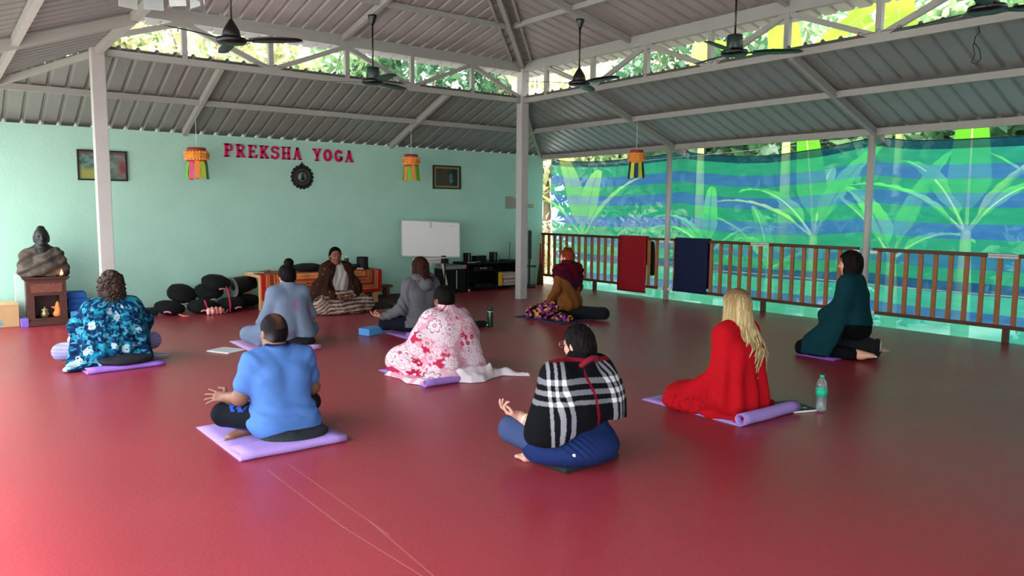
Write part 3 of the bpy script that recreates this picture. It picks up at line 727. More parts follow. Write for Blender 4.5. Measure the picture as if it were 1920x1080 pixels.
def picture(x0, x1, z0, z1, paintfn, label, mat_c=None):
    o = empty('framed_picture', ((x0 + x1) / 2, D, (z0 + z1) / 2), 0, label, 'picture')
    w_, h = (x1 - x0) / 2, (z1 - z0) / 2; t = .022
    m = MB(); m.box((-w_, -.03, h - t), (w_, 0, h)); m.box((-w_, -.03, -h), (w_, 0, -h + t)); m.box((-w_, -.03, -h + t), (-w_ + t, 0, h - t)); m.box((w_ - t, -.03, -h + t), (w_, 0, h - t))
    m.build('frame', mat('black_frame', (28, 20, 20), .45, .05), o)
    n1, n2 = 72, 50; u = np.linspace(-1, 1, n1); v = np.linspace(-1, 1, n2); U, Vv = np.meshgrid(u, v)
    P = np.stack([U.ravel() * (w_ - t), np.full(U.size, -.012), Vv.ravel() * (h - t)], 1)
    F = np.array([(i * n1 + j, i * n1 + j + 1, (i + 1) * n1 + j + 1, (i + 1) * n1 + j) for i in range(n2 - 1) for j in range(n1 - 1)])
    link('print', npmesh('print', P, F, lin(paintfn(U.ravel(), Vv.ravel()))), vcmat('glossy_print', .25, .5, 0), o)
def pic_garden(u, v):
    P = np.stack([u * 2, v * 2, np.zeros_like(u)], 1); n = fbm(P, 2.2, 3)
    c = blend(flat(P, (92, 118, 112)), ss(.45, .6, n), (52, 84, 60))
    c = blend(c, ss(.1, -.5, v) * ss(.0, -.4, u), (140, 140, 60)); c = blend(c, ss(.2, .7, u) * .7, (110, 100, 92))
    c = blend(c, np.exp(-((u - .86) ** 2 / .02 + (v + .1) ** 2 / .2)), (120, 24, 34)); c = blend(c, ss(.78, .86, v) * .8, (84, 46, 46)); c = blend(c, np.exp(-((u - .25) ** 2 + (v) ** 2) / .04), (84, 140, 90))
    return c
def pic_figure(u, v):
    P = np.stack([u * 2, v * 2, np.zeros_like(u)], 1); n = fbm(P, 2.5, 5)
    c = blend(flat(P, (66, 46, 40)), ss(.0, .5, u), (20, 24, 38)); c = blend(c, ss(.4, .7, n) * .4, (84, 62, 52))
    c = blend(c, np.exp(-(((u - .34) / .13) ** 2 + ((v + .1) / .5) ** 2) ** 2), (120, 122, 128)); c = blend(c, np.exp(-(((u - .38) / .07) ** 2 + ((v + .05) / .12) ** 2)), (40, 40, 46))
    b = (np.abs(u) > .84) | (np.abs(v) > .80); c[b] = (140, 120, 72); b = (np.abs(u) > .95) | (np.abs(v) > .94); c[b] = (128, 104, 84)
    return c
picture(1.607, 2.22, 1.845, 2.258, pic_garden, 'framed garden picture half hidden behind the left column')
picture(7.21, 7.80, 1.852, 2.275, pic_figure, 'framed dark picture with a gold border, above the whiteboard')
pn = mat('faded_notice', (150, 150, 134), .9, .06, 30)
for (x0, x1, z0, z1, lb) in ((8.845, 9.05, 1.50, 1.745, 'faded paper notice on the wall, just left of the centre column'), (9.06, 9.2, 1.51, 1.72, 'faded narrow paper notice tucked behind the centre column'), (9.36, 9.55, 1.52, 1.60, 'small faded paper slip on the wall, right of the centre column')):
    o = empty('paper_notice', ((x0 + x1) / 2, D, (z0 + z1) / 2), 0, lb, 'notice')
    w_, h = (x1 - x0) / 2, (z1 - z0) / 2
    MB().box((-w_, -.003, -h), (w_, 0, h)).build('sheet', pn, o)
    m = MB(); k = 0
    while h - .03 - k * .03 > -h + .02:
        m.box((-w_ * .8, -.004, h - .034 - k * .03), (w_ * (.8 if k % 3 else .3), -.003, h - .026 - k * .03)); k += 1
    m.build('ruled_rows', mat('faded_print', (128, 122, 112), .9), o)

# ================================================================== WHITEBOARD AND MEDIA CORNER
alu = mat('aluminium', (190, 190, 188), .35, .03, metal=.6, spec=.5); cream = mat('cream_wood', (206, 188, 174), .6, .05, 10)
wb = empty('whiteboard_easel', (6.92, 11.40, 0), R(-6), 'white dry-erase board on a cream wooden easel against the mint wall', 'whiteboard')
Mb = Matrix.Translation((0, 0, .965)) @ Matrix.Rotation(R(2.6), 4, 'Y') @ Matrix.Rotation(R(-6), 4, 'X')
def rrect(w_, h, r, n=5):
    p = []
    for cx_, cz_, a in ((w_ - r, h - r, 0), (-w_ + r, h - r, 90), (-w_ + r, -h + r, 180), (w_ - r, -h + r, 270)):
        p += [(cx_ + r * math.cos(R(a + 90 * i / n)), cz_ + r * math.sin(R(a + 90 * i / n))) for i in range(n + 1)]
    return p
MB().prism(rrect(.565, .315, .03), 0, .02, Mb @ Mw).build('frame', alu, wb)
bd = MB().prism(rrect(.548, .298, .02), .019, .023, Mb @ Mw).build('board', mat('whiteboard_enamel', (232, 222, 216), .3, .02, 2, spec=.5), wb)
m = MB(); rr_ = random.Random(4)
for k in range(14): x = .30 + k * .012; m.tube([Mb @ Vector((x, -.024, .235)), Mb @ Vector((x + .006, -.024, .245 + .012 * rr_.random()))], .0012, 4)
for k in range(5): x = -.04 + k * .008; m.tube([Mb @ Vector((x, -.024, .262)), Mb @ Vector((x + .004, -.024, .270))], .0012, 4)
m.build('marker_scrawl', mat('grey_marker', (150, 146, 146), .7), bd)
MB().box((-.36, -.085, .60), (.30, .0, .645), bev=.006).build('tray', cream, wb)
MB().box((-.30, -.03, .545), (.24, .02, .59)).build('crossbar', cream, wb)
for a, b in (((-.20, -.02, .60), (-.27, -.12, .0)), ((.20, -.02, .60), (.29, -.10, .0)), ((.0, .02, 1.15), (.02, .34, 0)), ((0, .01, .5), (0, .01, 1.28))):
    MB().bar(a, b, .035, .025, (0, 1, 0)).build('leg' if b[2] == 0 else 'mast', cream, wb)
m = MB().box((-.045, -.02, 0), (.045, .02, .032), bev=.006).build('board_eraser', mat('eraser_brown', (96, 66, 56), .8), loc=(7.135, 11.325, .642)); tag(m, 'brown board eraser on the tray of the whiteboard easel', 'eraser')
blk = mat('black_plastic', (9, 8, 8), .45, .05, spec=.25); blk_m = mat('black_veneer', (9, 6, 7), .5, .08, 12, spec=.2)
o = empty('speaker_stand', (7.10, 11.23, 0), 0, 'thin black pole stand with a small speaker, behind the whiteboard leg', 'speaker')
MB().lathe([(.08, 0), (.08, .012), (.02, .02), (.012, .03)], n=20).build('base', blk, o); MB().lathe([(.011, .02), (.011, .55)], n=10).build('pole', blk, o); MB().box((-.05, -.05, .54), (.05, .05, .63), bev=.006).build('speaker', blk, o)
o = empty('subwoofer', (7.40, 11.52, 0), 0, 'black box with one silver upright strip, left end of the media cabinet', 'subwoofer')
MB().box((-.205, -.20, .03), (.205, .22, .42), bev=.008).build('case', blk_m, o); MB().box((-.005, -.206, .07), (.012, -.2, .40)).build('silver_strip', alu, o)
for sx_ in (-1, 1):
    for sy_ in (-1, 1): MB().lathe([(.02, 0), (.022, .03)], c=(sx_ * .16, sy_ * .16, 0), n=12).build('foot', blk, o)
o = MB().box((-.20, -.20, 0), (.20, .18, .07), bev=.008).build('flat_player', mat('grey_plastic', (118, 114, 112), .5, .05), loc=(7.40, 11.52, .42)); tag(o, 'grey flat box lying on the black box with the silver strip', 'player')
o = MB().box((-.014, -.03, 0), (.014, .03, .075), bev=.003).build('carton', mat('pink_carton', (206, 70, 96), .6), loc=(7.60, 11.35, .42)); tag(o, 'tiny pink carton at the corner of the grey flat box', 'carton')
cab = empty('media_cabinet', (8.30, 11.54, 0), 0, 'long low black media cabinet with open shelves under the mint wall', 'cabinet')
m = MB(); m.box((-.67, -.24, .49), (.68, .25, .525)); m.box((-.67, -.24, .05), (.68, .25, .075)); m.box((-.67, -.22, .075), (-.64, .25, .49)); m.box((.65, -.22, .075), (.68, .25, .49)); m.box((.02, -.20, .075), (.045, .25, .49)); m.box((-.64, .23, .075), (.65, .25, .49))
m.build('carcass', blk_m, cab)
MB().box((-.64, -.20, .355), (.02, .23, .37)).build('shelf', blk_m, cab)
for x in (-.60, .0, .60): MB().lathe([(.022, 0), (.022, .05)], c=(x, -.18, 0), n=14).build('foot', alu if x < 0 else blk, cab)
o = empty('amplifier', (8.0, 11.48, .37), 0, 'black amplifier with silver knobs on the upper shelf of the media cabinet', 'amplifier')
MB().box((-.21, -.15, 0), (.21, .15, .07), bev=.004).build('case', blk, o)
for x in (-.06, .0, .05): MB().lathe([(.013, 0), (.012, .018)], c=(x, -.15, .045), n=12, M=Matrix.Rotation(PI / 2, 4, 'X')).build('knob', alu, o)
o = MB().box((-.2, -.15, 0), (.2, .15, .05), bev=.004).build('disc_player', blk, loc=(8.02, 11.48, .075)); tag(o, 'black disc player on the bottom shelf of the media cabinet', 'player')
o = empty('lever_arch_file', (8.385, 11.42, .075), 0, 'yellow upright file on the right shelf of the media cabinet', 'file')
MB().box((-.033, -.11, 0), (.033, .15, .25), bev=.004).build('spine', mat('yellow_file', (196, 150, 26), .6, .06), o); MB().box((.028, -.10, .01), (.036, .13, .245)).build('inner_sheets', mat('olive_edge', (120, 116, 40), .7), o)
rr_ = random.Random(8); z = .075
pc = [(190, 182, 174), (172, 158, 148), (150, 140, 134), (184, 140, 116), (196, 190, 184), (168, 120, 96), (120, 104, 98), (188, 176, 160), (204, 160, 140), (160, 150, 146), (196, 172, 150), (198, 150, 140)]
PL = ['white magazine at the bottom of the stack in the media cabinet', 'beige magazine second from the bottom of the stack', 'grey magazine third from the bottom of the stack', 'tan magazine fourth from the bottom of the stack', 'pale white magazine in the middle of the stack', 'brown magazine in the middle of the stack', 'dark grey magazine above the brown one in the stack', 'cream magazine in the upper half of the stack', 'pinkish magazine in the upper half of the stack', 'grey magazine third from the top of the stack', 'sand coloured magazine second from the top of the stack', 'pink magazine on top of the stack in the media cabinet']
for k, c in enumerate(pc):
    t_ = .016 + .01 * rr_.random(); o = MB().box((-.15, -.11, 0), (.15, .11, t_), bev=.003).build('magazine', mat('paper_%d' % k, c, .8, .1, 20), loc=(8.60 + rr_.uniform(-.02, .02), 11.44 + rr_.uniform(-.02, .02), z), rot=(0, 0, rr_.uniform(-.15, .15))); z += t_
    tag(o, PL[k], 'magazine', 'magazines stacked in the media cabinet')
def spk(x, y, w_, h, label):
    o = empty('desktop_speaker', (x, y, .525), 0, label, 'speaker', 'small speakers on the media cabinet')
    MB().box((-w_ / 2, -.05, 0), (w_ / 2, .06, h), bev=.005).build('case', blk, o); MB().box((-.006, -.053, .01), (.004, -.05, h - .01)).build('shiny_strip', alu, o)
spk(7.73, 11.46, .10, .17, 'small black desktop speaker at the left end of the media cabinet'); spk(8.33, 11.48, .11, .17, 'small black desktop speaker with cables, middle of the media cabinet')
o = MB().box((-.125, -.06, 0), (.125, .07, .11), bev=.006).build('set_top_box', blk, loc=(8.04, 11.52, .525), rot=(0, 0, .1)); tag(o, 'black boxy set-top unit between the two small speakers', 'box')
o = MB().box((-.06, -.022, 0), (.06, .022, .018), bev=.006).build('remote_control', mat('grey_plastic', (118, 114, 112), .5, .05), loc=(7.90, 11.36, .525), rot=(0, 0, .5)); tag(o, 'pale remote control lying on the front of the media cabinet', 'remote')
o = MB().box((-.09, -.05, 0), (.09, .05, .006)).build('paper', mat('white_paper', (200, 196, 192), .8), loc=(7.79, 11.38, .525), rot=(0, 0, .2)); tag(o, 'loose white paper on the left front of the media cabinet', 'paper')
m = MB(); m.tube([(8.36, 11.54, .66), (8.44, 11.6, .68), (8.50, 11.58, .62), (8.53, 11.52, .54), (8.56, 11.5, .532), (8.72, 11.53, .531), (8.80, 11.6, .56), (8.86, 11.68, .70), (8.90, 11.72, .86)], .006, 6)
tag(m.build('cable', blk), 'black cable looping from the small speaker up the wall behind the column', 'cable')
o = MB().box((-.05, -.03, 0), (.05, .03, .03), bev=.005).build('power_adapter', blk, loc=(8.52, 11.45, .525)); tag(o, 'small black power adapter on the media cabinet under the cable', 'adapter')
tv = empty('television', (9.10, 11.36, 0), R(52), 'black flat television seen edge-on beside the centre column', 'television')
MB().box((-.36, -.035, .56), (.36, .03, 1.09), bev=.008).build('screen', blk, tv)
MB().bar((0, 0, .04), (0, 0, .6), .06, .04, (0, 1, 0)).build('post', blk, tv); MB().box((-.16, -.13, .40), (.10, .13, .42)).build('shelf', blk, tv)
m = MB(); m.box((-.14, -.12, 0), (.24, .12, .035), bev=.01); m.build('base', blk, tv)

# broom in the corner
o = empty('broom', (9.66, 11.70, 0), 0, 'red handled broom of brown twigs standing in the corner by the rail', 'broom')
m = MB(); v = []
for k in range(46):
    a = k * 2.399; r1 = .075 * math.sqrt((k + .5) / 46); m.tube([(math.cos(a) * r1, math.sin(a) * r1 * .6, .0), (math.cos(a) * r1 * .8, math.sin(a) * r1 * .5, .2), (math.cos(a) * r1 * .3, math.sin(a) * r1 * .3, .42)], [.008, .007, .005], 5)
m.build('bristles', mat('broom_twigs', (92, 62, 46), .9, .15, 30), o); MB().lathe([(.024, .38), (.026, .5), (.016, .74), (.014, .82)], n=12).build('handle', mat('red_handle', (176, 40, 30), .5), o)

# ================================================================== LOW TABLE, RUGS, STOOL
wood_p = mat('pale_pine', (198, 148, 92), .55, .1, 10)
tb = empty('low_table', (4.66, 11.19, 0), 0, 'long low pine table behind the seated teacher', 'table')
MB().box((-.95, -.34, .475), (.95, .34, .52), bev=.004).build('tabletop', wood_p, tb)
for x in (-.91, .91):
    for y in (-.30, .30): MB().box((x - .035, y - .035, 0), (x + .035, y + .035, .475), bev=.003).build('leg', wood_p, tb)
MB().box((-.90, -.315, .40), (.90, -.29, .475)).build('apron', wood_p, tb)
def tablecloth():
    L_, n1, n2 = 1.93, 240, 110; W = .62 + .37
    u = np.linspace(0, L_, n1); v = np.linspace(0, W, n2); U, V = np.meshgrid(u, v); U = U.ravel(); V = V.ravel()
    fr = V - .62; down = np.clip(fr, 0, None); back = np.clip(fr, None, 0)
    x = U - L_ / 2 + .035; y = -.345 - np.where(fr > 0, .012 + .010 * np.sin(U * 9) * down / .3 + .006 * np.sin(U * 23), back); z = .523 - down + np.where(fr > -.012, -.004, 0) + .0
    y = np.where(fr <= 0, -.345 - fr, y)
    z = z + np.where(fr <= 0, .0015 * np.sin(U * 14) * np.sin(V * 11), 0) + down * .06 * (U / L_)
    P = np.stack([x, y, z], 1)
    F = np.array([(i * n1 + j, (i + 1) * n1 + j, (i + 1) * n1 + j + 1, i * n1 + j + 1) for i in range(n2 - 1) for j in range(n1 - 1)])
    d = np.minimum.reduce([U, L_ - U, W - V, V + .25])
    c = flat(P, (172, 84, 44)); c[(d > .12) & (d < .19)] = (150, 56, 30); c[(d > .24) & (d < .30)] = (162, 60, 32)
    n = vnoise(P, 70, 3); c = blend(c, ((d > .19) & (d < .24)) * (n > .55) * .7, (120, 44, 26))
    for q in (.075, .115, .19, .24, .30, .355, .405): c = blend(c, np.exp(-((d - q) / .0055) ** 2) * .95, (226, 162, 104))
    c[d < .062] = (170, 22, 20); c = blend(c, ((d > .36)) * .6, (196, 122, 64)); c = blend(c, (V > .62 + .02) * (V < .70) * (d > .3) * .6, (200, 130, 70))
    o = link('tablecloth', npmesh('tablecloth', P, F, lin(c)), vcmat('block_print_cloth', .85, .2), loc=(4.66, 11.19, 0)); md = o.modifiers.new('thickness', 'SOLIDIFY'); md.thickness = .004; md.offset = 1
    tag(o, 'orange and red block print cloth draped over the front of the low table', 'tablecloth')
tablecloth()
def pad(name, c, r, h, m, label, cat, group=None, rot=(0, 0, 0), seed=0, strap=None, kx=1.0):
    """round stuffed cushion, origin at its underside"""
    s = Solid((-r * kx - .05, -r - .05, -.06), (r * kx + .05, r + .05, h + .06), .012)
    s.ell((0, 0, h / 2), (r * kx, r, h / 2 * 1.08), k=.01)
    o = grow(name, s, m, None, disp=lambda P, N: (fbm(P, 12, seed) - .5) * .02 - .006 * np.exp(-((P[:, 2] - h / 2) / .008) ** 2), loc=c, rot=rot)
    tag(o, label, cat, group)
    if strap: strap(o)
    return o
black_cloth = mat('black_cotton', (9, 9, 10), .95, .12, 30, bump=.3, bscale=200); dark_cloth = mat('charcoal_cotton', (26, 29, 35), .9, .1, 30, bump=.3, bscale=200)
pad('meditation_cushion', (4.53, 11.10, .53), .25, .115, black_cloth, 'black oval cushion lying on the low table behind the teacher', 'cushion', kx=1.0, seed=2)
def pet(x, y, z, h, r, label, cap_c, lab_c, name='water_bottle', lz=(.42, .66), water=.45):
    o = empty(name, (x, y, z), 0, label, 'bottle')
    pl = MATS.get('clear_plastic')
    if pl is None:
        pl = bpy.data.materials.new('clear_plastic'); pl.use_nodes = True; t = pl.node_tree; t.nodes.clear(); N = t.nodes.new
        ou = N('ShaderNodeOutputMaterial'); tr = N('ShaderNodeBsdfTransparent'); gl = N('ShaderNodeBsdfGlossy'); df = N('ShaderNodeBsdfDiffuse'); fr = N('ShaderNodeLayerWeight'); fr.inputs[0].default_value = .55
        tr.inputs[0].default_value = (.93, .95, .94, 1); gl.inputs['Roughness'].default_value = .12; df.inputs[0].default_value = (.75, .8, .8, 1)
        a = N('ShaderNodeMixShader'); b = N('ShaderNodeMixShader'); b.inputs[0].default_value = .12
        t.links.new(fr.outputs['Facing'], a.inputs[0]); t.links.new(tr.outputs[0], a.inputs[1]); t.links.new(gl.outputs[0], a.inputs[2]); t.links.new(a.outputs[0], b.inputs[1]); t.links.new(df.outputs[0], b.inputs[2]); t.links.new(b.outputs[0], ou.inputs[0])
        MATS['clear_plastic'] = pl
    pr = [(r * .75, 0), (r * .98, .012)]
    k = 0
    while .02 + k * .02 < h * lz[0]:
        pr += [(r, .02 + k * .02), (r * .95, .03 + k * .02)]; k += 1
    pr += [(r, h * lz[0]), (r, h * lz[1]), (r * .98, h * .70), (r * .8, h * .82), (r * .38, h * .92), (r * .36, h * .95)]
    MB().lathe(pr, n=24).build('shell', pl, o)
    MB().lathe([(r * .7, .004), (r * .92, .016), (r * .93, h * water)], n=20).build('water', mat('still_water', (196, 208, 204), .1, .03, trans=.8, spec=.5), o)
    MB().lathe([(r * 1.015, h * lz[0]), (r * 1.015, h * lz[1])], n=24).build('paper_band', mat('band_%d_%d_%d' % lab_c, lab_c, .5, .25, 60), o)
    MB().lathe([(r * .42, h * .93), (r * .43, h * .995), (r * .38, h)], n=18).build('cap', mat('cap_%d_%d_%d' % cap_c, cap_c, .45), o)
    return o
pet(5.245, 3.02, 0, .278, .041, 'clear water bottle with a green cap and band, on the floor by the lilac mat', (40, 178, 136), (36, 176, 136))
pet(5.16, 11.05, .527, .22, .036, 'clear water bottle with a white cap, on the low table right of the teacher', (225, 225, 225), (50, 52, 56), lz=(.58, .82))
o = MB().lathe([(.03, 0), (.05, .02), (.062, .055), (.058, .085), (.05, .08), (.04, .03), (.001, .02)], n=22).build('bowl', mat('brown_bowl', (30, 16, 13), .35, .1, spec=.5), loc=(5.285, 11.03, .527)); tag(o, 'small dark brown bowl on the low table beside the water bottle', 'bowl')
o = empty('cylinder_speaker', (5.44, 11.06, .527), 0, 'dark grey drum-shaped speaker on the right end of the low table', 'speaker'); MB().lathe([(.088, 0), (.09, .01), (.09, .18), (.085, .195), (.001, .198)], n=28).build('case', mat('dark_mesh', (24, 20, 20), .7, .1, 80), o); MB().lathe([(.092, .17), (.092, .18)], n=28).build('ring', blk, o)
o = MB().box((-.03, -.02, 0), (.03, .02, .11), bev=.004).build('incense_box', mat('ochre_card', (190, 140, 80), .7), loc=(4.24, 11.12, .527)); tag(o, 'small ochre box standing on the low table behind the dark hair bun', 'box')
o = MB().box((-.10, -.07, 0), (.10, .07, .012)).build('booklet', mat('white_paper', (200, 196, 192), .8), loc=(3.78, 11.2, .527), rot=(0, 0, .3)); tag(o, 'pale booklet lying on the left end of the low table', 'booklet')
o = empty('spectacles', (3.93, 11.14, .527), .4, 'folded spectacles on the left end of the low table', 'spectacles')
m = MB()
for x in (-.035, .035): m.tube([(x + .026 * math.cos(a * PI / 6), 0, .026 + .022 * math.sin(a * PI / 6)) for a in range(13)], .003, 5)
m.tube([(-.01, 0, .03), (.01, 0, .03)], .003, 5); m.build('rims', blk, o)
for x in (-.062, .062): MB().tube([(x, 0, .03), (x, .06, .028), (x, .12, .01)], .003, 5).build('temple', blk, o)
for (x, y, lb) in ((5.36, 10.93, 'crumpled white tissue near the front edge of the low table by the bowl'), (5.33, 10.98, 'second crumpled white tissue on the low table below the dark speaker')):
    s = Solid((-.05, -.05, -.02), (.05, .05, .05), .006); s.ell((0, 0, .012), (.03, .022, .014)); o = grow('tissue', s, mat('white_paper', (200, 196, 192), .8), disp=lambda P, N: (fbm(P, 60, 4) - .5) * .02, loc=(x, y, .531)); tag(o, lb, 'tissue')
def rug(name, corners, m, label, th=.006, cat='rug'):
    c = Vector((sum(p[0] for p in corners) / 4, sum(p[1] for p in corners) / 4, 0))
    o = MB().prism([(p[0] - c.x, p[1] - c.y) for p in corners], .0005, th).build(name, m, loc=c); return tag(o, label, cat)
rug('rug', [(4.0, 10.02), (5.62, 10.10), (5.66, 10.86), (3.98, 10.82)], mat('dark_brown_rug', (30, 20, 19), .95, .15, 40, bump=.3), 'dark brown rug under the seated teacher')
rug('floor_mat', [(5.68, 10.55), (6.35, 10.55), (6.45, 11.72), (5.68, 11.72)], mat('grey_brown_felt', (64, 52, 48), .95, .1, 30), 'flat grey brown mat on the floor right of the low table', .004, 'mat')
st = empty('stool', (5.98, 11.60, 0), 0, 'small low brown wooden stool by the mint wall, right of the low table', 'stool')
br = mat('brown_wood', (104, 62, 42), .55, .12, 12)
MB().box((-.24, -.11, .15), (.24, .11, .19), bev=.006).build('seat', br, st)
for x in (-.18, .16):
    MB().box((x - .03, -.08, 0), (x + .03, .08, .15)).build('leg', br, st)

# ================================================================== CUSHION PILE, DRUM, FOLDED MAT
strap_m = mat('pink_strap', (206, 130, 136), .8, .08, 20); strap_r = mat('crimson_strap', (170, 40, 66), .8, .08)
def strap(a, long=0):
    def fn(o):
        s = Solid((-.32, -.32, -.1), (.32, .32, .25), .01)
        m = MB(); x, y = math.cos(a) * .215, math.sin(a) * .215; tx, ty = -math.sin(a), math.cos(a)
        m.tube([(x + tx * q * .05, y + ty * q * .05, .055 + .014 * (1 - q * q)) for q in (-1, -.5, 0, .5, 1)], .012, 6); m.build('handle', strap_m, o)
    return fn
ZP = [((2.55, 11.20, .005), (R(4), R(8), 0), 'black round cushion at the left end of the pile on the floor', 4.4),
      ((2.78, 11.47, .18), (R(30), R(6), 0), 'black round cushion leaning on the wall, second from the left of the pile', 4.9),
      ((2.98, 11.13, .005), (R(3), 0, 0), 'black round cushion on the floor, middle front of the pile', 4.6),
      ((3.16, 11.44, .19), (R(22), R(-6), 0), 'black round cushion on the second layer, middle of the pile', 4.7),
      ((3.39, 11.15, .005), (R(2), R(-4), 0), 'black round cushion on the floor nearest the low table', 4.9),
      ((3.20, 11.24, .33), (R(14), R(6), 0), 'black round cushion on top of the pile', 4.9)]
for k, (c, rt, lb, a) in enumerate(ZP):
    pad('meditation_cushion', c, .205, .185, black_cloth, lb, 'cushion', 'black cushions piled against the mint wall', rt, k, strap(a))
m = MB(); m.tube([(3.30, 11.05, .36), (3.305, 10.98, .30), (3.31, 10.92, .12), (3.30, 10.91, .012)], .014, 6); tag(m.build('strap', strap_r), 'long crimson strap hanging down the front of the cushion pile', 'strap')
m = MB(); m.tube([(2.96, 10.93, .2), (2.99, 10.92, .10), (3.04, 10.90, .03)], .013, 6); tag(m.build('strap', strap_r), 'short crimson strap trailing by the pink roll at the cushion pile', 'strap')
m = MB(); m.tube([(2.62, 10.93, .03), (2.66, 10.86, .012), (2.72, 10.82, .012)], .013, 6); tag(m.build('strap', mat('salmon_strap', (206, 96, 92), .8)), 'salmon strap end lying on the floor left of the pink roll', 'strap')
m = MB(); m.tube([(3.17, 10.90, .012), (3.23, 10.89, .014), (3.27, 10.91, .05)], .012, 6); tag(m.build('strap', strap_m), 'pale pink strap end on the floor before the cushion pile', 'strap')
s = Solid((-.16, -.1, -.02), (.16, .1, .14), .008); s.cap((-.075, 0, .055), (.075, .01, .055), .05, .048)
o = grow('rolled_cloth', s, vcmat('soft_cloth', .9, .1), disp=lambda P, N: .007 * np.sin(P[:, 0] * 110) + (fbm(P, 25, 2) - .5) * .02, col=lambda P, N: blend(flat(P, (206, 120, 112)), ss(.45, .6, fbm(P, 20, 3)), (232, 170, 160)), loc=(3.08, 10.85, 0)); tag(o, 'pink rolled cloth on the floor before the black cushions', 'cloth')
o = MB().box((-.40, -.12, 0), (.40, .12, .095), bev=.03).build('folded_mat', mat('dark_green_mat', (16, 24, 22), .9, .1, 20), loc=(2.02, 11.30, 0)); tag(o, 'dark folded mat lying along the foot of the mint wall, left of the cushion pile', 'mat')
s = Solid((-.3, -.25, -.02), (.3, .25, .3), .012); s.cap((-.10, 0, .11), (.14, 0, .10), .10, .09, k=.08)
o = grow('duffel_bag', s, black_cloth, disp=lambda P, N: (fbm(P, 9, 5) - .5) * .04, loc=(3.66, 11.40, .0)); tag(o, 'black soft bag on the floor behind the left leg of the low table', 'bag')
dr_ = empty('bucket', (3.56, 11.36, .335), 0, 'grey bucket lying on its side above the black bag at the table end', 'bucket')
Md = Matrix.Rotation(R(-100), 4, 'Y') @ Matrix.Rotation(R(10), 4, 'X')
gm = mat('grey_drum', (130, 134, 130), .45, .06, spec=.4)
MB().lathe([(.10, -.26), (.125, -.1), (.14, .06), (.145, .08)], n=28, M=Md).build('body', mat('charcoal_plastic', (24, 24, 26), .5, .08), dr_); MB().lathe([(.136, .072), (.152, .075), (.152, .092), (.14, .095), (.001, .07)], n=28, M=Md).build('rim', gm, dr_)

# ================================================================== SHRINE CORNER
mah = mat('mahogany', (70, 34, 26), .5, .15, 10, spec=.35, bump=.1, bscale=30)
sh = empty('shrine_cabinet', (1.10, 11.20, 0), R(-2), 'carved mahogany shrine cabinet with an open niche against the mint wall', 'shrine')
m = MB(); m.box((-.245, -.21, 0), (.245, .2, .07), bev=.01); m.build('plinth', mah, sh)
m = MB(); m.box((-.215, -.18, .07), (-.135, .18, .57)); m.box((.135, -.18, .07), (.215, .18, .57)); m.box((-.135, -.18, .38), (.135, .18, .57)); m.box((-.135, .14, .07), (.135, .18, .38)); m.box((-.135, -.18, .07), (.135, .18, .095)); m.build('body', mah, sh)
m = MB(); m.box((-.17, -.19, .42), (.17, -.18, .53)); m.build('carved_panel', mat('mahogany_light', (110, 60, 46), .55, .2, 40, bump=.6, bscale=60), sh)
m = MB(); m.box((-.235, -.205, .57), (.235, .195, .59), bev=.006); m.box((-.255, -.225, .588), (.255, .205, .612), bev=.008); m.build('cornice', mah, sh)
o = empty('brass_pot', (1.07, 11.10, .095), 0, 'small brass pot in the niche of the shrine cabinet', 'pot'); bs = mat('aged_brass', (150, 138, 96), .35, .15, 20, metal=.7)
MB().lathe([(.03, 0), (.045, .02), (.05, .05), (.035, .08), (.04, .09)], n=22).build('body', bs, o); MB().lathe([(.042, .09), (.04, .105), (.012, .115), (.01, .13), (.001, .135)], n=22).build('lid', mat('pale_brass', (186, 180, 140), .35, .1, metal=.6), o)
s = Solid((-.1, -.1, -.02), (.1, .1, .24), .006); s.ell((0, 0, .035), (.05, .04, .035)).cap((0, 0, .05), (.005, 0, .11), .036, .026).cap((0, 0, .11), (-.055, -.02, .13), .016, .012).cap((0.01, 0, .11), (.02, -.02, .09), .016).ell((.006, 0, .155), (.022, .022, .027)).cap((.006, 0, .17), (.006, 0, .195), .013, .006)
o = grow('figurine', s, mat('terracotta', (214, 130, 66), .6, .1, 30), loc=(1.205, 11.08, .095)); tag(o, 'small orange clay figurine in the right side of the shrine niche', 'figurine')
# seated statue wrapped in a cloth
sta = empty('statue', (1.09, 11.24, .612), PI, 'dark seated statue wrapped in a grey patterned shawl on the shrine cabinet', 'statue')
stone = mat('dark_bronze', (24, 21, 20), .5, .15, 20, spec=.4)
s = Solid((-.3, -.25, -.02), (.3, .25, .72), .007)
s.ell((0, .02, .09), (.2, .15, .09), k=.05).cap((0, 0, .1), (0, -.01, .28), .14, .11, k=.06).cap((-.13, -.01, .29), (.13, -.01, .29), .055, k=.05).cap((0, 0, .30), (0, .0, .43), .065, .055, k=.04).cap((-.11, -.01, .31), (0, -.01, .37), .05, .055, k=.04).cap((.11, -.01, .31), (0, -.01, .37), .05, .055, k=.04).ell((0, .01, .50), (.084, .092, .110), k=.02).ell((0, -.005, .605), (.044, .044, .030), k=.02).ell((0, .098, .47), (.014, .018, .028), k=.014).ell((0, .065, .41), (.04, .03, .03), k=.03)
for x in (-1, 1): s.ell((x * .082, 0, .465), (.010, .020, .045), k=.02); s.ell((x * .030, .092, .50), (.016, .012, .010), k=.006, op='s')
grow('figure', s, stone, sta)
def shawl_fold(P, N): return .007 * np.sin(P[:, 2] * 62 + P[:, 0] * 26 + 5 * fbm(P, 4, 3)) + (fbm(P, 7, 7) - .5) * .022
s = Solid((-.33, -.28, -.02), (.33, .28, .5), .007)
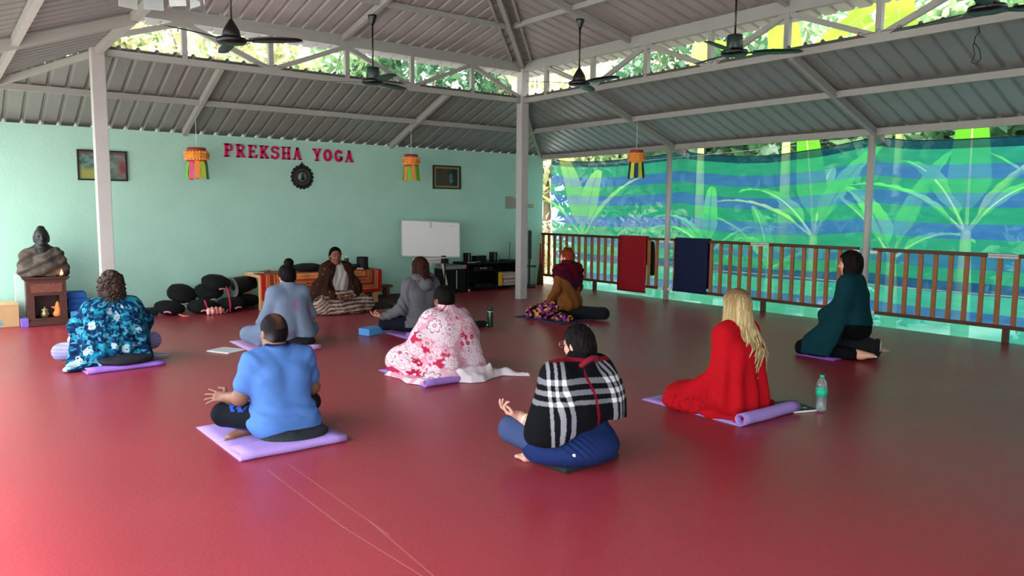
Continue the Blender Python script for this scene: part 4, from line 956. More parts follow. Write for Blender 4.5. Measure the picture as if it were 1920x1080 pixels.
s.ell((0, .03, .06), (.23, .17, .10), k=.08).cap((-.02, .01, .08), (0, -.01, .27), .19, .13, k=.10).cap((-.135, -.01, .285), (.135, -.01, .285), .062, k=.05).cap((-.17, 0, .26), (-.2, .05, .08), .075, .09, k=.08).cap((.17, 0, .26), (.19, .05, .08), .075, .09, k=.08)
s.cut(lambda X, Y, Z: (0.004 - Z) + 0 * X + 0 * Y); s.ell((0, .10, .36), (.07, .12, .07), .03, 's')
grow('shawl', s, vcmat('wool_shawl', .95, .1, .5), sta, disp=shawl_fold, col=lambda P, N: blend(blend(flat(P, (78, 68, 60)), ss(.5, .6, vnoise(P, 26, 2)) * .6, (104, 94, 84)), ss(.3, .9, np.sin(P[:, 2] * 44 + P[:, 0] * 22)) * .6, (46, 40, 40)))
lp = empty('oil_lamp', (1.265, 11.01, .612), 0, 'small lit oil lamp on the front edge of the shrine cabinet', 'lamp')
MB().lathe([(.012, 0), (.03, .012), (.036, .025), (.03, .022), (.001, .014)], n=18).build('dish', bs, lp)
fm = bpy.data.materials.new('flame'); fm.use_nodes = True; b = fm.node_tree.nodes['Principled BSDF']; b.inputs['Base Color'].default_value = (1, .55, .15, 1); b.inputs['Emission Color'].default_value = (1, .52, .16, 1); b.inputs['Emission Strength'].default_value = 6
MB().lathe([(.003, .02), (.014, .035), (.013, .048), (.004, .07), (.0005, .085)], n=14).build('flame', fm, lp)
o = MB().box((-.10, -.03, 0), (.10, .03, .63), bev=.006).build('leaning_board', mat('pale_mint_board', (184, 206, 194), .7, .04), loc=(.90, 11.60, 0)); tag(o, 'pale narrow board standing behind the left side of the shrine cabinet', 'board')
cb = empty('cardboard_box', (.52, 11.30, 0), R(3), 'brown cardboard box with a blue print, in the far left corner', 'box'); kraft = mat('kraft_card', (186, 150, 104), .8, .05, 10)
MB().box((-.27, -.18, 0), (.27, .18, .27), bev=.004).build('carton', kraft, cb); MB().box((-.274, -.184, .268), (.274, .184, .29), bev=.004).build('lid', mat('kraft_light', (198, 164, 118), .8, .05), cb)
m = MB(); m.prism([(.02, .03), (.06, .06), (.10, .12), (.08, .05), (.12, .04), (.06, .02)], .1805, .1815, Mw @ Matrix.Identity(4)); m.build('blue_print', mat('blue_ink', (96, 150, 176), .8), cb)
o = MB().box((-.04, -.11, 0), (.04, .11, .10), bev=.006).build('yoga_block', mat('purple_foam', (124, 96, 184), .8, .05, 30), loc=(.845, 11.10, 0)); tag(o, 'purple foam block on the floor between the cardboard box and the shrine', 'block')
fb = mat('sky_blue_foam', (86, 146, 206), .85, .05, 30, bump=.1); fd = mat('royal_blue_foam', (42, 92, 168), .85, .05, 30, bump=.1)
for k, (x, y, z, rz, mm, lb) in enumerate(((1.46, 11.20, 0, .05, fb, 'light blue foam block on the floor at the bottom of the stack by the shrine'), (1.455, 11.21, .076, .02, fb, 'light blue foam block second from the floor in the stack by the shrine'), (1.45, 11.34, .152, -.03, fd, 'darker blue foam block, lowest of the three on top of the stack'), (1.45, 11.34, .228, .04, fd, 'darker blue foam block, middle of the three on top of the stack'), (1.44, 11.33, .304, -.02, fd, 'darker blue foam block topmost in the stack by the shrine'))):
    o = MB().box((-.115, -.15 if k > 1 else -.17, 0), (.115, .15, .075), bev=.010).build('yoga_block', mm, loc=(x, y, z), rot=(0, 0, rz)); tag(o, lb, 'block', 'foam blocks stacked by the shrine')

# ================================================================== MATS AND SMALL THINGS ON THE FLOOR
def foam(c): return mat('mat_%d_%d_%d' % c, c, .85, .05, 40, bump=.25, bscale=220)
def yoga_mat(x0, x1, y0, y1, col, label, r=.03, turns=.5, tail=.12, skew=0, rz=0, sag=0, name='yoga_mat', group='yoga mats on the floor'):
    """flat mat from y1 (far) to y0 (near); the near end curls up and back with radius r for so many turns"""
    t = .005; prof = [(y1, 0)]
    for k in range(1, 12): prof.append((y1 + (y0 - y1) * k / 12, 0))
    n = int(24 * max(turns, .1)) + 1
    for k in range(n + 1):
        a = 2 * PI * turns * k / n; rr = r * (1 - .16 * a / (2 * PI)); prof.append((y0 - rr * math.sin(a), r - rr * math.cos(a)))
    if turns <= .6:
        e = prof[-1]; prof += [(e[0] + tail * .5, e[1] - sag * .5), (e[0] + tail, e[1] - sag)]
    cx_ = (x0 + x1) / 2; cy_ = (y0 + y1) / 2; o = None
    pts = []
    for i, (y, z) in enumerate(prof):
        a = prof[max(i - 1, 0)]; b = prof[min(i + 1, len(prof) - 1)]; d = Vector((b[0] - a[0], b[1] - a[1])).normalized(); nrm = Vector((d.y, -d.x))   # points up/in on the flat part
        pts.append(((y, z + .001), (y + nrm.x * t, z + .001 + nrm.y * t)))
    v = []; nx = 8
    for (lo, hi) in pts:
        for q in (lo, hi):
            for j in range(nx + 1): v.append((x0 + (x1 - x0) * j / nx - cx_ + skew * (q[0] - cy_), q[0] - cy_ + .004 * math.sin(j * 1.3), q[1]))
    w_ = nx + 1; f = []
    for i in range(len(pts) - 1):
        a = i * 2 * w_; b = (i + 1) * 2 * w_
        for j in range(nx):
            f.append((a + j, b + j, b + j + 1, a + j + 1)); f.append((a + w_ + j, a + w_ + j + 1, b + w_ + j + 1, b + w_ + j))
        f.append((a, a + w_, b + w_, b)); f.append((a + nx, b + nx, b + w_ + nx, a + w_ + nx))
    e = (len(pts) - 1) * 2 * w_
    for j in range(nx): f.append((j, j + 1, w_ + j + 1, w_ + j)); f.append((e + j, e + w_ + j, e + w_ + j + 1, e + j + 1))
    me = bpy.data.meshes.new(name); me.from_pydata(v, [], f); me.update()
    bm = bmesh.new(); bm.from_mesh(me); bmesh.ops.recalc_face_normals(bm, faces=bm.faces[:]); bm.to_mesh(me); bm.free()
    me.polygons.foreach_set('use_smooth', [True] * len(me.polygons))
    o = link(name, me, foam(col), None, (cx_, cy_, 0), (0, 0, rz)); tag(o, label, 'yoga mat', group)
    return o
LIL = (156, 126, 192)
yoga_mat(1.36, 2.03, 4.43, 5.30, LIL, 'lilac mat with a curled near edge under the bald man in the blue shirt', r=.028, turns=.5, tail=.20, sag=.012, skew=-.02)
yoga_mat(3.22, 3.88, 5.41, 6.24, (152, 112, 190), 'purple mat rolled at its near end under the pink flowered shawl', r=.032, turns=1.15)
yoga_mat(.99, 1.65, 7.60, 8.45, (148, 104, 200), 'purple mat under the person in the blue patterned wrap', r=.022, turns=.5, tail=.1, rz=R(5))
yoga_mat(2.56, 3.22, 7.56, 8.55, (184, 146, 190), 'pale mauve mat under the person with the dark hair bun', r=.03, turns=1.1, rz=R(-1))
yoga_mat(4.27, 4.93, 7.56, 8.20, (160, 116, 184), 'mauve mat rolled at its near end under the person in the grey hoodie', r=.04, turns=1.1)
yoga_mat(4.40, 5.08, 3.13, 4.05, LIL, 'lilac mat with a wide roll at the near end under the red shawl', r=.046, turns=1.3)
yoga_mat(6.42, 7.08, 7.42, 8.35, (52, 48, 78), 'dark blue mat under the person in the ochre jumper', r=.012, turns=.3, rz=R(4))
yoga_mat(7.14, 7.72, 4.0, 4.42, (140, 84, 176), 'purple mat under the kneeling person in the teal shawl', r=.012, turns=.3)
pad('meditation_cushion', (1.79, 4.66, .008), .225, .085, dark_cloth, 'charcoal flat cushion under the bald man in the blue shirt', 'cushion', seed=3)
o = MB().box((-.23, -.16, 0), (.23, .2, .034), bev=.015).build('meditation_cushion', dark_cloth, loc=(3.0, 3.29, 0), rot=(0, 0, R(3))); tag(o, 'thin dark seat pad under the woman in the checked shawl', 'cushion')
pad('meditation_cushion', (1.38, 7.80, .03), .25, .085, mat('plum_cotton', (24, 20, 28), .9, .1, 30), 'dark plum cushion under the person in the blue patterned wrap', 'cushion', seed=5)
pad('meditation_cushion', (3.06, 7.86, .008), .22, .10, mat('aubergine_cotton', (25, 18, 25), .9, .1, 30), 'dark cushion under the person with the dark hair bun', 'cushion', seed=6)
# white notebook, black notebook, block, flask, pouch
nb = empty('notebook', (2.37, 8.02, 0), R(28), 'white notebook lying open on the red floor left of the hair bun person', 'notebook'); pw = mat('white_paper_page', (216, 218, 214), .8, .02)
MB().box((-.12, -.15, .001), (.12, .15, .012), bev=.002).build('pages', pw, nb); MB().box((-.095, -.12, .0121), (.09, .12, .0125)).build('writing_area', mat('grey_writing', (192, 196, 192), .8, .08, 90), nb)
nb = empty('notebook', (5.17, 3.20, 0), R(-20), 'black covered notebook lying past the lilac roll near the water bottle', 'notebook')
MB().box((-.10, -.14, .002), (.10, .14, .016)).build('pages', pw, nb); MB().box((-.103, -.143, .016), (.103, .143, .019), bev=.001).build('cover', mat('black_cover', (24, 24, 28), .5), nb)
MB().box((.02, -.10, .0191), (.05, -.07, .0194)).build('sticker', pw, nb)
o = MB().box((-.125, -.085, 0), (.125, .085, .085), bev=.008).build('yoga_block', fb, loc=(4.09, 8.11, 0), rot=(0, 0, R(20))); tag(o, 'light blue foam block on the floor in front of the grey hoodie knee', 'block')
fl_ = empty('flask', (5.60, 7.78, 0), 0, 'tall dark green flask with a steel band standing on the red floor', 'flask')
MB().lathe([(.034, 0), (.036, .006), (.036, .185), (.033, .195)], n=24).build('body', mat('green_lacquer', (22, 62, 42), .25, .05, metal=.4, spec=.6), fl_); MB().lathe([(.0345, .186), (.0345, .206)], n=24).build('steel_band', alu, fl_); MB().lathe([(.035, .205), (.035, .245), (.03, .252), (.001, .253)], n=24).build('cap', mat('green_cap', (26, 54, 40), .35, .05), fl_)
s = Solid((-.16, -.1, -.02), (.16, .1, .13), .008); s.cap((-.09, 0, .045), (.08, 0, .04), .045, .04, k=.04)
o = grow('pouch', s, black_cloth, disp=lambda P, N: (fbm(P, 16, 3) - .5) * .02, loc=(5.44, 7.80, 0)); tag(o, 'black cloth pouch lying on the floor beside the green flask', 'pouch')
MB().ell((.105, -.03, .03), (.012, .012, .012), 10).build('white_toggle', pw, o)
# ================================================================== GARDEN OUTSIDE
gm_ = mat('pale_garden_ground', (192, 192, 186), .95, .08, .6)
struct(MB().box((-40, -40, -.6), (70, 80, -.42)).build('ground', gm_), 'pale garden ground around the hall', 'ground')
def leaf_mat(name, c1, c2, scale=1.2, tl=.5):
    m = bpy.data.materials.new(name); m.use_nodes = True; t = m.node_tree; t.nodes.clear(); N = t.nodes.new; K = t.links.new
    ou = N('ShaderNodeOutputMaterial'); co = N('ShaderNodeTexCoord'); nz = N('ShaderNodeTexNoise'); nz.inputs['Scale'].default_value = scale; nz.inputs['Detail'].default_value = 3; K(co.outputs['Object'], nz.inputs['Vector'])
    mr = N('ShaderNodeMapRange'); mr.inputs[1].default_value = .35; mr.inputs[2].default_value = .65; K(nz.outputs['Fac'], mr.inputs[0])
    mx = N('ShaderNodeMix'); mx.data_type = 'RGBA'; mx.inputs[6].default_value = L4(c1); mx.inputs[7].default_value = L4(c2); K(mr.outputs[0], mx.inputs[0])
    pb = N('ShaderNodeBsdfPrincipled'); pb.inputs['Roughness'].default_value = .45; K(mx.outputs[2], pb.inputs['Base Color'])
    tr = N('ShaderNodeBsdfTranslucent'); K(mx.outputs[2], tr.inputs[0]); ms = N('ShaderNodeMixShader'); ms.inputs[0].default_value = tl
    K(pb.outputs[0], ms.inputs[1]); K(tr.outputs[0], ms.inputs[2]); K(ms.outputs[0], ou.inputs[0]); return m
lf = [leaf_mat('leaf_mid', (92, 132, 84), (168, 192, 140)), leaf_mat('leaf_dark', (40, 76, 52), (92, 130, 88)), leaf_mat('leaf_yellow', (168, 170, 116), (216, 210, 172)), leaf_mat('leaf_dry', (170, 150, 110), (206, 192, 160))]
bl = [leaf_mat('banana_leaf', (98, 172, 38), (150, 214, 60), .5, .65), leaf_mat('banana_leaf_yellow', (176, 196, 60), (224, 222, 96), .6, .65), leaf_mat('banana_leaf_dry', (176, 140, 84), (206, 176, 120), 2)]
bark = mat('bark', (116, 100, 78), .9, .2, 8, bump=.5, bscale=12); bstem = mat('banana_stem', (150, 160, 90), .6, .25, 5)
def crown_mesh(name, c, r, n, size, seed):
    g = np.random.default_rng(seed); k = g.normal(size=(n, 3)); k /= np.linalg.norm(k, axis=1)[:, None]
    lump = .72 + .5 * vnoise(k + 5, 1.7, seed); rad = g.uniform(.35, 1, n) ** .5 * lump
    P = k * rad[:, None] * np.array(r) + np.array(c)
    d = g.normal(size=(n, 3)); d[:, 2] -= .5; d /= np.linalg.norm(d, axis=1)[:, None]
    u = np.cross(d, g.normal(size=(n, 3))); u /= np.linalg.norm(u, axis=1)[:, None]; w_ = np.cross(d, u)
    L = size * g.uniform(.7, 1.4, n)[:, None]; W = L * .21
    V = np.stack([P, P + d * L * .45 + u * W + w_ * L * .05, P + d * L - w_ * L * .10, P + d * L * .45 - u * W + w_ * L * .05], 1).reshape(-1, 3)
    return npmesh(name, V, np.arange(4 * n).reshape(-1, 4))
def tree(x, y, h, r, n, size, m, label, seed, cat='tree', group='trees beyond the hall'):
    o = empty('tree', (x, y, -.42), 0, label, cat, group); H = h + .42; rr = random.Random(seed)
    link('crown', crown_mesh('crown', (0, 0, H), r, n, size, seed), m, o)
    b = MB(); b.tube([(0, 0, 0), (.1, .05, H * .4), (rr.uniform(-.3, .3), rr.uniform(-.3, .3), H)], [.17, .12, .05], 9)
    for k in range(5):
        a = rr.uniform(0, 2 * PI); z = H * rr.uniform(.5, .8); b.tube([(.08, .03, z), (math.cos(a) * r[0] * .35, math.sin(a) * r[1] * .35, z + r[2] * .4), (math.cos(a) * r[0] * .7, math.sin(a) * r[1] * .7, H + rr.uniform(-.2, .5) * r[2])], [.06, .04, .015], 6)
    b.build('trunk', bark, o); return o
TR = [(-1.6, 15.5, 4.6, (2.2, 1.8, 1.5), 2200, .34, 2, 'pale yellowish tree behind the hall, seen at the far left of the roof gap'),
      (1.8, 17.5, 5.0, (2.4, 2.0, 1.7), 2600, .32, 0, 'mid green tree behind the hall, seen past the left column'),
      (4.6, 16.2, 4.9, (2.3, 1.8, 1.7), 2400, .30, 2, 'dry yellow tree behind the hall above the pink lettering'),
      (7.6, 18.5, 5.4, (2.6, 2.2, 2.0), 2800, .32, 0, 'broad mid green tree behind the hall above the whiteboard'),
      (10.6, 17.2, 5.0, (2.4, 2.0, 1.9), 2600, .30, 1, 'dark green tree behind the corner column'),
      (14.2, 17.0, 4.2, (2.6, 2.2, 2.6), 2800, .30, 2, 'pale tree beyond the gap between mint wall and netting'),
      (15.2, 12.6, 4.4, (2.2, 2.2, 2.2), 2400, .30, 1, 'dark tree beyond the rail, right of the centre column'),
      (17.8, 9.6, 5.4, (2.6, 2.6, 2.4), 2800, .34, 0, 'mid green tree beyond the middle of the netting'),
      (15.4, 5.2, 5.0, (2.2, 2.2, 2.2), 2600, .34, 0, 'leafy tree over the right end of the roof gap'),
      (14.6, 2.2, 4.6, (2.2, 2.2, 2.2), 2400, .34, 0, 'leafy tree beyond the far right of the netting'),
      (18.6, 14.2, 5.2, (2.6, 2.6, 2.6), 2400, .34, 3, 'dry pale tree far beyond the rail corner'),
      (20.5, 5.0, 5.6, (3.0, 3.0, 3.2), 2600, .40, 1, 'large dark tree far beyond the right of the netting')]
for k, (x, y, h, r, n, sz, mi, lb) in enumerate(TR): tree(x, y, h, r, n, sz, lf[mi], lb, 40 + k)
BK = [(16.2, 15.4, 1.6), (17.2, 12.6, 1.8), (16.4, 10.4, 1.5), (17.0, 7.8, 1.9), (16.2, 5.6, 1.6), (16.8, 3.2, 1.8), (15.4, .8, 1.7), (14.6, -1.6, 1.6), (18.4, 17.6, 2.2), (12.4, 20.5, 1.9)]
for k, (x, y, h) in enumerate(BK): tree(x, y, h, (2.1, 1.9, 2.3), 4200, .42, lf[1 if k % 3 else 0], 'bushy low tree in the green belt beyond the netting and the rail', 140 + k, group='bushy low trees beyond the netting')
SH = [(12.6, 11.2, 'low shrub outside the rail by the hall corner', 3), (12.9, 8.7, 'low shrub outside the netting behind the red mat', 0), (13.2, 6.4, 'low shrub outside the netting behind the navy mat', 1), (12.7, 3.6, 'low shrub outside the netting behind the kneeling person', 0), (12.3, 13.6, 'dry shrub outside the gap by the end of the mint wall', 3), (14.5, 10.2, 'taller shrub beyond the red mat', 1)]
for k, (x, y, lb, mi) in enumerate(SH):
    o = empty('shrub', (x, y, -.42), 0, lb, 'shrub', 'shrubs outside the rail'); link('foliage', crown_mesh('foliage', (0, 0, .9), (1.1, 1.1, 1.0), 900, .2, 90 + k), lf[mi], o)
    MB().tube([(0, 0, 0), (.05, 0, .5), (0, .05, 1.0)], [.05, .04, .02], 7).build('stem', bark, o)
def banana(x, y, h, leaves, label, seed, mi=0):
    """leaves: (azimuth deg, rise deg, length, width, droop)"""
    o = empty('banana_plant', (x, y, -.42), 0, label, 'plant', 'banana plants outside the netting'); H = h + .42
    MB().tube([(0, 0, 0), (.03, 0, H * .5), (0, 0, H)], [.12, .10, .06], 12).build('stem', bstem, o)
    rr = random.Random(seed)
    for q, (az, el, L, W, dr_) in enumerate(leaves):
        n = 26; p = Vector((0, 0, H - .05)); ca, sa = math.cos(R(az)), math.sin(R(az)); rows = []; e = R(el)
        side = Vector((-sa, ca, 0)).normalized(); pt = L / n * 1.18; rib = []
        for i in range(n + 1):
            s = i / n; rib.append(p.copy()); d = Vector((ca * math.cos(e), sa * math.cos(e), math.sin(e))); up = side.cross(d)
            t = (s - .18) / .82; w_ = 0 if t <= 0 else W * min(1, t * 5) ** .6 * (max(1 - t, 0)) ** .42 * 1.12
            rows.append((p + side * w_ / 2 + up * -.10 * w_, p.copy(), p - side * w_ / 2 + up * -.10 * w_)); p = p + d * pt; e -= R(dr_) / n * (.4 + 1.2 * s)
        v = []; f = []
        for i, (a, b, c) in enumerate(rows):
            j = .012 * math.sin(i * 2.1 + q); v += [a + Vector((0, 0, j)), b, c - Vector((0, 0, j))]
        for i in range(int(n * .16), n): k = i * 3; f += [(k, k + 1, k + 4, k + 3), (k + 1, k + 2, k + 5, k + 4)]
        m = MB(); m.add(v, f, True); lo = m.build('leaf', bl[mi if q % 4 else (mi + (1 if mi == 0 and q else 0))], o)
        MB().tube(rib, [.022 * (1 - i / n) + .004 for i in range(n + 1)], 6).build('midrib', mat('pale_midrib', (196, 206, 120), .5, .05), lo)
banana(11.4, 4.55, 1.25, [(200, 80, 1.75, .52, 12), (60, 55, 1.6, .42, 50), (330, 50, 1.5, .4, 70), (130, 45, 1.5, .4, 60), (270, 60, 1.4, .4, 40)], 'banana plant with one upright leaf rising over the net hem at the far right', 1)
banana(11.5, 6.9, 1.1, [(190, 76, 1.9, .50, 10), (250, 60, 1.7, .44, 40), (80, 50, 1.7, .42, 70), (20, 60, 1.6, .4, 50), (140, 40, 1.6, .36, 60)], 'banana plant with a broad bright leaf over the net hem, left of the dark bob', 2)
banana(12.6, 8.2, 3.4, [(205, 62, 2.1, .62, 45), (160, 50, 2.0, .58, 60), (260, 56, 2.1, .6, 50), (40, 50, 2, .5, 60), (310, 58, 2.0, .55, 40)], 'tall banana plant whose leaves fill the roof gap over the middle fan', 3)
banana(12.9, 10.4, 3.1, [(215, 66, 1.9, .55, 40), (150, 48, 1.9, .5, 60), (280, 58, 2.0, .55, 40), (30, 50, 1.8, .5, 60)], 'tall yellowing banana plant seen in the roof gap right of the centre column', 4, 1)
banana(11.9, 12.9, .9, [(200, 70, 1.9, .5, 30), (240, 60, 1.8, .46, 40), (140, 55, 1.7, .44, 50), (300, 60, 1.7, .45, 40), (60, 60, 1.6, .4, 60)], 'yellow green banana plant in the gap between the mint wall and the netting', 5, 1)
banana(11.6, 9.1, .7, [(170, 60, 1.4, .3, 90), (220, 70, 1.5, .28, 60), (100, 50, 1.3, .3, 90), (300, 50, 1.3, .3, 80)], 'young banana plant outside the netting left of the pipe post', 6)
banana(11.7, 5.7, .8, [(180, 55, 1.6, .38, 50), (250, 70, 1.6, .4, 30), (100, 60, 1.5, .38, 50), (330, 40, 1.3, .36, 80)], 'banana plant outside the netting right of the second pipe post', 7)
banana(11.7, 3.2, .9, [(170, 60, 1.7, .42, 60), (230, 50, 1.6, .4, 70), (110, 66, 1.6, .42, 40), (20, 50, 1.4, .4, 60)], 'banana plant outside the netting at the edge of the view', 8)
banana(11.8, 7.9, .5, [(195, 40, 1.6, .3, 60), (120, 60, 1.4, .3, 60), (260, 30, 1.5, .3, 50), (60, 70, 1.2, .3, 40)], 'low banana plant outside the netting above the navy mat', 9)
banana(14.8, 7.2, 3.6, [(200, 60, 2.4, .66, 50), (150, 66, 2.3, .62, 40), (250, 50, 2.3, .6, 60), (90, 50, 2.2, .6, 60)], 'far tall banana plant above the netting behind the green cup fan', 10)
# ================================================================== PEOPLE
def rotm(yaw=0, pitch=0, roll=0):
    return np.array(Euler((pitch, roll, yaw), 'XYZ').to_matrix())
class Fig:
    """joints of one seated figure; x to its right, y forward, z up, origin on the floor under the pelvis"""
    def __init__(s, h, top, shw=.19, hw=.10, lean=.02, hs=1.0, hx=0, yaw=0, pitch=0, roll=0, knees=None, ankles=None, elbows=None, wrists=None, slump=0):
        s.h, s.top, s.shw, s.hw, s.hs = h, top, shw, hw, hs
        s.neck = np.array((hx * .5, lean, top - .25 * hs)); s.head = np.array((hx, lean + .025 + slump, top - .12 * hs)); s.M = rotm(yaw, pitch, roll)
        s.pel = np.array((0, 0, h + .10)); s.sh = [np.array((-shw + .03, lean, top - .315 * hs)), np.array((shw - .03, lean, top - .315 * hs))]
        s.hip = [np.array((-hw, .02, h + .085)), np.array((hw, .02, h + .085))]
        s.knee = [np.array(k, float) for k in (knees or ((-.36, .28, .13), (.36, .28, .13)))]
        s.ank = [np.array(k, float) for k in (ankles or ((.06, .36, .055), (-.08, .30, .05)))]
        s.elb = [np.array(k, float) for k in (elbows or ((-.27, .06, h + .28), (.27, .06, h + .28)))]
        s.wr = [np.array(k, float) for k in (wrists or ((-.32, .27, .22), (.32, .27, .22)))]
    def H(s, v): return s.head + s.M @ (np.array(v, float) * s.hs)
    def hl(s, P): return (np.asarray(P) - s.head) @ s.M / s.hs
    def hgrid(s, X, Y, Z):
        X = (X - s.head[0]) / s.hs; Y = (Y - s.head[1]) / s.hs; Z = (Z - s.head[2]) / s.hs; M = s.M
        return M[0, 0] * X + M[1, 0] * Y + M[2, 0] * Z, M[0, 1] * X + M[1, 1] * Y + M[2, 1] * Z, M[0, 2] * X + M[1, 2] * Y + M[2, 2] * Z
    def hell(s, S, c, r, k=.02, op='u'): S.ell(s.H(c), np.array(r) * s.hs, k * s.hs, op, s.M)
    # ---- body pieces, each growable by a cloth allowance
    def torso(s, S, pad=0, belly=0, k=.07, low=True):
        nz = s.neck[2]; ch = s.pel * .42 + s.neck * .58; wa = s.pel * .7 + s.neck * .3
        if low: S.ell(s.pel + (0, -.01, -.01), (s.hw + .085 + pad, .125 + pad, .105 + pad), k)
        for q in (-1, 1):
            S.cap(s.pel + (q * (s.hw * .55), 0, 0), wa + (q * (s.shw * .33), .01, 0), .10 + pad, .092 + pad, k)
            S.cap(wa + (q * (s.shw * .33), .01, 0), ch + (q * s.shw * .42, 0, .02), .092 + pad + belly * .3, .098 + pad, k)
            S.cap(ch + (q * s.shw * .42, 0, .02), s.sh[0 if q < 0 else 1] * (.75, 1, 1) + (0, 0, -.03), .095 + pad, .062 + pad, k)
        if belly: S.ell(wa + (0, .06, -.02), (.13 + belly, .09 + belly, .12), k)
        S.cap(s.sh[0], s.sh[1], .056 + pad, k=k * .8)
        for q in (0, 1): S.cap(s.neck + (0, -.01, .02), s.sh[q] + (0, -.005, .012), .045 + pad * .6, .045 + pad, .05)
    def neckhead(s, S, nose=1, ears=True):
        S.cap(s.neck - (0, .012, .03), s.H((0, -.02, -.06)), .054 * s.hs + .002, .052 * s.hs, .03)
        e = s.hell
        e(S, (0, -.014, .028), (.076, .096, .090), .01); e(S, (0, .018, -.035), (.060, .068, .084), .03); e(S, (0, .058, -.096), (.028, .024, .022), .03)
        for q in (-1, 1):
            e(S, (q * .036, .052, -.028), (.028, .026, .026), .025); e(S, (q * .050, .02, -.075), (.018, .035, .022), .03)
            e(S, (q * .031, .090, .010), (.017, .012, .010), .012, 's'); e(S, (q * .031, .072, .009), (.016, .014, .012), .004)
            e(S, (q * .030, .078, .030), (.022, .010, .007), .01)
            if ears: e(S, (q * .079, -.012, -.008), (.010, .021, .033), .008)
        S.cap(s.H((0, .084, .012)), s.H((0, .104 * nose, -.026)), .008 * s.hs, .012 * s.hs, .012 * s.hs)
        for q in (-1, 1): e(S, (q * .012, .090, -.030), (.009, .010, .008), .008)
        e(S, (0, .086, -.056), (.022, .010, .006), .008); e(S, (0, .083, -.068), (.020, .010, .007), .006)
    def arm(s, S, q, pad=0, frac=1.0, k=.03, fore=1.0):
        a, b, c = s.sh[q], s.elb[q], s.wr[q]
        if frac <= 1: S.cap(a, a + (b - a) * frac, .052 + pad, .052 - .010 * frac + pad * 1.25, k)
        else:
            S.cap(a, b, .052 + pad, .043 + pad, k); S.cap(b, b + (c - b) * fore, .043 + pad, .043 - .014 * fore + pad, k)
    def leg(s, S, q, pad=0, k=.03, shin=1.0):
        S.cap(s.hip[q], s.knee[q], .088 + pad, .060 + pad, .05); a, b = s.knee[q], s.ank[q]
        S.cap(a, a + (b - a) * .45, .058 + pad, .056 + pad, k); S.cap(a + (b - a) * .45, a + (b - a) * shin, .056 + pad, .056 - .02 * (shin - .45) / .55 + pad, k)
    def hand(s, S, q, d, n, t, L=.175, curl=(25, 25, 20), spread=.16, thumb=(.55, .55), mudra=False):
        """d along the hand, n out of the palm, t towards the thumb side"""
        d = np.array(d, float); d /= np.linalg.norm(d); n = np.array(n, float); n -= d * (n @ d); n /= np.linalg.norm(n); sd = np.cross(d, n); sd = sd if sd @ np.array(t, float) > 0 else -sd
        W = s.wr[q]; u = L / .175; PL = .085 * u
        S.cap(W, W + d * .02 * u, .026 * u, .024 * u, .015)
        K = []
        for i, o in enumerate((.030, .010, -.010, -.029)):
            kp = W + d * (PL - abs(o) * .18) * 1.0 + sd * o * u; K.append(kp); S.cap(W + d * .015 * u + sd * o * .55 * u, kp, .0145 * u, .0115 * u, .014)
        S.ell(W + d * .03 * u + sd * .022 * u + n * .008 * u, np.array((.018, .018, .018)) * u, .015)
        ln = [(.040, .024, .019), (.044, .028, .020), (.041, .026, .020), (.032, .020, .017)]; off = (1, .3, -.4, -1.1)
        for i in range(4):
            p = K[i]; dd = d + sd * spread * off[i]; dd /= np.linalg.norm(dd); a = 0
            cu = curl if not (mudra and i == 0) else (52, 55, 30)
            for j in range(3):
                a += R(cu[j]) * (1 + .12 * i); v = dd * math.cos(a) + n * math.sin(a); e = p + v * ln[i][j] * u; S.cap(p, e, (.0088 - .0006 * j) * u, (.0084 - .0006 * j) * u, .004); p = e
        p = W + d * .022 * u + sd * .026 * u; v = d * thumb[0] + sd * (1 - thumb[0]) * 1.3 + n * thumb[1] * .6; v /= np.linalg.norm(v); e = p + v * .040 * u; S.cap(p, e, .0125 * u, .0105 * u, .010)
        v = d * .8 + sd * .1 + n * thumb[1]; v /= np.linalg.norm(v); e2 = e + v * .030 * u; S.cap(e, e2, .0102 * u, .009 * u, .004); S.cap(e2, e2 + (d * .85 + n * .3) * .022 * u, .009 * u, .0078 * u, .004)
    def foot(s, S, q, d, up=(0, 0, 1), side=1, L=.22):
        """d: heel to toes, side: which way the big toe lies (+1 / -1 along d x up)"""
        d = np.array(d, float); d /= np.linalg.norm(d); up = np.array(up, float); up -= d * (up @ d); up /= np.linalg.norm(up); w_ = np.cross(d, up) * side; A = s.ank[q]
        hl_ = A - d * .035 - up * .02; bl_ = A + d * (L * .52) - up * .026
        S.cap(hl_, A + d * .02, .032, .034, .03); S.cap(A, bl_, .034, .021, .03); S.cap(A + d * .03 - up * .01, bl_ + w_ * .022, .026, .021, .02); S.cap(hl_, bl_ - w_ * .022, .026, .019, .02)
        for i in range(5):
            o = .030 - .0155 * i; r = .0125 if i == 0 else .0092 - .0006 * i; b = bl_ + w_ * o + d * (.012 - .004 * i); S.cap(b, b + d * (.036 - .005 * i) - up * .002, r * 1.05, r, .006)
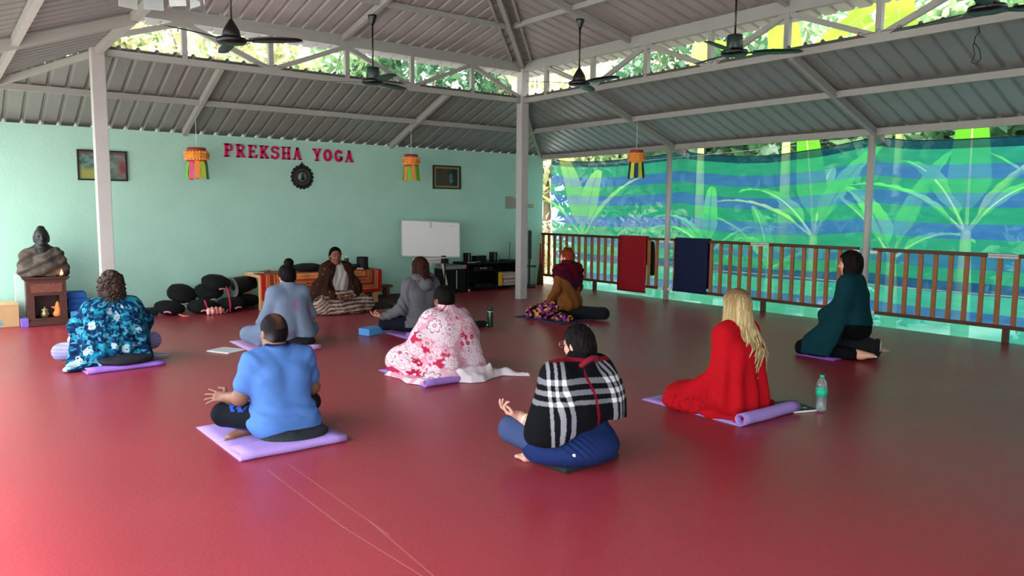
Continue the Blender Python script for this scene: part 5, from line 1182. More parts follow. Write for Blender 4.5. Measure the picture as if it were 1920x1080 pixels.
    # ---- colour of skin
    def skin(s, base, lip=None, stub=None):
        base = np.array(base, float); lip = np.array(lip if lip is not None else base * (.86, .62, .62))
        def fn(P, N):
            c = flat(P, base); c = c * (1 + .10 * (fbm(P, 18, 4) - .5))[:, None]; q = s.hl(P)
            f = (q[:, 1] > .055)
            c = blend(c, f * np.exp(-(np.abs(q[:, 2] + .062) / .009) ** 2 - (q[:, 0] / .024) ** 4) * .8, lip)
            bx_ = np.abs(q[:, 0]); c = blend(c, f * np.exp(-(np.abs(q[:, 2] - .034 + (bx_ - .03) * .12) / .005) ** 2) * ((bx_ > .012) & (bx_ < .05)) * .9, (36, 24, 20))
            c = blend(c, f * np.exp(-(np.abs(q[:, 2] - .003) / .003) ** 2 - ((bx_ - .031) / .017) ** 4) * .9, (34, 24, 22))
            if stub is not None: c = blend(c, (q[:, 2] < -.045) * (q[:, 1] > .0) * (q[:, 2] > -.13) * .35, stub)
            return c
        return fn
    def haircap(s, S, th=.016, brow=.062, nape=-.065, side=-.02, k=.01):
        """close hair over the skull: th thickness, brow front hairline height, nape lowest point behind, side lowest in front of the ears"""
        s.hell(S, (0, -.016, .030), (.078 + th, .098 + th, .092 + th), k); s.hell(S, (0, -.04, -.02), (.070 + th * .8, .066 + th, .075), .03)
        def keep(X, Y, Z):
            x, y, z = s.hgrid(X, Y, Z); line = nape + (side - nape) * np.clip((y + .07) / .075, 0, 1) + (brow - side) * np.clip((y - .012) / .05, 0, 1) ** .8
            return (line - z) * s.hs
        S.cut(keep)
bod = lambda n='skin': vcmat(n, .55, .35, .12, 160)
def person(x, y, rz, label): return empty('person', (x, y, 0), rz, label, 'person', 'people seated in the hall')
clothm = vcmat('soft_cloth', .9, .1); hairm = vcmat('hair', .6, .06, .4, 220, var=.12); hairc = vcmat('rough_hair', .6, .3, .9, 120, var=.2)
def strandcol(base, hi, f=90, seed=1):
    """hair colour that runs in fine streaks down the head"""
    def fn(P, N):
        q = P * np.array((1, 1, .12)); return blend(flat(P, base), ss(.35, .75, vnoise(q, f, seed)) * .8, hi)
    return fn
def folds(amp, n=9, seed=1, z0=.55, sharp=1):
    """vertical hanging folds that deepen towards the hem"""
    def fn(P, N):
        th = np.arctan2(P[:, 0], -P[:, 1]); w_ = fbm(P * (1, 1, .25), 5, seed) * 5
        f = np.sin(th * n + w_); return amp * f * ss(z0, .05, P[:, 2]) * (1 - np.abs(N[:, 2])) + (fbm(P, 7, seed + 4) - .5) * amp * 1.4
    return fn
def wrinkle(amp, fz=30, seed=1):
    def fn(P, N):
        return amp * (np.sin(P[:, 2] * fz + 9 * fbm(P, 4, seed)) * .4 + (fbm(P, 8, seed + 2) - .5) * 2.2)
    return fn
BX = lambda a, b, c, d, e, f: ((a, b, c), (d, e, f))

# ---------------------------------------------------------------- 1 the man in the blue T-shirt
F = Fig(.065, .805, .20, .11, .05, .96, hx=-.02, pitch=R(-8), yaw=R(4), knees=((-.285, .27, .145), (.33, .30, .125)), ankles=((-.02, .36, .05), (-.17, .20, .045)), elbows=((-.255, .07, .29), (.26, .10, .28)), wrists=((-.272, .235, .265), (.30, .29, .22)))
o = person(1.755, 4.75, R(4), 'balding man in a bright blue T-shirt sitting cross-legged on a lilac mat')
S = Solid(*BX(-.58, -.25, 0, .52, .62, .84), .005); F.torso(S); F.neckhead(S)
for q in (0, 1): F.arm(S, q, .004, 2); F.leg(S, q)
F.hand(S, 0, (-.66, .70, .05), (.5, .55, -.6), (.35, .1, .9), curl=(10, 10, 8), spread=.34, thumb=(.35, .1)); F.hand(S, 1, (.1, .85, -.35), (0, -.3, -1), (-1, 0, 0))
F.foot(S, 0, (.9, .3, -.1)); F.foot(S, 1, (-.95, -.1, -.1), side=-1)
grow('body', S, bod(), o, col=F.skin((116, 76, 60), stub=(70, 56, 52)))
S = Solid(*BX(-.45, -.25, .0, .45, .30, .72), .006); F.torso(S, .018, .03); S.ell((0, .0, .115), (.225, .165, .10), .06); S.cap((-.1, -.06, .11), (.1, -.06, .11), .11, k=.06)
for q in (0, 1): F.arm(S, q, .022, .62, .035)
S.cap(F.neck - (0, .012, .03), F.neck + (0, -.012, .028), .072, .066, k=.03); S.cut(lambda X, Y, Z: .052 - Z + 0 * X + 0 * Y); S.ell(F.neck + (0, -.005, .075), (.066, .07, .05), .008, 's')
def wr(P, N):
    b = np.exp(-((P[:, 2] - .20) / .07) ** 2); return .0045 * np.sin(P[:, 2] * 75 + P[:, 0] * 22 + 8 * fbm(P, 5, 3)) * b + (fbm(P, 6, 2) - .5) * .016 + .004 * np.sin(P[:, 2] * 55 - np.abs(P[:, 0]) * 50) * np.exp(-((np.abs(P[:, 0]) - .2) / .06) ** 2)
def tcol(P, N):
    c = flat(P, (70, 106, 164)); d = np.linalg.norm((P - F.neck - (0, .01, 0)) * (1, 1, 0), axis=1); return blend(c, ss(.098, .086, d) * (P[:, 2] > F.neck[2] - .03), (16, 22, 50))
grow('shirt', S, clothm, o, wr, tcol)
S = Solid(*BX(-.52, -.22, 0, .52, .48, .34), .006); S.ell(F.pel - (0, 0, .02), (.2, .13, .09), .05)
for q in (0, 1): F.leg(S, q, .016, shin=.86)
S.cut(lambda X, Y, Z: .004 - Z + 0 * X + 0 * Y)
def pcol(P, N):
    c = flat(P, (13, 16, 24)); t = (P[:, 0] + .24); d = np.exp(-((P[:, 0] + .225) / .055) ** 2 - ((P[:, 1] - .15) / .08) ** 2); n = vnoise(P, 38, 2)
    c = blend(c, (d > .3) * (n > .42) * (P[:, 2] > .12) * (N[:, 0] + N[:, 2] * 1.5 > 0), (32, 62, 140)); return blend(c, np.exp(-((P[:, 2] - .075 - .0 * P[:, 0]) / .007) ** 2) * (P[:, 0] < -.1) * .9, (44, 74, 168))
grow('trousers', S, clothm, o, wrinkle(.006, 40, 5), pcol)
S = Solid(*BX(-.16, -.15, .5, .14, .2, .84), .005); F.haircap(S, .006, .068, -.07, -.035)
def hc(P, N):
    q = F.hl(P); n = vnoise(P * (1, 1, .3), 130, 3); c = blend(flat(P, (10, 8, 9)), n * .5, (30, 25, 25)); c = blend(c, ss(.03, -.05, q[:, 2]) * .65 * ss(.03, .07, np.abs(q[:, 0])), (104, 100, 100))
    return blend(c, np.exp(-((q[:, 0] / .038) ** 2 + ((q[:, 1] + .065) / .06) ** 2) ** 1.5) * (q[:, 2] > .02), (96, 60, 48))
grow('hair', S, hairm, o, lambda P, N: (fbm(P, 90, 2) - .5) * .003, hc)
m = MB(); m.lathe([(.036, -.006), (.038, 0), (.036, .006)], n=20, M=Matrix.Rotation(R(70), 4, 'Y') @ Matrix.Rotation(R(20), 4, 'X')); m.build('wristwatch', mat('steel', (190, 190, 186), .3, metal=.8), o, tuple(F.wr[0] + (.018, -.016, .003)))

# ---------------------------------------------------------------- 2 the woman in the checked shawl
F = Fig(.035, .815, .20, .15, .03, .92, hx=.03, pitch=R(-10), yaw=R(8), knees=((-.275, .30, .185), (.37, .26, .115)), ankles=((.08, .33, .05), (-.13, .17, .05)), elbows=((-.25, .03, .24), (.28, .03, .24)), wrists=((-.25, .245, .275), (.34, .25, .22)))
o = person(2.985, 3.235, R(3), 'woman with short black hair in a black, white and red checked shawl sitting cross-legged')
S = Solid(*BX(-.62, -.27, 0, .55, .60, .86), .005); F.torso(S); F.neckhead(S)
for q in (0, 1): F.arm(S, q, -.002, 2); F.leg(S, q)
F.hand(S, 0, (-.50, .80, .22), (.15, -.1, .95), (-.8, -.4, .2), curl=(20, 28, 22), spread=.2, thumb=(.45, .7), mudra=True); F.hand(S, 1, (.2, .85, .1), (0, 0, 1), (1, 0, 0), mudra=True)
F.foot(S, 1, (-.86, .52, -.05), up=(-.1, -.1, 1), side=1); F.foot(S, 0, (.95, .1, -.1), side=-1)
grow('body', S, bod(), o, col=F.skin((186, 138, 120)))
S = Solid(*BX(-.52, -.27, 0, .52, .48, .30), .006); S.ell(F.pel - (0, 0, .03), (.22, .15, .085), .05)
for q in (0, 1): F.leg(S, q, .018, shin=.8 if q == 0 else .72)
S.cut(lambda X, Y, Z: .004 - Z + 0 * X + 0 * Y); grow('leggings', S, clothm, o, wrinkle(.004, 34, 6), lambda P, N: blend(flat(P, (52, 64, 98)), fbm(P, 40, 2) * .3, (70, 84, 116)))
S = Solid(*BX(-.42, -.32, 0, .42, .34, .62), .006); F.torso(S, .014); S.ell((.0, -.03, .105), (.245, .185, .105), .06); S.ell((-.20, .10, .10), (.11, .14, .10), .06); S.ell((.20, .10, .10), (.11, .14, .10), .06)
S.cut(lambda X, Y, Z: np.maximum(.037 - Z, Z - .55) + 0 * X + 0 * Y); S.cut(lambda X, Y, Z: (Y - .19 - .25 * np.abs(X)) + 0 * Z)
def tw(P, N): b = np.exp(-((P[:, 0] + .17) / .08) ** 2 - ((P[:, 2] - .17) / .09) ** 2); return .006 * b * np.sin(P[:, 0] * 150 + P[:, 2] * 120) + (fbm(P, 7, 4) - .5) * .016
top = grow('top', S, clothm, o, tw, lambda P, N: blend(flat(P, (22, 36, 78)), fbm(P, 30, 3) * .35, (34, 50, 98)))
MB().box((-.008, -.003, -.014), (.008, .003, .014)).build('care_tag', mat('white_tag', (222, 222, 222), .7), top, (-.19, -.145, .115), (R(20), 0, R(-40)))
# shawl
S = Solid(*BX(-.48, -.32, .15, .48, .34, .76), .005)
F.torso(S, .028, low=False, k=.08); 
for q in (0, 1): S.cap(F.sh[q] + (0, 0, .01), F.elb[q] + (0, 0, -.02), .088, .115, .06)
S.cap(F.elb[0] * (.8, .5, 1) , F.elb[1] * (.8, .5, 1), .10, k=.1); S.cap((-.16, -.02, .40), (.16, -.02, .40), .125, .125, .1); S.cap((-.12, -.045, .30), (.14, -.045, .30), .12, .12, .1); S.cap(F.neck + (-.01, -.03, -.03), F.neck + (.0, -.015, .045), .085, .072, .04)
S.cut(lambda X, Y, Z: np.maximum(.245 + .035 * np.sin(X * 7 + 1) - .05 * np.exp(-((X + .30) / .10) ** 2) - Z, 0 * Z - 1) + 0 * Y); S.cut(lambda X, Y, Z: (Y - .10 - .10 * np.abs(X)) + 0 * Z)
def sw(P, N): th = np.arctan2(P[:, 0], -P[:, 1]); return .005 * np.sin(P[:, 0] * 40 + 7 * fbm(P, 4, 2)) * ss(.6, .3, P[:, 2]) + (fbm(P, 7, 3) - .5) * .018
def plaid(P, N):
    # cloth runs over the back: u across, v up; over the arms it wraps round
    fw_ = np.clip(P[:, 1] + .10, 0, 1); u = P[:, 0] + np.sign(P[:, 0]) * fw_ * .8 * (np.abs(P[:, 0]) > .05) + .02 * (fbm(P, 4, 6) - .5) + (P[:, 2] - .45) * .08; v = P[:, 2] + .012 * np.sin(P[:, 0] * 9)
    c = flat(P, (10, 10, 14)); w_ = np.zeros(len(P))
    for (a, b) in ((.085, .118), (.138, .166), (.186, .210)): w_ += ((u > a) & (u < b))
    for (a, b) in ((-.235, -.205), (-.285, -.262), (-.34, -.315)): w_ += ((u > a) & (u < b))
    h = np.zeros(len(P))
    for (a, b) in ((.505, .535), (.448, .476), (.395, .420)): h += ((v > a) & (v < b))
    c = blend(c, w_ * .62, (190, 190, 196)); c = blend(c, h * .56, (184, 184, 190)); c = blend(c, w_ * h, (206, 206, 210))
    red = ((np.abs(u + .045) < .011) | (np.abs(v - .628) < .010)) ; c = blend(c, red * .9, (120, 12, 32)); return c
sh = grow('shawl', S, clothm, o, sw, plaid)
m = MB(); a = F.neck; m.tube([a + (-.10, -.045, -.015), a + (-.07, -.085, .015), a + (-.035, -.105, .045), a + (0, -.112, .06), a + (.03, -.108, .05), a + (.035, -.105, .03)], [.012, .016, .017, .017, .016, .010], 10); m.build('red_edge', mat('crimson_wool', (112, 12, 30), .9, .1, 40), sh)
S = Solid(*BX(-.15, -.18, .5, .2, .2, .88), .005); F.haircap(S, .011, .070, -.095, -.06); F.hell(S, (0, -.07, -.045), (.072, .045, .06), .04)
grow('hair', S, hairm, o, lambda P, N: (vnoise(P * (1, 1, .15), 110, 2) - .5) * .006 + (fbm(P, 14, 3) - .5) * .01, strandcol((9, 7, 8), (26, 20, 20), 120))
m = MB(); m.box((-.005, -.012, -.03), (.005, .012, .03), bev=.003); m.build('hair_clip', mat('silver_clip', (170, 166, 164), .3, metal=.7), o, tuple(F.H((.03, -.075, .085))), (R(-35), 0, 0))
g = MB()
for q in (-1, 1): g.tube([F.H((q * .034 + .024 * math.cos(k * PI / 6), .108, .008 + .019 * math.sin(k * PI / 6))) for k in range(13)], .0022, 5); g.tube([F.H((q * .058, .106, .012)), F.H((q * .078, .05, .012)), F.H((q * .082, -.01, .006))], .0022, 5)
g.tube([F.H((-.01, .108, .012)), F.H((.01, .108, .012))], .0022, 5); g.build('spectacles', mat('thin_gold_wire', (150, 130, 110), .3, metal=.6), o)
bm_ = MB(); bm_.lathe([(.032, -.008), (.035, -.004), (.035, .004), (.032, .008)], n=22, M=Matrix.Rotation(R(-62), 4, 'X') @ Matrix.Rotation(R(-12), 4, 'Y')); bm_.build('bangle', mat('ivory_bangle', (214, 206, 180), .35, .2, 60), o, tuple(F.wr[0] * .8 + F.elb[0] * .2))

# ---------------------------------------------------------------- 3 the woman in the red shawl
F = Fig(.05, .905, .17, .10, .03, 1.0, hx=.01, pitch=R(-2), yaw=R(-6), knees=((-.30, .33, .10), (.36, .27, .10)), elbows=((-.17, .05, .34), (.17, .05, .34)), wrists=((-.08, .2, .24), (.08, .2, .24)))
o = person(4.73, 3.395, R(0), 'woman with long wavy blonde hair wrapped in a red shawl, sitting on a lilac mat')
S = Solid(*BX(-.5, -.25, 0, .5, .5, .93), .007); F.torso(S); F.neckhead(S)
for q in (0, 1): F.leg(S, q); F.arm(S, q, 0, 2)
grow('body', S, bod(), o, col=F.skin((196, 148, 130)))
S = Solid(*BX(-.62, -.45, 0, .62, .62, .74), .007); F.torso(S, .022, k=.09)
for q in (0, 1): S.cap(F.sh[q], F.elb[q] * (.80, .6, 1), .066, .085, .05); S.cap(F.elb[q] * (.7, .6, .75), F.knee[q] * (.8, .9, .9), .11, .085, .06); S.cap(F.hip[q], F.knee[q], .12, .09, .06)
S.cap((-.06, -.02, .45), (-.10, -.06, .02), .11, .13, .07); S.cap((.08, -.02, .45), (.12, -.06, .02), .11, .13, .07); S.cap(F.knee[0], F.knee[1] * (.6, 1, .8), .07, .07, .1)
S.cap((-.34, .30, .06), (-.20, -.02, .015), .075, .05, .08); S.cap((-.30, .05, .01), (-.20, -.20, .0), .06, .04, .08); S.cap((-.22, -.18, .01), (.0, -.17, .0), .045, .035, .06); S.cap((.18, -.08, .015), (.38, -.03, .0), .06, .03, .07)
S.ell(F.neck + (0, .03, .06), (.06, .075, .06), .02, 's'); S.cut(lambda X, Y, Z: .003 - Z + 0 * X + 0 * Y)
def rf(P, N):
    th = np.arctan2(P[:, 0] + .03, -P[:, 1]); w_ = 4 * fbm(P * (1, 1, .3), 5, 3)
    return (.016 * np.sin(th * 9 + w_) * ss(.62, .12, P[:, 2]) + .007 * np.sin(P[:, 2] * 60 + P[:, 0] * 18 + 8 * fbm(P, 5, 8)) * ss(.16, .04, P[:, 2])) * 1.0 + (fbm(P, 8, 5) - .5) * .022 + .006 * (vnoise(P, 60, 2) - .5) * ss(.12, .0, P[:, 2])
def rc(P, N):
    c = flat(P, (170, 13, 24)); lace = (P[:, 2] < .14) * (P[:, 1] > .05) * (vnoise(P, 70, 4) > .62); c = blend(c, lace * .6, (120, 8, 18)); return blend(c, fbm(P, 14, 2) * .25, (140, 9, 18))
grow('shawl', S, clothm, o, rf, rc)
S = Solid(*BX(-.16, -.2, .6, .16, .16, .94), .006); F.haircap(S, .020, .075, -.10, -.08)
hr = grow('hair', S, hairm, o, lambda P, N: (vnoise(P * (1, 1, .12), 90, 2) - .5) * .008, lambda P, N: blend(strandcol((160, 134, 90), (200, 180, 134), 110)(P, N), ss(.0, .13, F.hl(P)[:, 2]) * .6, (84, 58, 38)))
rr_ = random.Random(5)
def strands(n, z_lo, z_hi, root, mid, m, parent, name='long_strands', wav=.016, r=.007, spread=1.0, a0=-1.0, a1=1.0):
    b = MB()
    for k in range(n):
        a = rr_.uniform(a0, a1) * PI * .62; lay = rr_.random(); x = math.sin(a) * .092; y = -math.cos(a) * .098 - .012; z0 = .10 - .10 * lay
        p0 = F.H((x * .25, y * .25 - .01, .137 - .004 * lay)); pa = F.H((x * .75, y * .75 - .012, .105 - .01 * lay)); pb = F.H((x * 1.02, y * 1.02 - .012, .05)); p1 = F.H((x * 1.02, y * 1.0 - .01, -.01)); p2 = F.H((x * 1.1, y * 1.12 - .012, -.10))
        L = rr_.uniform(z_lo, z_hi); off = (rr_.uniform(-.05, .05) * spread + mid[0], mid[1] + rr_.uniform(-.02, .015)); ph = rr_.uniform(0, 6); pts = [p0, pa, pb, p1, p2]; n2 = 18
        for i in range(1, n2 + 1):
            t = i / n2; z = p2[2] + (L - p2[2]) * t; wv = wav * (t ** 1.2); xx = p2[0] + (off[0] + x * .25) * t + wv * math.sin(ph + t * 11); yy = p2[1] + (off[1]) * min(1, t * 1.6) + wv * .5 * math.cos(ph * 1.3 + t * 10)
            pts.append(np.array((xx, yy, z)))
        rs = [r * .5, r * .8, r, r, r] + [r * (1.05 - .85 * (i / n2) ** 2) for i in range(1, n2 + 1)]
        b.tube([Vector(p) for p in pts], rs, 6, cap=True)
    ob = b.build(name, hairm, parent); P = np.array(b.v); c = m(P)
    a_ = ob.data.color_attributes.new('Col', 'FLOAT_COLOR', 'POINT'); a_.data.foreach_set('color', np.concatenate([lin(c), np.ones((len(P), 1))], 1).astype(np.float32).ravel()); return ob
def blond(P): return blend(blend(flat(P, (150, 124, 82)), ss(.3, .75, vnoise(P * (1, 1, .1), 120, 4)), (206, 186, 140)), ss(.0, .13, F.hl(P)[:, 2]) * .6, (84, 58, 38))
strands(190, .25, .42, None, (.045, -.055), blond, hr, a0=-.85, a1=1.2, r=.0085, wav=.028, spread=1.5)
strands(44, .52, .64, None, (-.02, -.0), blond, hr, a0=-1.3, a1=-.6, r=.0075, wav=.008)

# ---------------------------------------------------------------- 4 the kneeling woman in teal
F = Fig(.27, 1.085, .175, .105, .02, 1.0, hx=0, pitch=R(-3), yaw=R(-4), knees=((-.16, .42, .075), (.16, .42, .075)), ankles=((-.17, -.14, .06), (.18, -.16, .06)), elbows=((-.19, .04, .56), (.19, .04, .56)), wrists=((-.08, .2, .42), (.08, .2, .42)))
o = person(7.48, 4.02, R(15), 'woman with a dark bob in a teal shawl kneeling astride a black bolster')
S = Solid(*BX(-.36, -.42, 0, .36, .55, 1.12), .007); F.torso(S); F.neckhead(S)
for q in (0, 1): F.leg(S, q); F.arm(S, q, 0, 2); F.foot(S, q, (.06 if q else -.06, -1, -.12), up=(0, .1, -1), side=1 if q else -1)
F2 = F
grow('body', S, bod(), o, col=F.skin((206, 152, 126)))
S = Solid(*BX(-.36, -.3, 0, .36, .55, .5), .007); S.ell(F.pel - (0, 0, .02), (.20, .15, .11), .05)
for q in (0, 1): F.leg(S, q, .02, shin=.9)
S.cap((0, -.02, .34), (0, -.06, .30), .13, .14, .06); S.cut(lambda X, Y, Z: .004 - Z + 0 * X + 0 * Y); grow('leggings', S, clothm, o, wrinkle(.006, 30, 3), lambda P, N: flat(P, (8, 9, 12)))
S = Solid(*BX(-.42, -.34, 0, .42, .60, .92), .007); F.torso(S, .028, k=.09)
for q in (0, 1): S.cap(F.sh[q], F.elb[q], .075, .085, .05); S.cap(F.elb[q], F.wr[q] + (0, .04, 0), .085, .08, .06); S.cap((-.16 + .32 * q, .06, .40), F.knee[q] + (0, -.08, .06), .11, .10, .07)
S.cap((-.05, -.01, .6), (-.09, .02, .30), .12, .14, .06); S.cap((-.17, .10, .32), (-.21, .20, .03), .11, .11, .07); S.cap((-.18, .3, .1), (-.2, .34, .03), .10, .09, .08); S.cap((.05, -.01, .6), (.07, -.03, .36), .12, .15, .06); S.cap((-.06, -.03, .5), (-.05, -.05, .38), .12, .15, .06)
S.cut(lambda X, Y, Z: np.where(True, .015 + np.clip((.12 - Y) * 2.6, 0, .335) - .06 * np.clip(X, -.3, .3), 0) - Z); S.cut(lambda X, Y, Z: (Y + Z * .0 - .47) + 0 * X + 0 * Z); S.ell(F.neck + (0, .03, .07), (.06, .07, .06), .02, 's')
grow('shawl', S, clothm, o, folds(.010, 8, 3, .75), lambda P, N: blend(flat(P, (8, 46, 52)), fbm(P, 26, 2) * .4, (14, 60, 64)))
S = Solid(*BX(-.16, -.22, .78, .16, .16, 1.12), .006); F.haircap(S, .020, .066, -.10, -.08); F.hell(S, (0, -.055, -.06), (.092, .062, .105), .04); F.hell(S, (-.07, 0, -.07), (.03, .045, .07), .03); F.hell(S, (.07, 0, -.07), (.03, .045, .07), .03)
S.cut(lambda X, Y, Z: -.150 - F2.hgrid(X, Y, Z)[2]); grow('hair', S, hairm, o, lambda P, N: (vnoise(P * (1, 1, .1), 110, 2) - .5) * .009, strandcol((16, 9, 9), (36, 21, 19), 120))
bo = empty('bolster', (7.48, 4.02, 0), R(15), 'black bolster with a white mark under the kneeling woman in teal', 'bolster')
S = Solid(*BX(-.18, -.36, 0, .18, .2, .28), .009); S.cap((0, -.16, .118), (0, .06, .118), .112, k=.01); S.ell((0, -.26, .118), (.108, .03, .108), .04); S.cut(lambda X, Y, Z: .004 - Z + 0 * X + 0 * Y)
grow('cover', S, black_cloth, bo, lambda P, N: (fbm(P, 12, 3) - .5) * .012)
m = MB(); pts_ = [(-.01, .03), (.015, .05), (.03, .045), (.02, .02), (.03, -.01), (.01, -.03), (-.01, -.035), (0, 0), (-.015, .015)]
m.prism([(x * 1.2, z * 1.2) for x, z in pts_], .0, .003, Matrix.Translation((-.02, -.292, .14)) @ Mw); m.build('white_print', pw, bo)
m = MB(); m.prism([(-.02, 0), (.015, .012), (.02, -.008)], 0, .003, Matrix.Translation((-.03, -.275, .045)) @ Mw); m.build('white_label', pw, bo)

# ---------------------------------------------------------------- 5 the person in the pink flowered shawl
F = Fig(.09, .80, .175, .10, .06, .98, hx=.0, pitch=R(-14), yaw=R(2), knees=((-.33, .30, .12), (.34, .28, .12)))
o = person(3.66, 5.72, R(4), 'person with short black hair wrapped in a white and pink flowered shawl')
S = Solid(*BX(-.5, -.25, 0, .5, .5, .83), .008); F.torso(S); F.neckhead(S)
for q in (0, 1): F.leg(S, q); F.arm(S, q, 0, 2)
grow('body', S, bod(), o, col=F.skin((120, 72, 54)))
S = Solid(*BX(-.62, -.46, 0, .62, .62, .64), .006); F.torso(S, .03, k=.1)
for q in (0, 1): S.cap(F.sh[q] * (.95, 1, 1), F.elb[q] * (.85, 1, 1), .08, .11, .09); S.cap(F.elb[q] * (.75, .8, .8), F.knee[q], .14, .10, .1); S.cap(F.hip[q], F.knee[q], .13, .10, .09)
S.cap((-.08, -.05, .42), (-.13, -.13, .03), .13, .17, .1); S.cap((.08, -.05, .42), (.13, -.15, .03), .13, .16, .1); S.cap(F.knee[0], F.knee[1], .09, .09, .1); S.cap(F.neck + (0, -.02, -.03), F.neck + (0, -.01, .05), .085, .072, .05)
S.cap((-.36, .22, .03), (-.30, -.12, .01), .07, .06, .08); S.cap((-.30, -.10, .01), (-.16, -.28, .0), .06, .05, .08)
S.cut(lambda X, Y, Z: .012 - Z + .0 * X + 0 * Y); S.ell(F.neck + (0, .02, .09), (.064, .075, .05), .01, 's')
fg = np.random.default_rng(12); FL = []
for _ in range(2500):
    u, v, r = fg.uniform(-.95, .95), fg.uniform(-.1, .62), fg.choice((.078, .066, .05, .036, .026), p=(.3, .25, .2, .15, .1))
    if all((u - a) ** 2 + (v - b) ** 2 > ((r + c) * .86) ** 2 for a, b, c, *_q in FL): FL.append((u, v, r, int(fg.integers(6, 9)), int(fg.integers(0, 6)), fg.uniform(0, 6)))
def floral(P, N):
    rh = np.hypot(P[:, 0], P[:, 1] + .0); th = np.arctan2(P[:, 0], -P[:, 1]); u = th * .27; v = P[:, 2] - .45 * (rh - .22); n = fbm(np.stack([u, v, u * 0], 1), 9, 5)
    c = blend(flat(P, (206, 184, 190)), ss(.46, .62, n) * .9, (200, 138, 154)); c = blend(c, ss(.60, .66, fbm(np.stack([u, v, u * 0], 1), 11, 9)), (168, 40, 72))
    for (a, b, r, k, st_, ph) in FL:
        du, dv = u - a, v - b; d = np.hypot(du, dv); m = d < r * 1.15
        if not m.any(): continue
        an = np.arctan2(dv[m], du[m]) + ph; e = r * (.52 + .5 * np.abs(np.cos(an * k / 2)) ** .6); dd = d[m]; cc = c[m]
        if st_ in (0, 1): cc = blend(cc, ss(1, .94, dd / e), (120, 56, 74) if st_ else (206, 60, 96)); cc = blend(cc, ss(.90, .82, dd / e), (206, 190, 194) if st_ else (204, 164, 174)); cc = blend(cc, np.exp(-((dd - r * .2) / .004) ** 2), (150, 56, 84))
        elif st_ == 2: cc = blend(cc, ss(1, .94, dd / e) * (dd > r * .22), (164, 26, 62)); cc = blend(cc, (dd < r * .2), (206, 184, 190))
        elif st_ == 3: cc = blend(cc, ss(1, .94, dd / e), (196, 136, 152)); cc = blend(cc, dd < r * .22, (214, 90, 122))
        else: cc = blend(cc, ss(1, .93, dd / e), (196, 120, 140)); cc = blend(cc, ss(.88, .8, dd / e), (208, 194, 198)); cc = blend(cc, (dd < r * .5) * (np.abs(np.sin(an * k / 2)) < .3), (206, 60, 96))
        c[m] = cc
    c = blend(c, ss(.05, .03, P[:, 2]) * (fbm(P, 14, 8) > .5) * .0, (240, 232, 232)); return c
grow('shawl', S, clothm, o, lambda P, N: folds(.006, 7, 6, .35)(P, N) + .004 * np.sin(P[:, 2] * 60 + 9 * fbm(P, 5, 3)) * ss(.13, .04, P[:, 2]), floral)
S = Solid(*BX(-.16, -.16, .5, .16, .26, .84), .006); F.haircap(S, .010, .068, -.085, -.045)
grow('hair', S, hairm, o, lambda P, N: (fbm(P, 80, 2) - .5) * .004, strandcol((8, 6, 6), (18, 12, 12), 100))
def spread_cloth(name, poly, h, m, label, seed, cat='cloth', colfn=None, over=None):
    """cloth lying crumpled on the floor: poly outline (world), ridges up to h"""
    P2 = np.array(poly); c = P2.mean(0); lo, hi = P2.min(0) - .02, P2.max(0) + .02; s_ = .012
    S = Solid((lo[0] - c[0], lo[1] - c[1], -.012), (hi[0] - c[0], hi[1] - c[1], h + .10), s_ * .6)
    def fn(X, Y, Z):
        x = X + c[0]; y = Y + c[1]; d = None; n = len(P2); ins = np.zeros(np.broadcast(x, y).shape, bool); dist = np.full(ins.shape, 9.)
        for i in range(n):
            a, b = P2[i], P2[(i + 1) % n]; e = b - a; t = np.clip(((x - a[0]) * e[0] + (y - a[1]) * e[1]) / (e @ e), 0, 1); dist = np.minimum(dist, np.hypot(x - a[0] - t * e[0], y - a[1] - t * e[1]))
            cr = ((a[1] > y) != (b[1] > y)) & (x < (b[0] - a[0]) * (y - a[1]) / (b[1] - a[1] + 1e-9) + a[0]); ins ^= cr
        sd = np.where(ins, -dist, dist); xx, yy = np.broadcast_arrays(x, y); Q = np.stack([xx.ravel(), yy.ravel(), xx.ravel() * 0], 1)
        hh = (fbm(Q, 7, seed) ** 1.5 * h * 1.5 + .004).reshape(xx.shape) * ss(0, .05, -sd + .012) + .006
        if over is not None: hh = hh + .074 * np.exp(-((yy - over[0]) / .045) ** 2) * ss(over[1] - .03, over[1] + .03, xx) * ss(over[2] + .04, over[2], xx) * ss(-.01, .03, -sd)
        return np.maximum(sd, Z - hh)
    S.d = np.full(S.n, -.05, np.float32); S.cut(fn); S.cut(lambda X, Y, Z: .0015 - Z + 0 * X + 0 * Y)
    return grow(name, S, m, None, None, colfn, relax=2, loc=(c[0], c[1], 0))
wcl = spread_cloth('cotton_towel', [(3.50, 5.44), (3.62, 5.30), (3.74, 5.27), (3.90, 5.36), (4.02, 5.38), (4.20, 5.22), (4.24, 5.25), (4.12, 5.42), (4.02, 5.62), (3.88, 5.66), (3.72, 5.62), (3.52, 5.52)], .06, clothm, '', 3, over=(5.41, 3.52, 3.89), colfn=lambda P, N: blend(flat(P, (206, 192, 196)), ss(.62, .72, fbm(P, 16, 3)) * .4, (230, 180, 190)))
tag(wcl, 'white cotton cloth trailing on the floor right of the pink flowered shawl', 'cloth')
wcl = spread_cloth('cotton_towel', [(3.16, 6.02), (3.28, 6.06), (3.38, 5.80), (3.40, 5.55), (3.30, 5.42), (3.22, 5.50), (3.16, 5.62), (3.20, 5.80)], .05, clothm, '', 8, colfn=lambda P, N: blend(flat(P, (206, 192, 196)), ss(.5, .58, fbm(P, 18, 5)) * .7, (222, 120, 146)))
tag(wcl, 'white and pink cloth bunched on the purple mat left of the flowered shawl', 'cloth')

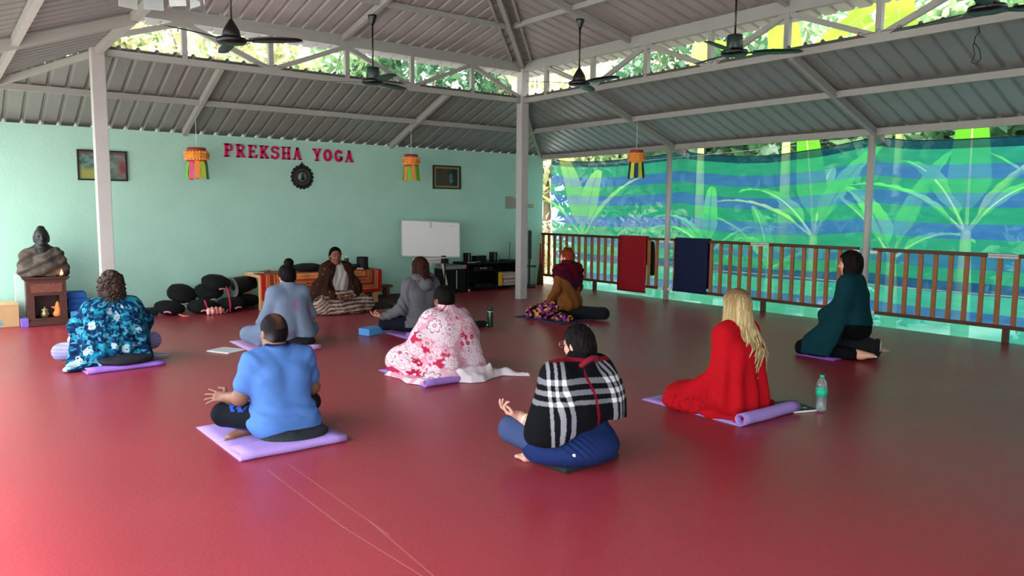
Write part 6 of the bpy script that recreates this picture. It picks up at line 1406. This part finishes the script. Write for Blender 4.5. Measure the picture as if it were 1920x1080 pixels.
# ---------------------------------------------------------------- 6 the person in the grey hoodie
F = Fig(.05, .905, .19, .11, .03, 1.0, hx=.0, pitch=R(-4), yaw=R(2), knees=((-.36, .26, .12), (.36, .26, .12)), elbows=((-.27, .05, .30), (.27, .05, .30)), wrists=((-.40, .25, .205), (.38, .27, .2)))
o = person(4.63, 7.83, R(2), 'person with long brown hair in a grey hooded sweatshirt, seen from behind')
S = Solid(*BX(-.62, -.25, 0, .58, .56, .94), .007); F.torso(S); F.neckhead(S)
for q in (0, 1): F.leg(S, q); F.arm(S, q, -.002, 2)
F.hand(S, 0, (-.85, .5, .15), (.1, .3, .95), (-.3, -.4, .5), mudra=True, curl=(16, 22, 18)); F.hand(S, 1, (.85, .5, .1), (0, .3, .95), (.3, -.4, .5), mudra=True)
grow('body', S, bod(), o, col=F.skin((190, 128, 106)))
S = Solid(*BX(-.50, -.28, 0, .50, .40, .80), .007); F.torso(S, .026, k=.07); S.ell((0, -.01, .13), (.215, .165, .10), .06)
for q in (0, 1): F.arm(S, q, .020, 2, .05, .92)
S.cut(lambda X, Y, Z: .095 - Z + 0 * X + 0 * Y); S.ell(F.neck + (0, .02, .09), (.06, .07, .05), .02, 's')
hd = grow('sweatshirt', S, clothm, o, lambda P, N: .006 * np.sin(P[:, 2] * 60 + P[:, 0] * 20 + 8 * fbm(P, 5, 2)) * ss(.42, .2, P[:, 2]) + (fbm(P, 7, 3) - .5) * .02 + .006 * np.sin(np.hypot(P[:, 0], P[:, 2] - .5) * 110) * ss(.14, .24, np.abs(P[:, 0])), lambda P, N: blend(flat(P, (84, 83, 87)), fbm(P, 60, 2) * .4, (102, 101, 105)))
S = Solid(*BX(-.2, -.3, .45, .2, .16, .78), .007); S.cap(F.neck + (-.11, -.03, -.0), F.neck + (0, -.105, -.06), .05, .075, .05); S.cap(F.neck + (.11, -.03, -.0), F.neck + (0, -.105, -.06), .05, .075, .05); S.cap(F.neck + (-.10, -.05, .03), F.neck + (.10, -.05, .03), .045, k=.05)
grow('hood', S, clothm, hd, wrinkle(.004, 50, 3), lambda P, N: blend(flat(P, (84, 83, 87)), fbm(P, 60, 2) * .4, (102, 101, 105)))
S = Solid(*BX(-.52, -.24, 0, .52, .46, .30), .008); S.ell(F.pel - (0, 0, .03), (.20, .14, .09), .05)
for q in (0, 1): F.leg(S, q, .018)
S.cut(lambda X, Y, Z: .004 - Z + 0 * X + 0 * Y); grow('trousers', S, clothm, o, wrinkle(.006, 36, 5), lambda P, N: flat(P, (18, 21, 32)))
S = Solid(*BX(-.15, -.22, .55, .15, .16, .94), .006); F.haircap(S, .018, .068, -.10, -.08); F.hell(S, (0, -.05, -.10), (.088, .055, .13), .04)
hr = grow('hair', S, hairm, o, lambda P, N: (vnoise(P * (1, 1, .12), 100, 2) - .5) * .008, strandcol((38, 17, 13), (66, 34, 26), 110))
strands(90, .62, .68, None, (-.0, -.02), lambda P: blend(flat(P, (38, 17, 13)), ss(.3, .75, vnoise(P * (1, 1, .1), 120, 4)), (66, 34, 26)), hr, a0=-1.2, a1=1.2, r=.008, wav=.005)

# ---------------------------------------------------------------- 7 the person in the ochre jumper
F = Fig(.15, .955, .19, .10, .02, .95, hx=-.0, yaw=R(14), knees=((-.37, .34, .075), (-.04, .42, .07)), ankles=((-.26, -.06, .06), (.12, -.02, .06)), elbows=((-.245, .0, .42), (.24, .03, .42)), wrists=((-.25, .16, .20), (.10, .24, .22)))
o = person(6.93, 7.78, R(6), 'person with cropped ginger hair in an ochre jumper and maroon scarf')
S = Solid(*BX(-.38, -.38, 0, .38, .56, .99), .007); F.torso(S); F.neckhead(S)
for q in (0, 1): F.leg(S, q); F.arm(S, q, 0, 2)
F.foot(S, 0, (-.06, -1, -.12), up=(0, .1, -1), side=-1); F.foot(S, 1, (.06, -1, -.12), up=(0, .1, -1), side=1)
F.hand(S, 0, (.1, .9, -.4), (0, -.4, -.9), (1, 0, 0)); F.hand(S, 1, (-.1, .9, -.4), (0, -.4, -.9), (-1, 0, 0))
grow('body', S, bod(), o, col=F.skin((224, 166, 146)))
S = Solid(*BX(-.4, -.3, 0, .4, .58, .4), .007); S.ell(F.pel - (0, 0, .03), (.19, .14, .10), .05)
for q in (0, 1): F.leg(S, q, .028, shin=.95); S.cap(F.knee[q] + (0, -.3, .03), F.knee[q] + (0, 0, .0), .085, .075, .05); S.cap(F.ank[q] + (0, .1, 0), F.ank[q] + (0, -.20, -.02), .075, .058, .03)
S.cut(lambda X, Y, Z: .004 - Z + 0 * X + 0 * Y)
def flower_pants(P, N):
    c = flat(P, (15, 8, 18)); a, b, d = vnoise(P, 26, 1), vnoise(P, 30, 5), vnoise(P, 44, 9); c = blend(c, a > .58, (84, 20, 84)); c = blend(c, (a > .72), (118, 46, 112)); c = blend(c, (b > .66), (164, 84, 26)); c = blend(c, (b > .78), (190, 136, 60)); return blend(c, d > .82, (214, 170, 160))
grow('trousers', S, clothm, o, wrinkle(.007, 30, 6), flower_pants)
S = Solid(*BX(-.36, -.26, 0, .36, .32, .78), .007); F.torso(S, .022); S.ell((0, -.02, .21), (.19, .15, .11), .06)
for q in (0, 1): F.arm(S, q, .014, 2, .035, .97)
S.cut(lambda X, Y, Z: .125 - Z + .04 * X + 0 * Y)
grow('jumper', S, clothm, o, lambda P, N: .006 * np.sin(P[:, 0] * 60 + P[:, 2] * 14 + 8 * fbm(P, 4, 2)) * ss(.55, .3, P[:, 2]) + (fbm(P, 7, 3) - .5) * .016, lambda P, N: blend(flat(P, (104, 60, 24)), fbm(P, 40, 2) * .4, (122, 74, 36)))
S = Solid(*BX(-.32, -.28, .3, .34, .28, .84), .006); F.torso(S, .036, low=False, k=.07)
for q in (0, 1): S.cap(F.sh[q], F.sh[q] * .55 + F.elb[q] * .45, .078, .072, .05)
S.cap(F.neck + (0, -.02, -.02), F.neck + (0, .0, .055), .095, .080, .05); S.cap(F.sh[1] + (.03, -.0, .0), F.elb[1] + (.03, .02, -.06), .075, .045, .04)
S.cut(lambda X, Y, Z: np.where(X > .17, .36 + 0 * X, .40 + .8 * np.abs(X - .02)) - Z + 0 * Y + (Y > .10) * (-.0)); S.ell(F.neck + (0, .01, .095), (.066, .07, .05), .01, 's')
grow('scarf', S, clothm, o, lambda P, N: .007 * np.sin(P[:, 2] * 70 + P[:, 0] * 30 + 9 * fbm(P, 5, 4)) + (fbm(P, 9, 2) - .5) * .02, lambda P, N: blend(blend(flat(P, (92, 6, 22)), ss(.45, .6, fbm(P, 8, 3)), (62, 7, 26)), ss(.60, .50, P[:, 2]) * .6, (44, 14, 40)))
S = Solid(*BX(-.14, -.16, .68, .14, .16, 1.02), .005); F.haircap(S, .010, .070, -.055, -.03)
for k in range(26):
    a = k * 2.4; r_ = .05 * math.sqrt(k / 26); b = F.H((math.cos(a) * r_, -.01 + math.sin(a) * r_, .115)); S.cap(b, b + np.array((math.cos(a) * .016, -.004 + math.sin(a) * .016, .03 + .012 * math.sin(k * 3.1))), .011, .003, .008)
grow('hair', S, hairm, o, lambda P, N: (fbm(P, 70, 2) - .5) * .006, lambda P, N: blend(strandcol((104, 34, 16), (136, 56, 28), 110)(P, N), ss(.09, .13, F.hl(P)[:, 2]) * .8, (70, 26, 22)))
bo = empty('bolster', (6.93, 7.78, 0), R(30), 'black round-ended bolster under the person in the ochre jumper', 'bolster')
S = Solid(*BX(-.18, -.62, 0, .18, .24, .22), .009); S.cap((0, -.50, .095), (0, .12, .095), .088, k=.01); S.cut(lambda X, Y, Z: .004 - Z + 0 * X + 0 * Y)
grow('cover', S, black_cloth, bo, lambda P, N: (fbm(P, 10, 3) - .5) * .012); m = MB(); m.ell((.03, -.585, .09), (.022, .008, .018), 10); m.build('pink_label', mat('pink_label', (226, 176, 168), .7), bo)

# ---------------------------------------------------------------- 8 the person in the blue patterned wrap
F = Fig(.10, .865, .19, .11, .02, 1.03, hx=.0, pitch=R(-3), yaw=R(8), knees=((-.40, .24, .12), (.40, .26, .15)), ankles=((.06, .33, .06), (-.06, .28, .06)))
o = person(1.32, 7.98, R(2), 'person with curly brown hair in a blue wrap patterned with white flowers')
S = Solid(*BX(-.52, -.25, 0, .52, .5, .9), .008); F.torso(S); F.neckhead(S)
for q in (0, 1): F.leg(S, q); F.arm(S, q, 0, 2)
grow('body', S, bod(), o, col=F.skin((216, 164, 142)))
S = Solid(*BX(-.54, -.24, 0, .54, .46, .34), .008)
for q in (0, 1): F.leg(S, q, .022)
S.cut(lambda X, Y, Z: .004 - Z + 0 * X + 0 * Y); grow('trousers', S, clothm, o, wrinkle(.004, 40, 2), lambda P, N: blend(flat(P, (126, 122, 160)), ss(.3, .8, np.sin(P[:, 2] * 190)) * .5, (166, 162, 186)))
S = Solid(*BX(-.58, -.42, 0, .62, .42, .74), .006); F.torso(S, .028, k=.08)
for q in (0, 1): S.cap(F.sh[q], F.elb[q], .078, .11, .06)
S.cap((-.12, -.05, .45), (-.19, -.09, .03), .12, .13, .08); S.cap((.12, -.05, .45), (.19, -.09, .08), .12, .13, .08); S.cap((-.25, .02, .30), (-.30, .08, .02), .09, .10, .07); S.cap((.22, .02, .30), (.25, .06, .06), .08, .08, .07); S.cap((0, -.08, .3), (0, -.10, .12), .13, .13, .08)
S.cap((-.30, .05, .01), (-.42, -.16, .0), .07, .05, .08); S.cap((-.25, -.15, .01), (-.40, -.2, .0), .05, .04, .06); S.cap((.30, .1, .01), (.50, .06, .0), .06, .025, .06); S.cap(F.neck + (0, -.02, -.03), F.neck + (0, -.0, .03), .09, .08, .05)
S.cut(lambda X, Y, Z: np.where(np.abs(X - .06) < .22, .085 + 0 * X, .012 + 0 * X) * (Y < 0.02) + .012 * (Y >= .02) - Z)
fg = np.random.default_rng(5)
def bluewrap(P, N):
    th = np.arctan2(P[:, 0], -P[:, 1]); u = th * .28; v = P[:, 2]; Q = np.stack([u, v, u * 0], 1); a, b, d = fbm(Q, 16, 2), fbm(Q, 22, 7), fbm(Q, 34, 11)
    c = blend(flat(P, (8, 38, 74)), ss(.46, .58, a), (10, 76, 106)); c = blend(c, ss(.55, .63, b), (24, 116, 142)); c = blend(c, ss(.54, .6, d), (7, 20, 48)); c = blend(c, ss(.60, .64, fbm(Q, 30, 15)) * .8, (76, 150, 164))
    for (x, z, r) in ((-.10, .52, .042), (.0, .47, .055), (-.27, .40, .05), (-.06, .21, .036), (.06, .17, .05), (.16, .20, .03), (-.28, .17, .045), (.22, .33, .03), (.34, .14, .05), (-.36, .05, .08), (-.16, .05, .05), (.45, .04, .06), (.12, .56, .025)):
        dd = np.hypot(u - x, (v - z)) / r; an = np.arctan2(v - z, u - x); c = blend(c, ss(1.05, .9, dd / (.72 + .22 * np.abs(np.cos(an * 2 + x * 20)) + .7 * (fbm(Q, 34, 21) - .5))) * (fbm(Q, 60, 4) > .36) * .9, (160, 180, 190))
    return c
grow('wrap', S, clothm, o, lambda P, N: folds(.014, 12, 4, .62)(P, N), bluewrap)
S = Solid(*BX(-.2, -.22, .55, .2, .18, .92), .006); F.haircap(S, .024, .068, -.11, -.10); F.hell(S, (0, -.06, -.07), (.10, .07, .08), .04); F.hell(S, (-.08, 0, -.06), (.03, .05, .08), .03); F.hell(S, (.08, 0, -.06), (.03, .05, .08), .03)
S.cut(lambda X, Y, Z: -.135 - F.hgrid(X, Y, Z)[2]); S.cut(lambda X, Y, Z: (F.hgrid(X, Y, Z)[1] - .075))
hr = grow('hair', S, hairc, o, lambda P, N: (fbm(P, 34, 2) - .5) * .045, lambda P, N: blend(flat(P, (30, 19, 14)), ss(.4, .7, fbm(P, 40, 3)), (64, 44, 33)))
curl_m = mat('brown_curls', (34, 22, 17), .55, 0, 40, spec=.2, col2=(70, 49, 37)); b = MB()
for k in range(110):
    a = rr_.uniform(-2.4, 2.4); z = rr_.uniform(-.11, .10); p = F.H((math.sin(a) * (.10 if z < .05 else .085), -math.cos(a) * .105 - .02, z)); pts = []
    for i in range(10):
        t = i / 9; pts.append(Vector(p) + Vector((.014 * math.sin(t * 9 + k) + math.sin(a) * .012 * t, .014 * math.cos(t * 9 + k) - math.cos(a) * .012 * t, -.075 * t)))
    b.tube(pts, [.006] * 7 + [.005, .004, .002], 5)
b.build('curls', curl_m, hr)

# ---------------------------------------------------------------- 9 the person with the hair bun
F = Fig(.10, .875, .185, .11, .03, .97, hx=.0, pitch=R(-6), yaw=R(6), knees=((-.36, .24, .125), (.36, .26, .125)), ankles=((.06, .33, .06), (-.06, .28, .06)), elbows=((-.25, .04, .32), (.25, .04, .32)), wrists=((-.24, .26, .22), (.24, .26, .22)))
o = person(3.04, 7.96, R(2), 'person with a dark hair bun in a faded grey blue tunic, seen from behind')
S = Solid(*BX(-.5, -.25, 0, .5, .5, .9), .008); F.torso(S); F.neckhead(S)
for q in (0, 1): F.leg(S, q); F.arm(S, q, 0, 2)
grow('body', S, bod(), o, col=F.skin((150, 100, 82)))
S = Solid(*BX(-.52, -.24, 0, .52, .46, .32), .008)
for q in (0, 1): F.leg(S, q, .024)
S.cap(F.knee[0], (-.30, .12, .03), .07, .04, .06); S.cut(lambda X, Y, Z: .004 - Z + 0 * X + 0 * Y); grow('trousers', S, clothm, o, wrinkle(.005, 36, 2), lambda P, N: blend(flat(P, (106, 120, 142)), ss(.09, .02, P[:, 2]) * .8, (130, 114, 142)))
S = Solid(*BX(-.40, -.30, 0, .40, .34, .72), .007); F.torso(S, .02, k=.07); S.cap((-.09, -.04, .3), (-.13, -.08, .12), .11, .13, .07); S.cap((.09, -.04, .3), (.13, -.08, .12), .11, .12, .07)
for q in (0, 1): F.arm(S, q, .022, 2, .05, .7)
S.cap(F.neck - (0, .012, .03), F.neck + (0, -.012, .02), .072, .062, k=.03); S.cut(lambda X, Y, Z: .085 - Z + .06 * np.clip(-X, 0, .3) + 0 * Y); S.ell(F.neck + (0, .005, .07), (.06, .068, .05), .008, 's')
def tunic(P, N):
    c = blend(flat(P, (98, 110, 130)), fbm(P, 22, 3) * .5, (116, 127, 145)); a = np.exp(-(((P[:, 0] - .03) / .05) ** 2 + ((P[:, 2] - .46) / .07) ** 2) ** 2) * (P[:, 1] < 0); b = np.exp(-(((P[:, 0] - .19) / .05) ** 2 + ((P[:, 2] - .36) / .07) ** 2) ** 2) * (P[:, 1] < .05)
    d = np.exp(-(((P[:, 0] + .05) / .05) ** 2 + ((P[:, 2] - .15) / .05) ** 2) ** 2) * (P[:, 1] < 0); return blend(c, (a + b + d) * (.35 + .5 * (fbm(P, 30, 5) > .48)), (118, 84, 116))
grow('tunic', S, clothm, o, lambda P, N: folds(.006, 9, 2, .6)(P, N) + .005 * np.sin(P[:, 2] * 90 + 9 * fbm(P, 6, 3)) * ss(.2, .1, P[:, 2]), tunic)
S = Solid(*BX(-.15, -.2, .58, .15, .16, .98), .005); F.haircap(S, .013, .070, -.075, -.04); F.hell(S, (.005, -.060, .142), (.056, .052, .052), .010)
grow('hair', S, hairm, o, lambda P, N: (vnoise(P * (1, 1, .3), 90, 2) - .5) * .005, strandcol((11, 6, 7), (26, 15, 15), 100))

# ---------------------------------------------------------------- 10 the teacher facing the class
F = Fig(.10, .925, .19, .11, .03, 1.0, hx=.02, pitch=R(-3), yaw=R(-14), knees=((-.36, .25, .13), (.36, .25, .13)), ankles=((.06, .33, .06), (-.06, .28, .06)), elbows=((-.26, .06, .34), (.26, .06, .34)), wrists=((-.12, .27, .26), (.12, .27, .26)))
o = person(4.62, 10.28, PI + R(4), 'teacher in a brown shawl facing the class, striped blanket over the knees')
S = Solid(*BX(-.52, -.25, 0, .52, .52, .96), .006); F.torso(S); F.neckhead(S, 1.06)
for q in (0, 1): F.leg(S, q); F.arm(S, q, 0, 2)
F.hand(S, 0, (.9, .5, -.1), (0, -.3, -.9), (.3, .9, 0)); F.hand(S, 1, (-.9, .5, -.1), (0, -.3, -.9), (-.3, .9, 0))
grow('body', S, bod(), o, col=F.skin((118, 68, 50)))
S = Solid(*BX(-.34, -.24, 0, .34, .30, .76), .007); F.torso(S, .014); S.cap(F.neck - (0, .012, .03), F.neck + (0, -.005, .0), .070, .064, k=.03); S.ell(F.neck + (0, .02, .05), (.058, .066, .05), .008, 's')
grow('shirt', S, clothm, o, lambda P, N: .005 * np.sin(P[:, 0] * 60 + P[:, 2] * 22 + 7 * fbm(P, 5, 2)) + (fbm(P, 8, 3) - .5) * .014, lambda P, N: blend(flat(P, (186, 174, 168)), ss(.02, .06, -P[:, 0]) * .5, (146, 130, 120)))
S = Solid(*BX(-.46, -.34, 0, .46, .44, .82), .007); F.torso(S, .034, k=.08)
for q in (0, 1): S.cap(F.sh[q], F.elb[q], .082, .11, .06); S.cap(F.elb[q], F.wr[q] * (1.5, .85, 1), .10, .075, .06); S.cap(F.elb[q] * (1, .5, 1), F.elb[q] * (1, 0, .2), .11, .13, .08)
S.cap(F.neck + (-.07, -.045, .0), F.neck + (.07, -.045, .0), .062, k=.05)
wv = F
S.cut(lambda X, Y, Z: np.where(Y > .02, (.030 + .20 * np.exp(-((Z - .42) / .20) ** 2) * .55 - np.abs(X + .02)), -1.) * 1.0); S.cut(lambda X, Y, Z: .02 - Z + 0 * X + 0 * Y)
grow('shawl', S, clothm, o, lambda P, N: .008 * np.sin(P[:, 0] * 46 + P[:, 2] * 16 + 7 * fbm(P, 4, 2)) * ss(.75, .5, P[:, 2]) + (fbm(P, 8, 3) - .5) * .022, lambda P, N: blend(blend(flat(P, (46, 24, 16)), fbm(P, 24, 2) * .5, (62, 36, 25)), (vnoise(P, 42, 8) > .93) * .8, (196, 180, 160)))
S = Solid(*BX(-.58, -.2, 0, .56, .60, .42), .007)
for q in (0, 1): S.cap(F.hip[q] + (0, .06, .02), F.knee[q], .13, .105, .08); S.cap(F.knee[q] + (0, .02, -.02), (.12 if q == 0 else -.12, .40, .06), .10, .08, .07)
S.cap((-.3, .34, .03), (.3, .34, .03), .07, .07, .08); S.cap((.38, .15, .05), (.44, .02, .03), .10, .06, .07); S.cap(F.wr[0] + (0, -.02, 0), F.wr[1] + (0, -.02, 0), .06, k=.06); S.cut(lambda X, Y, Z: .010 - Z + 0 * X + 0 * Y)
def stripes(P, N):
    w_ = P[:, 2] - .10 * P[:, 1] + .025 * (fbm(P, 7, 3) - .5) + .008 * np.sin(P[:, 0] * 9) + (P[:, 0] > .30) * (P[:, 0] - .30) * .8; f = (w_ / .052) % 1; c = flat(P, (164, 140, 126)); c = blend(c, (f > .48) * (f < .88), (40, 20, 18)); c = blend(c, (np.abs(f - .68) < .035) * (vnoise(P, 40, 4) > .5), (170, 140, 126)); return blend(c, fbm(P, 30, 3) * .25, (160, 138, 124))
grow('blanket', S, clothm, o, lambda P, N: .012 * np.sin(P[:, 2] * 50 + P[:, 0] * 14 + 9 * fbm(P, 5, 2)) * ss(.02, .08, P[:, 2]) + (fbm(P, 8, 3) - .5) * .03, stripes)
S = Solid(*BX(-.16, -.18, .66, .18, .18, .98), .005); F.haircap(S, .012, .090, -.075, .01)
grow('hair', S, hairm, o, lambda P, N: (fbm(P, 60, 2) - .5) * .006, strandcol((7, 6, 7), (17, 13, 14), 100))
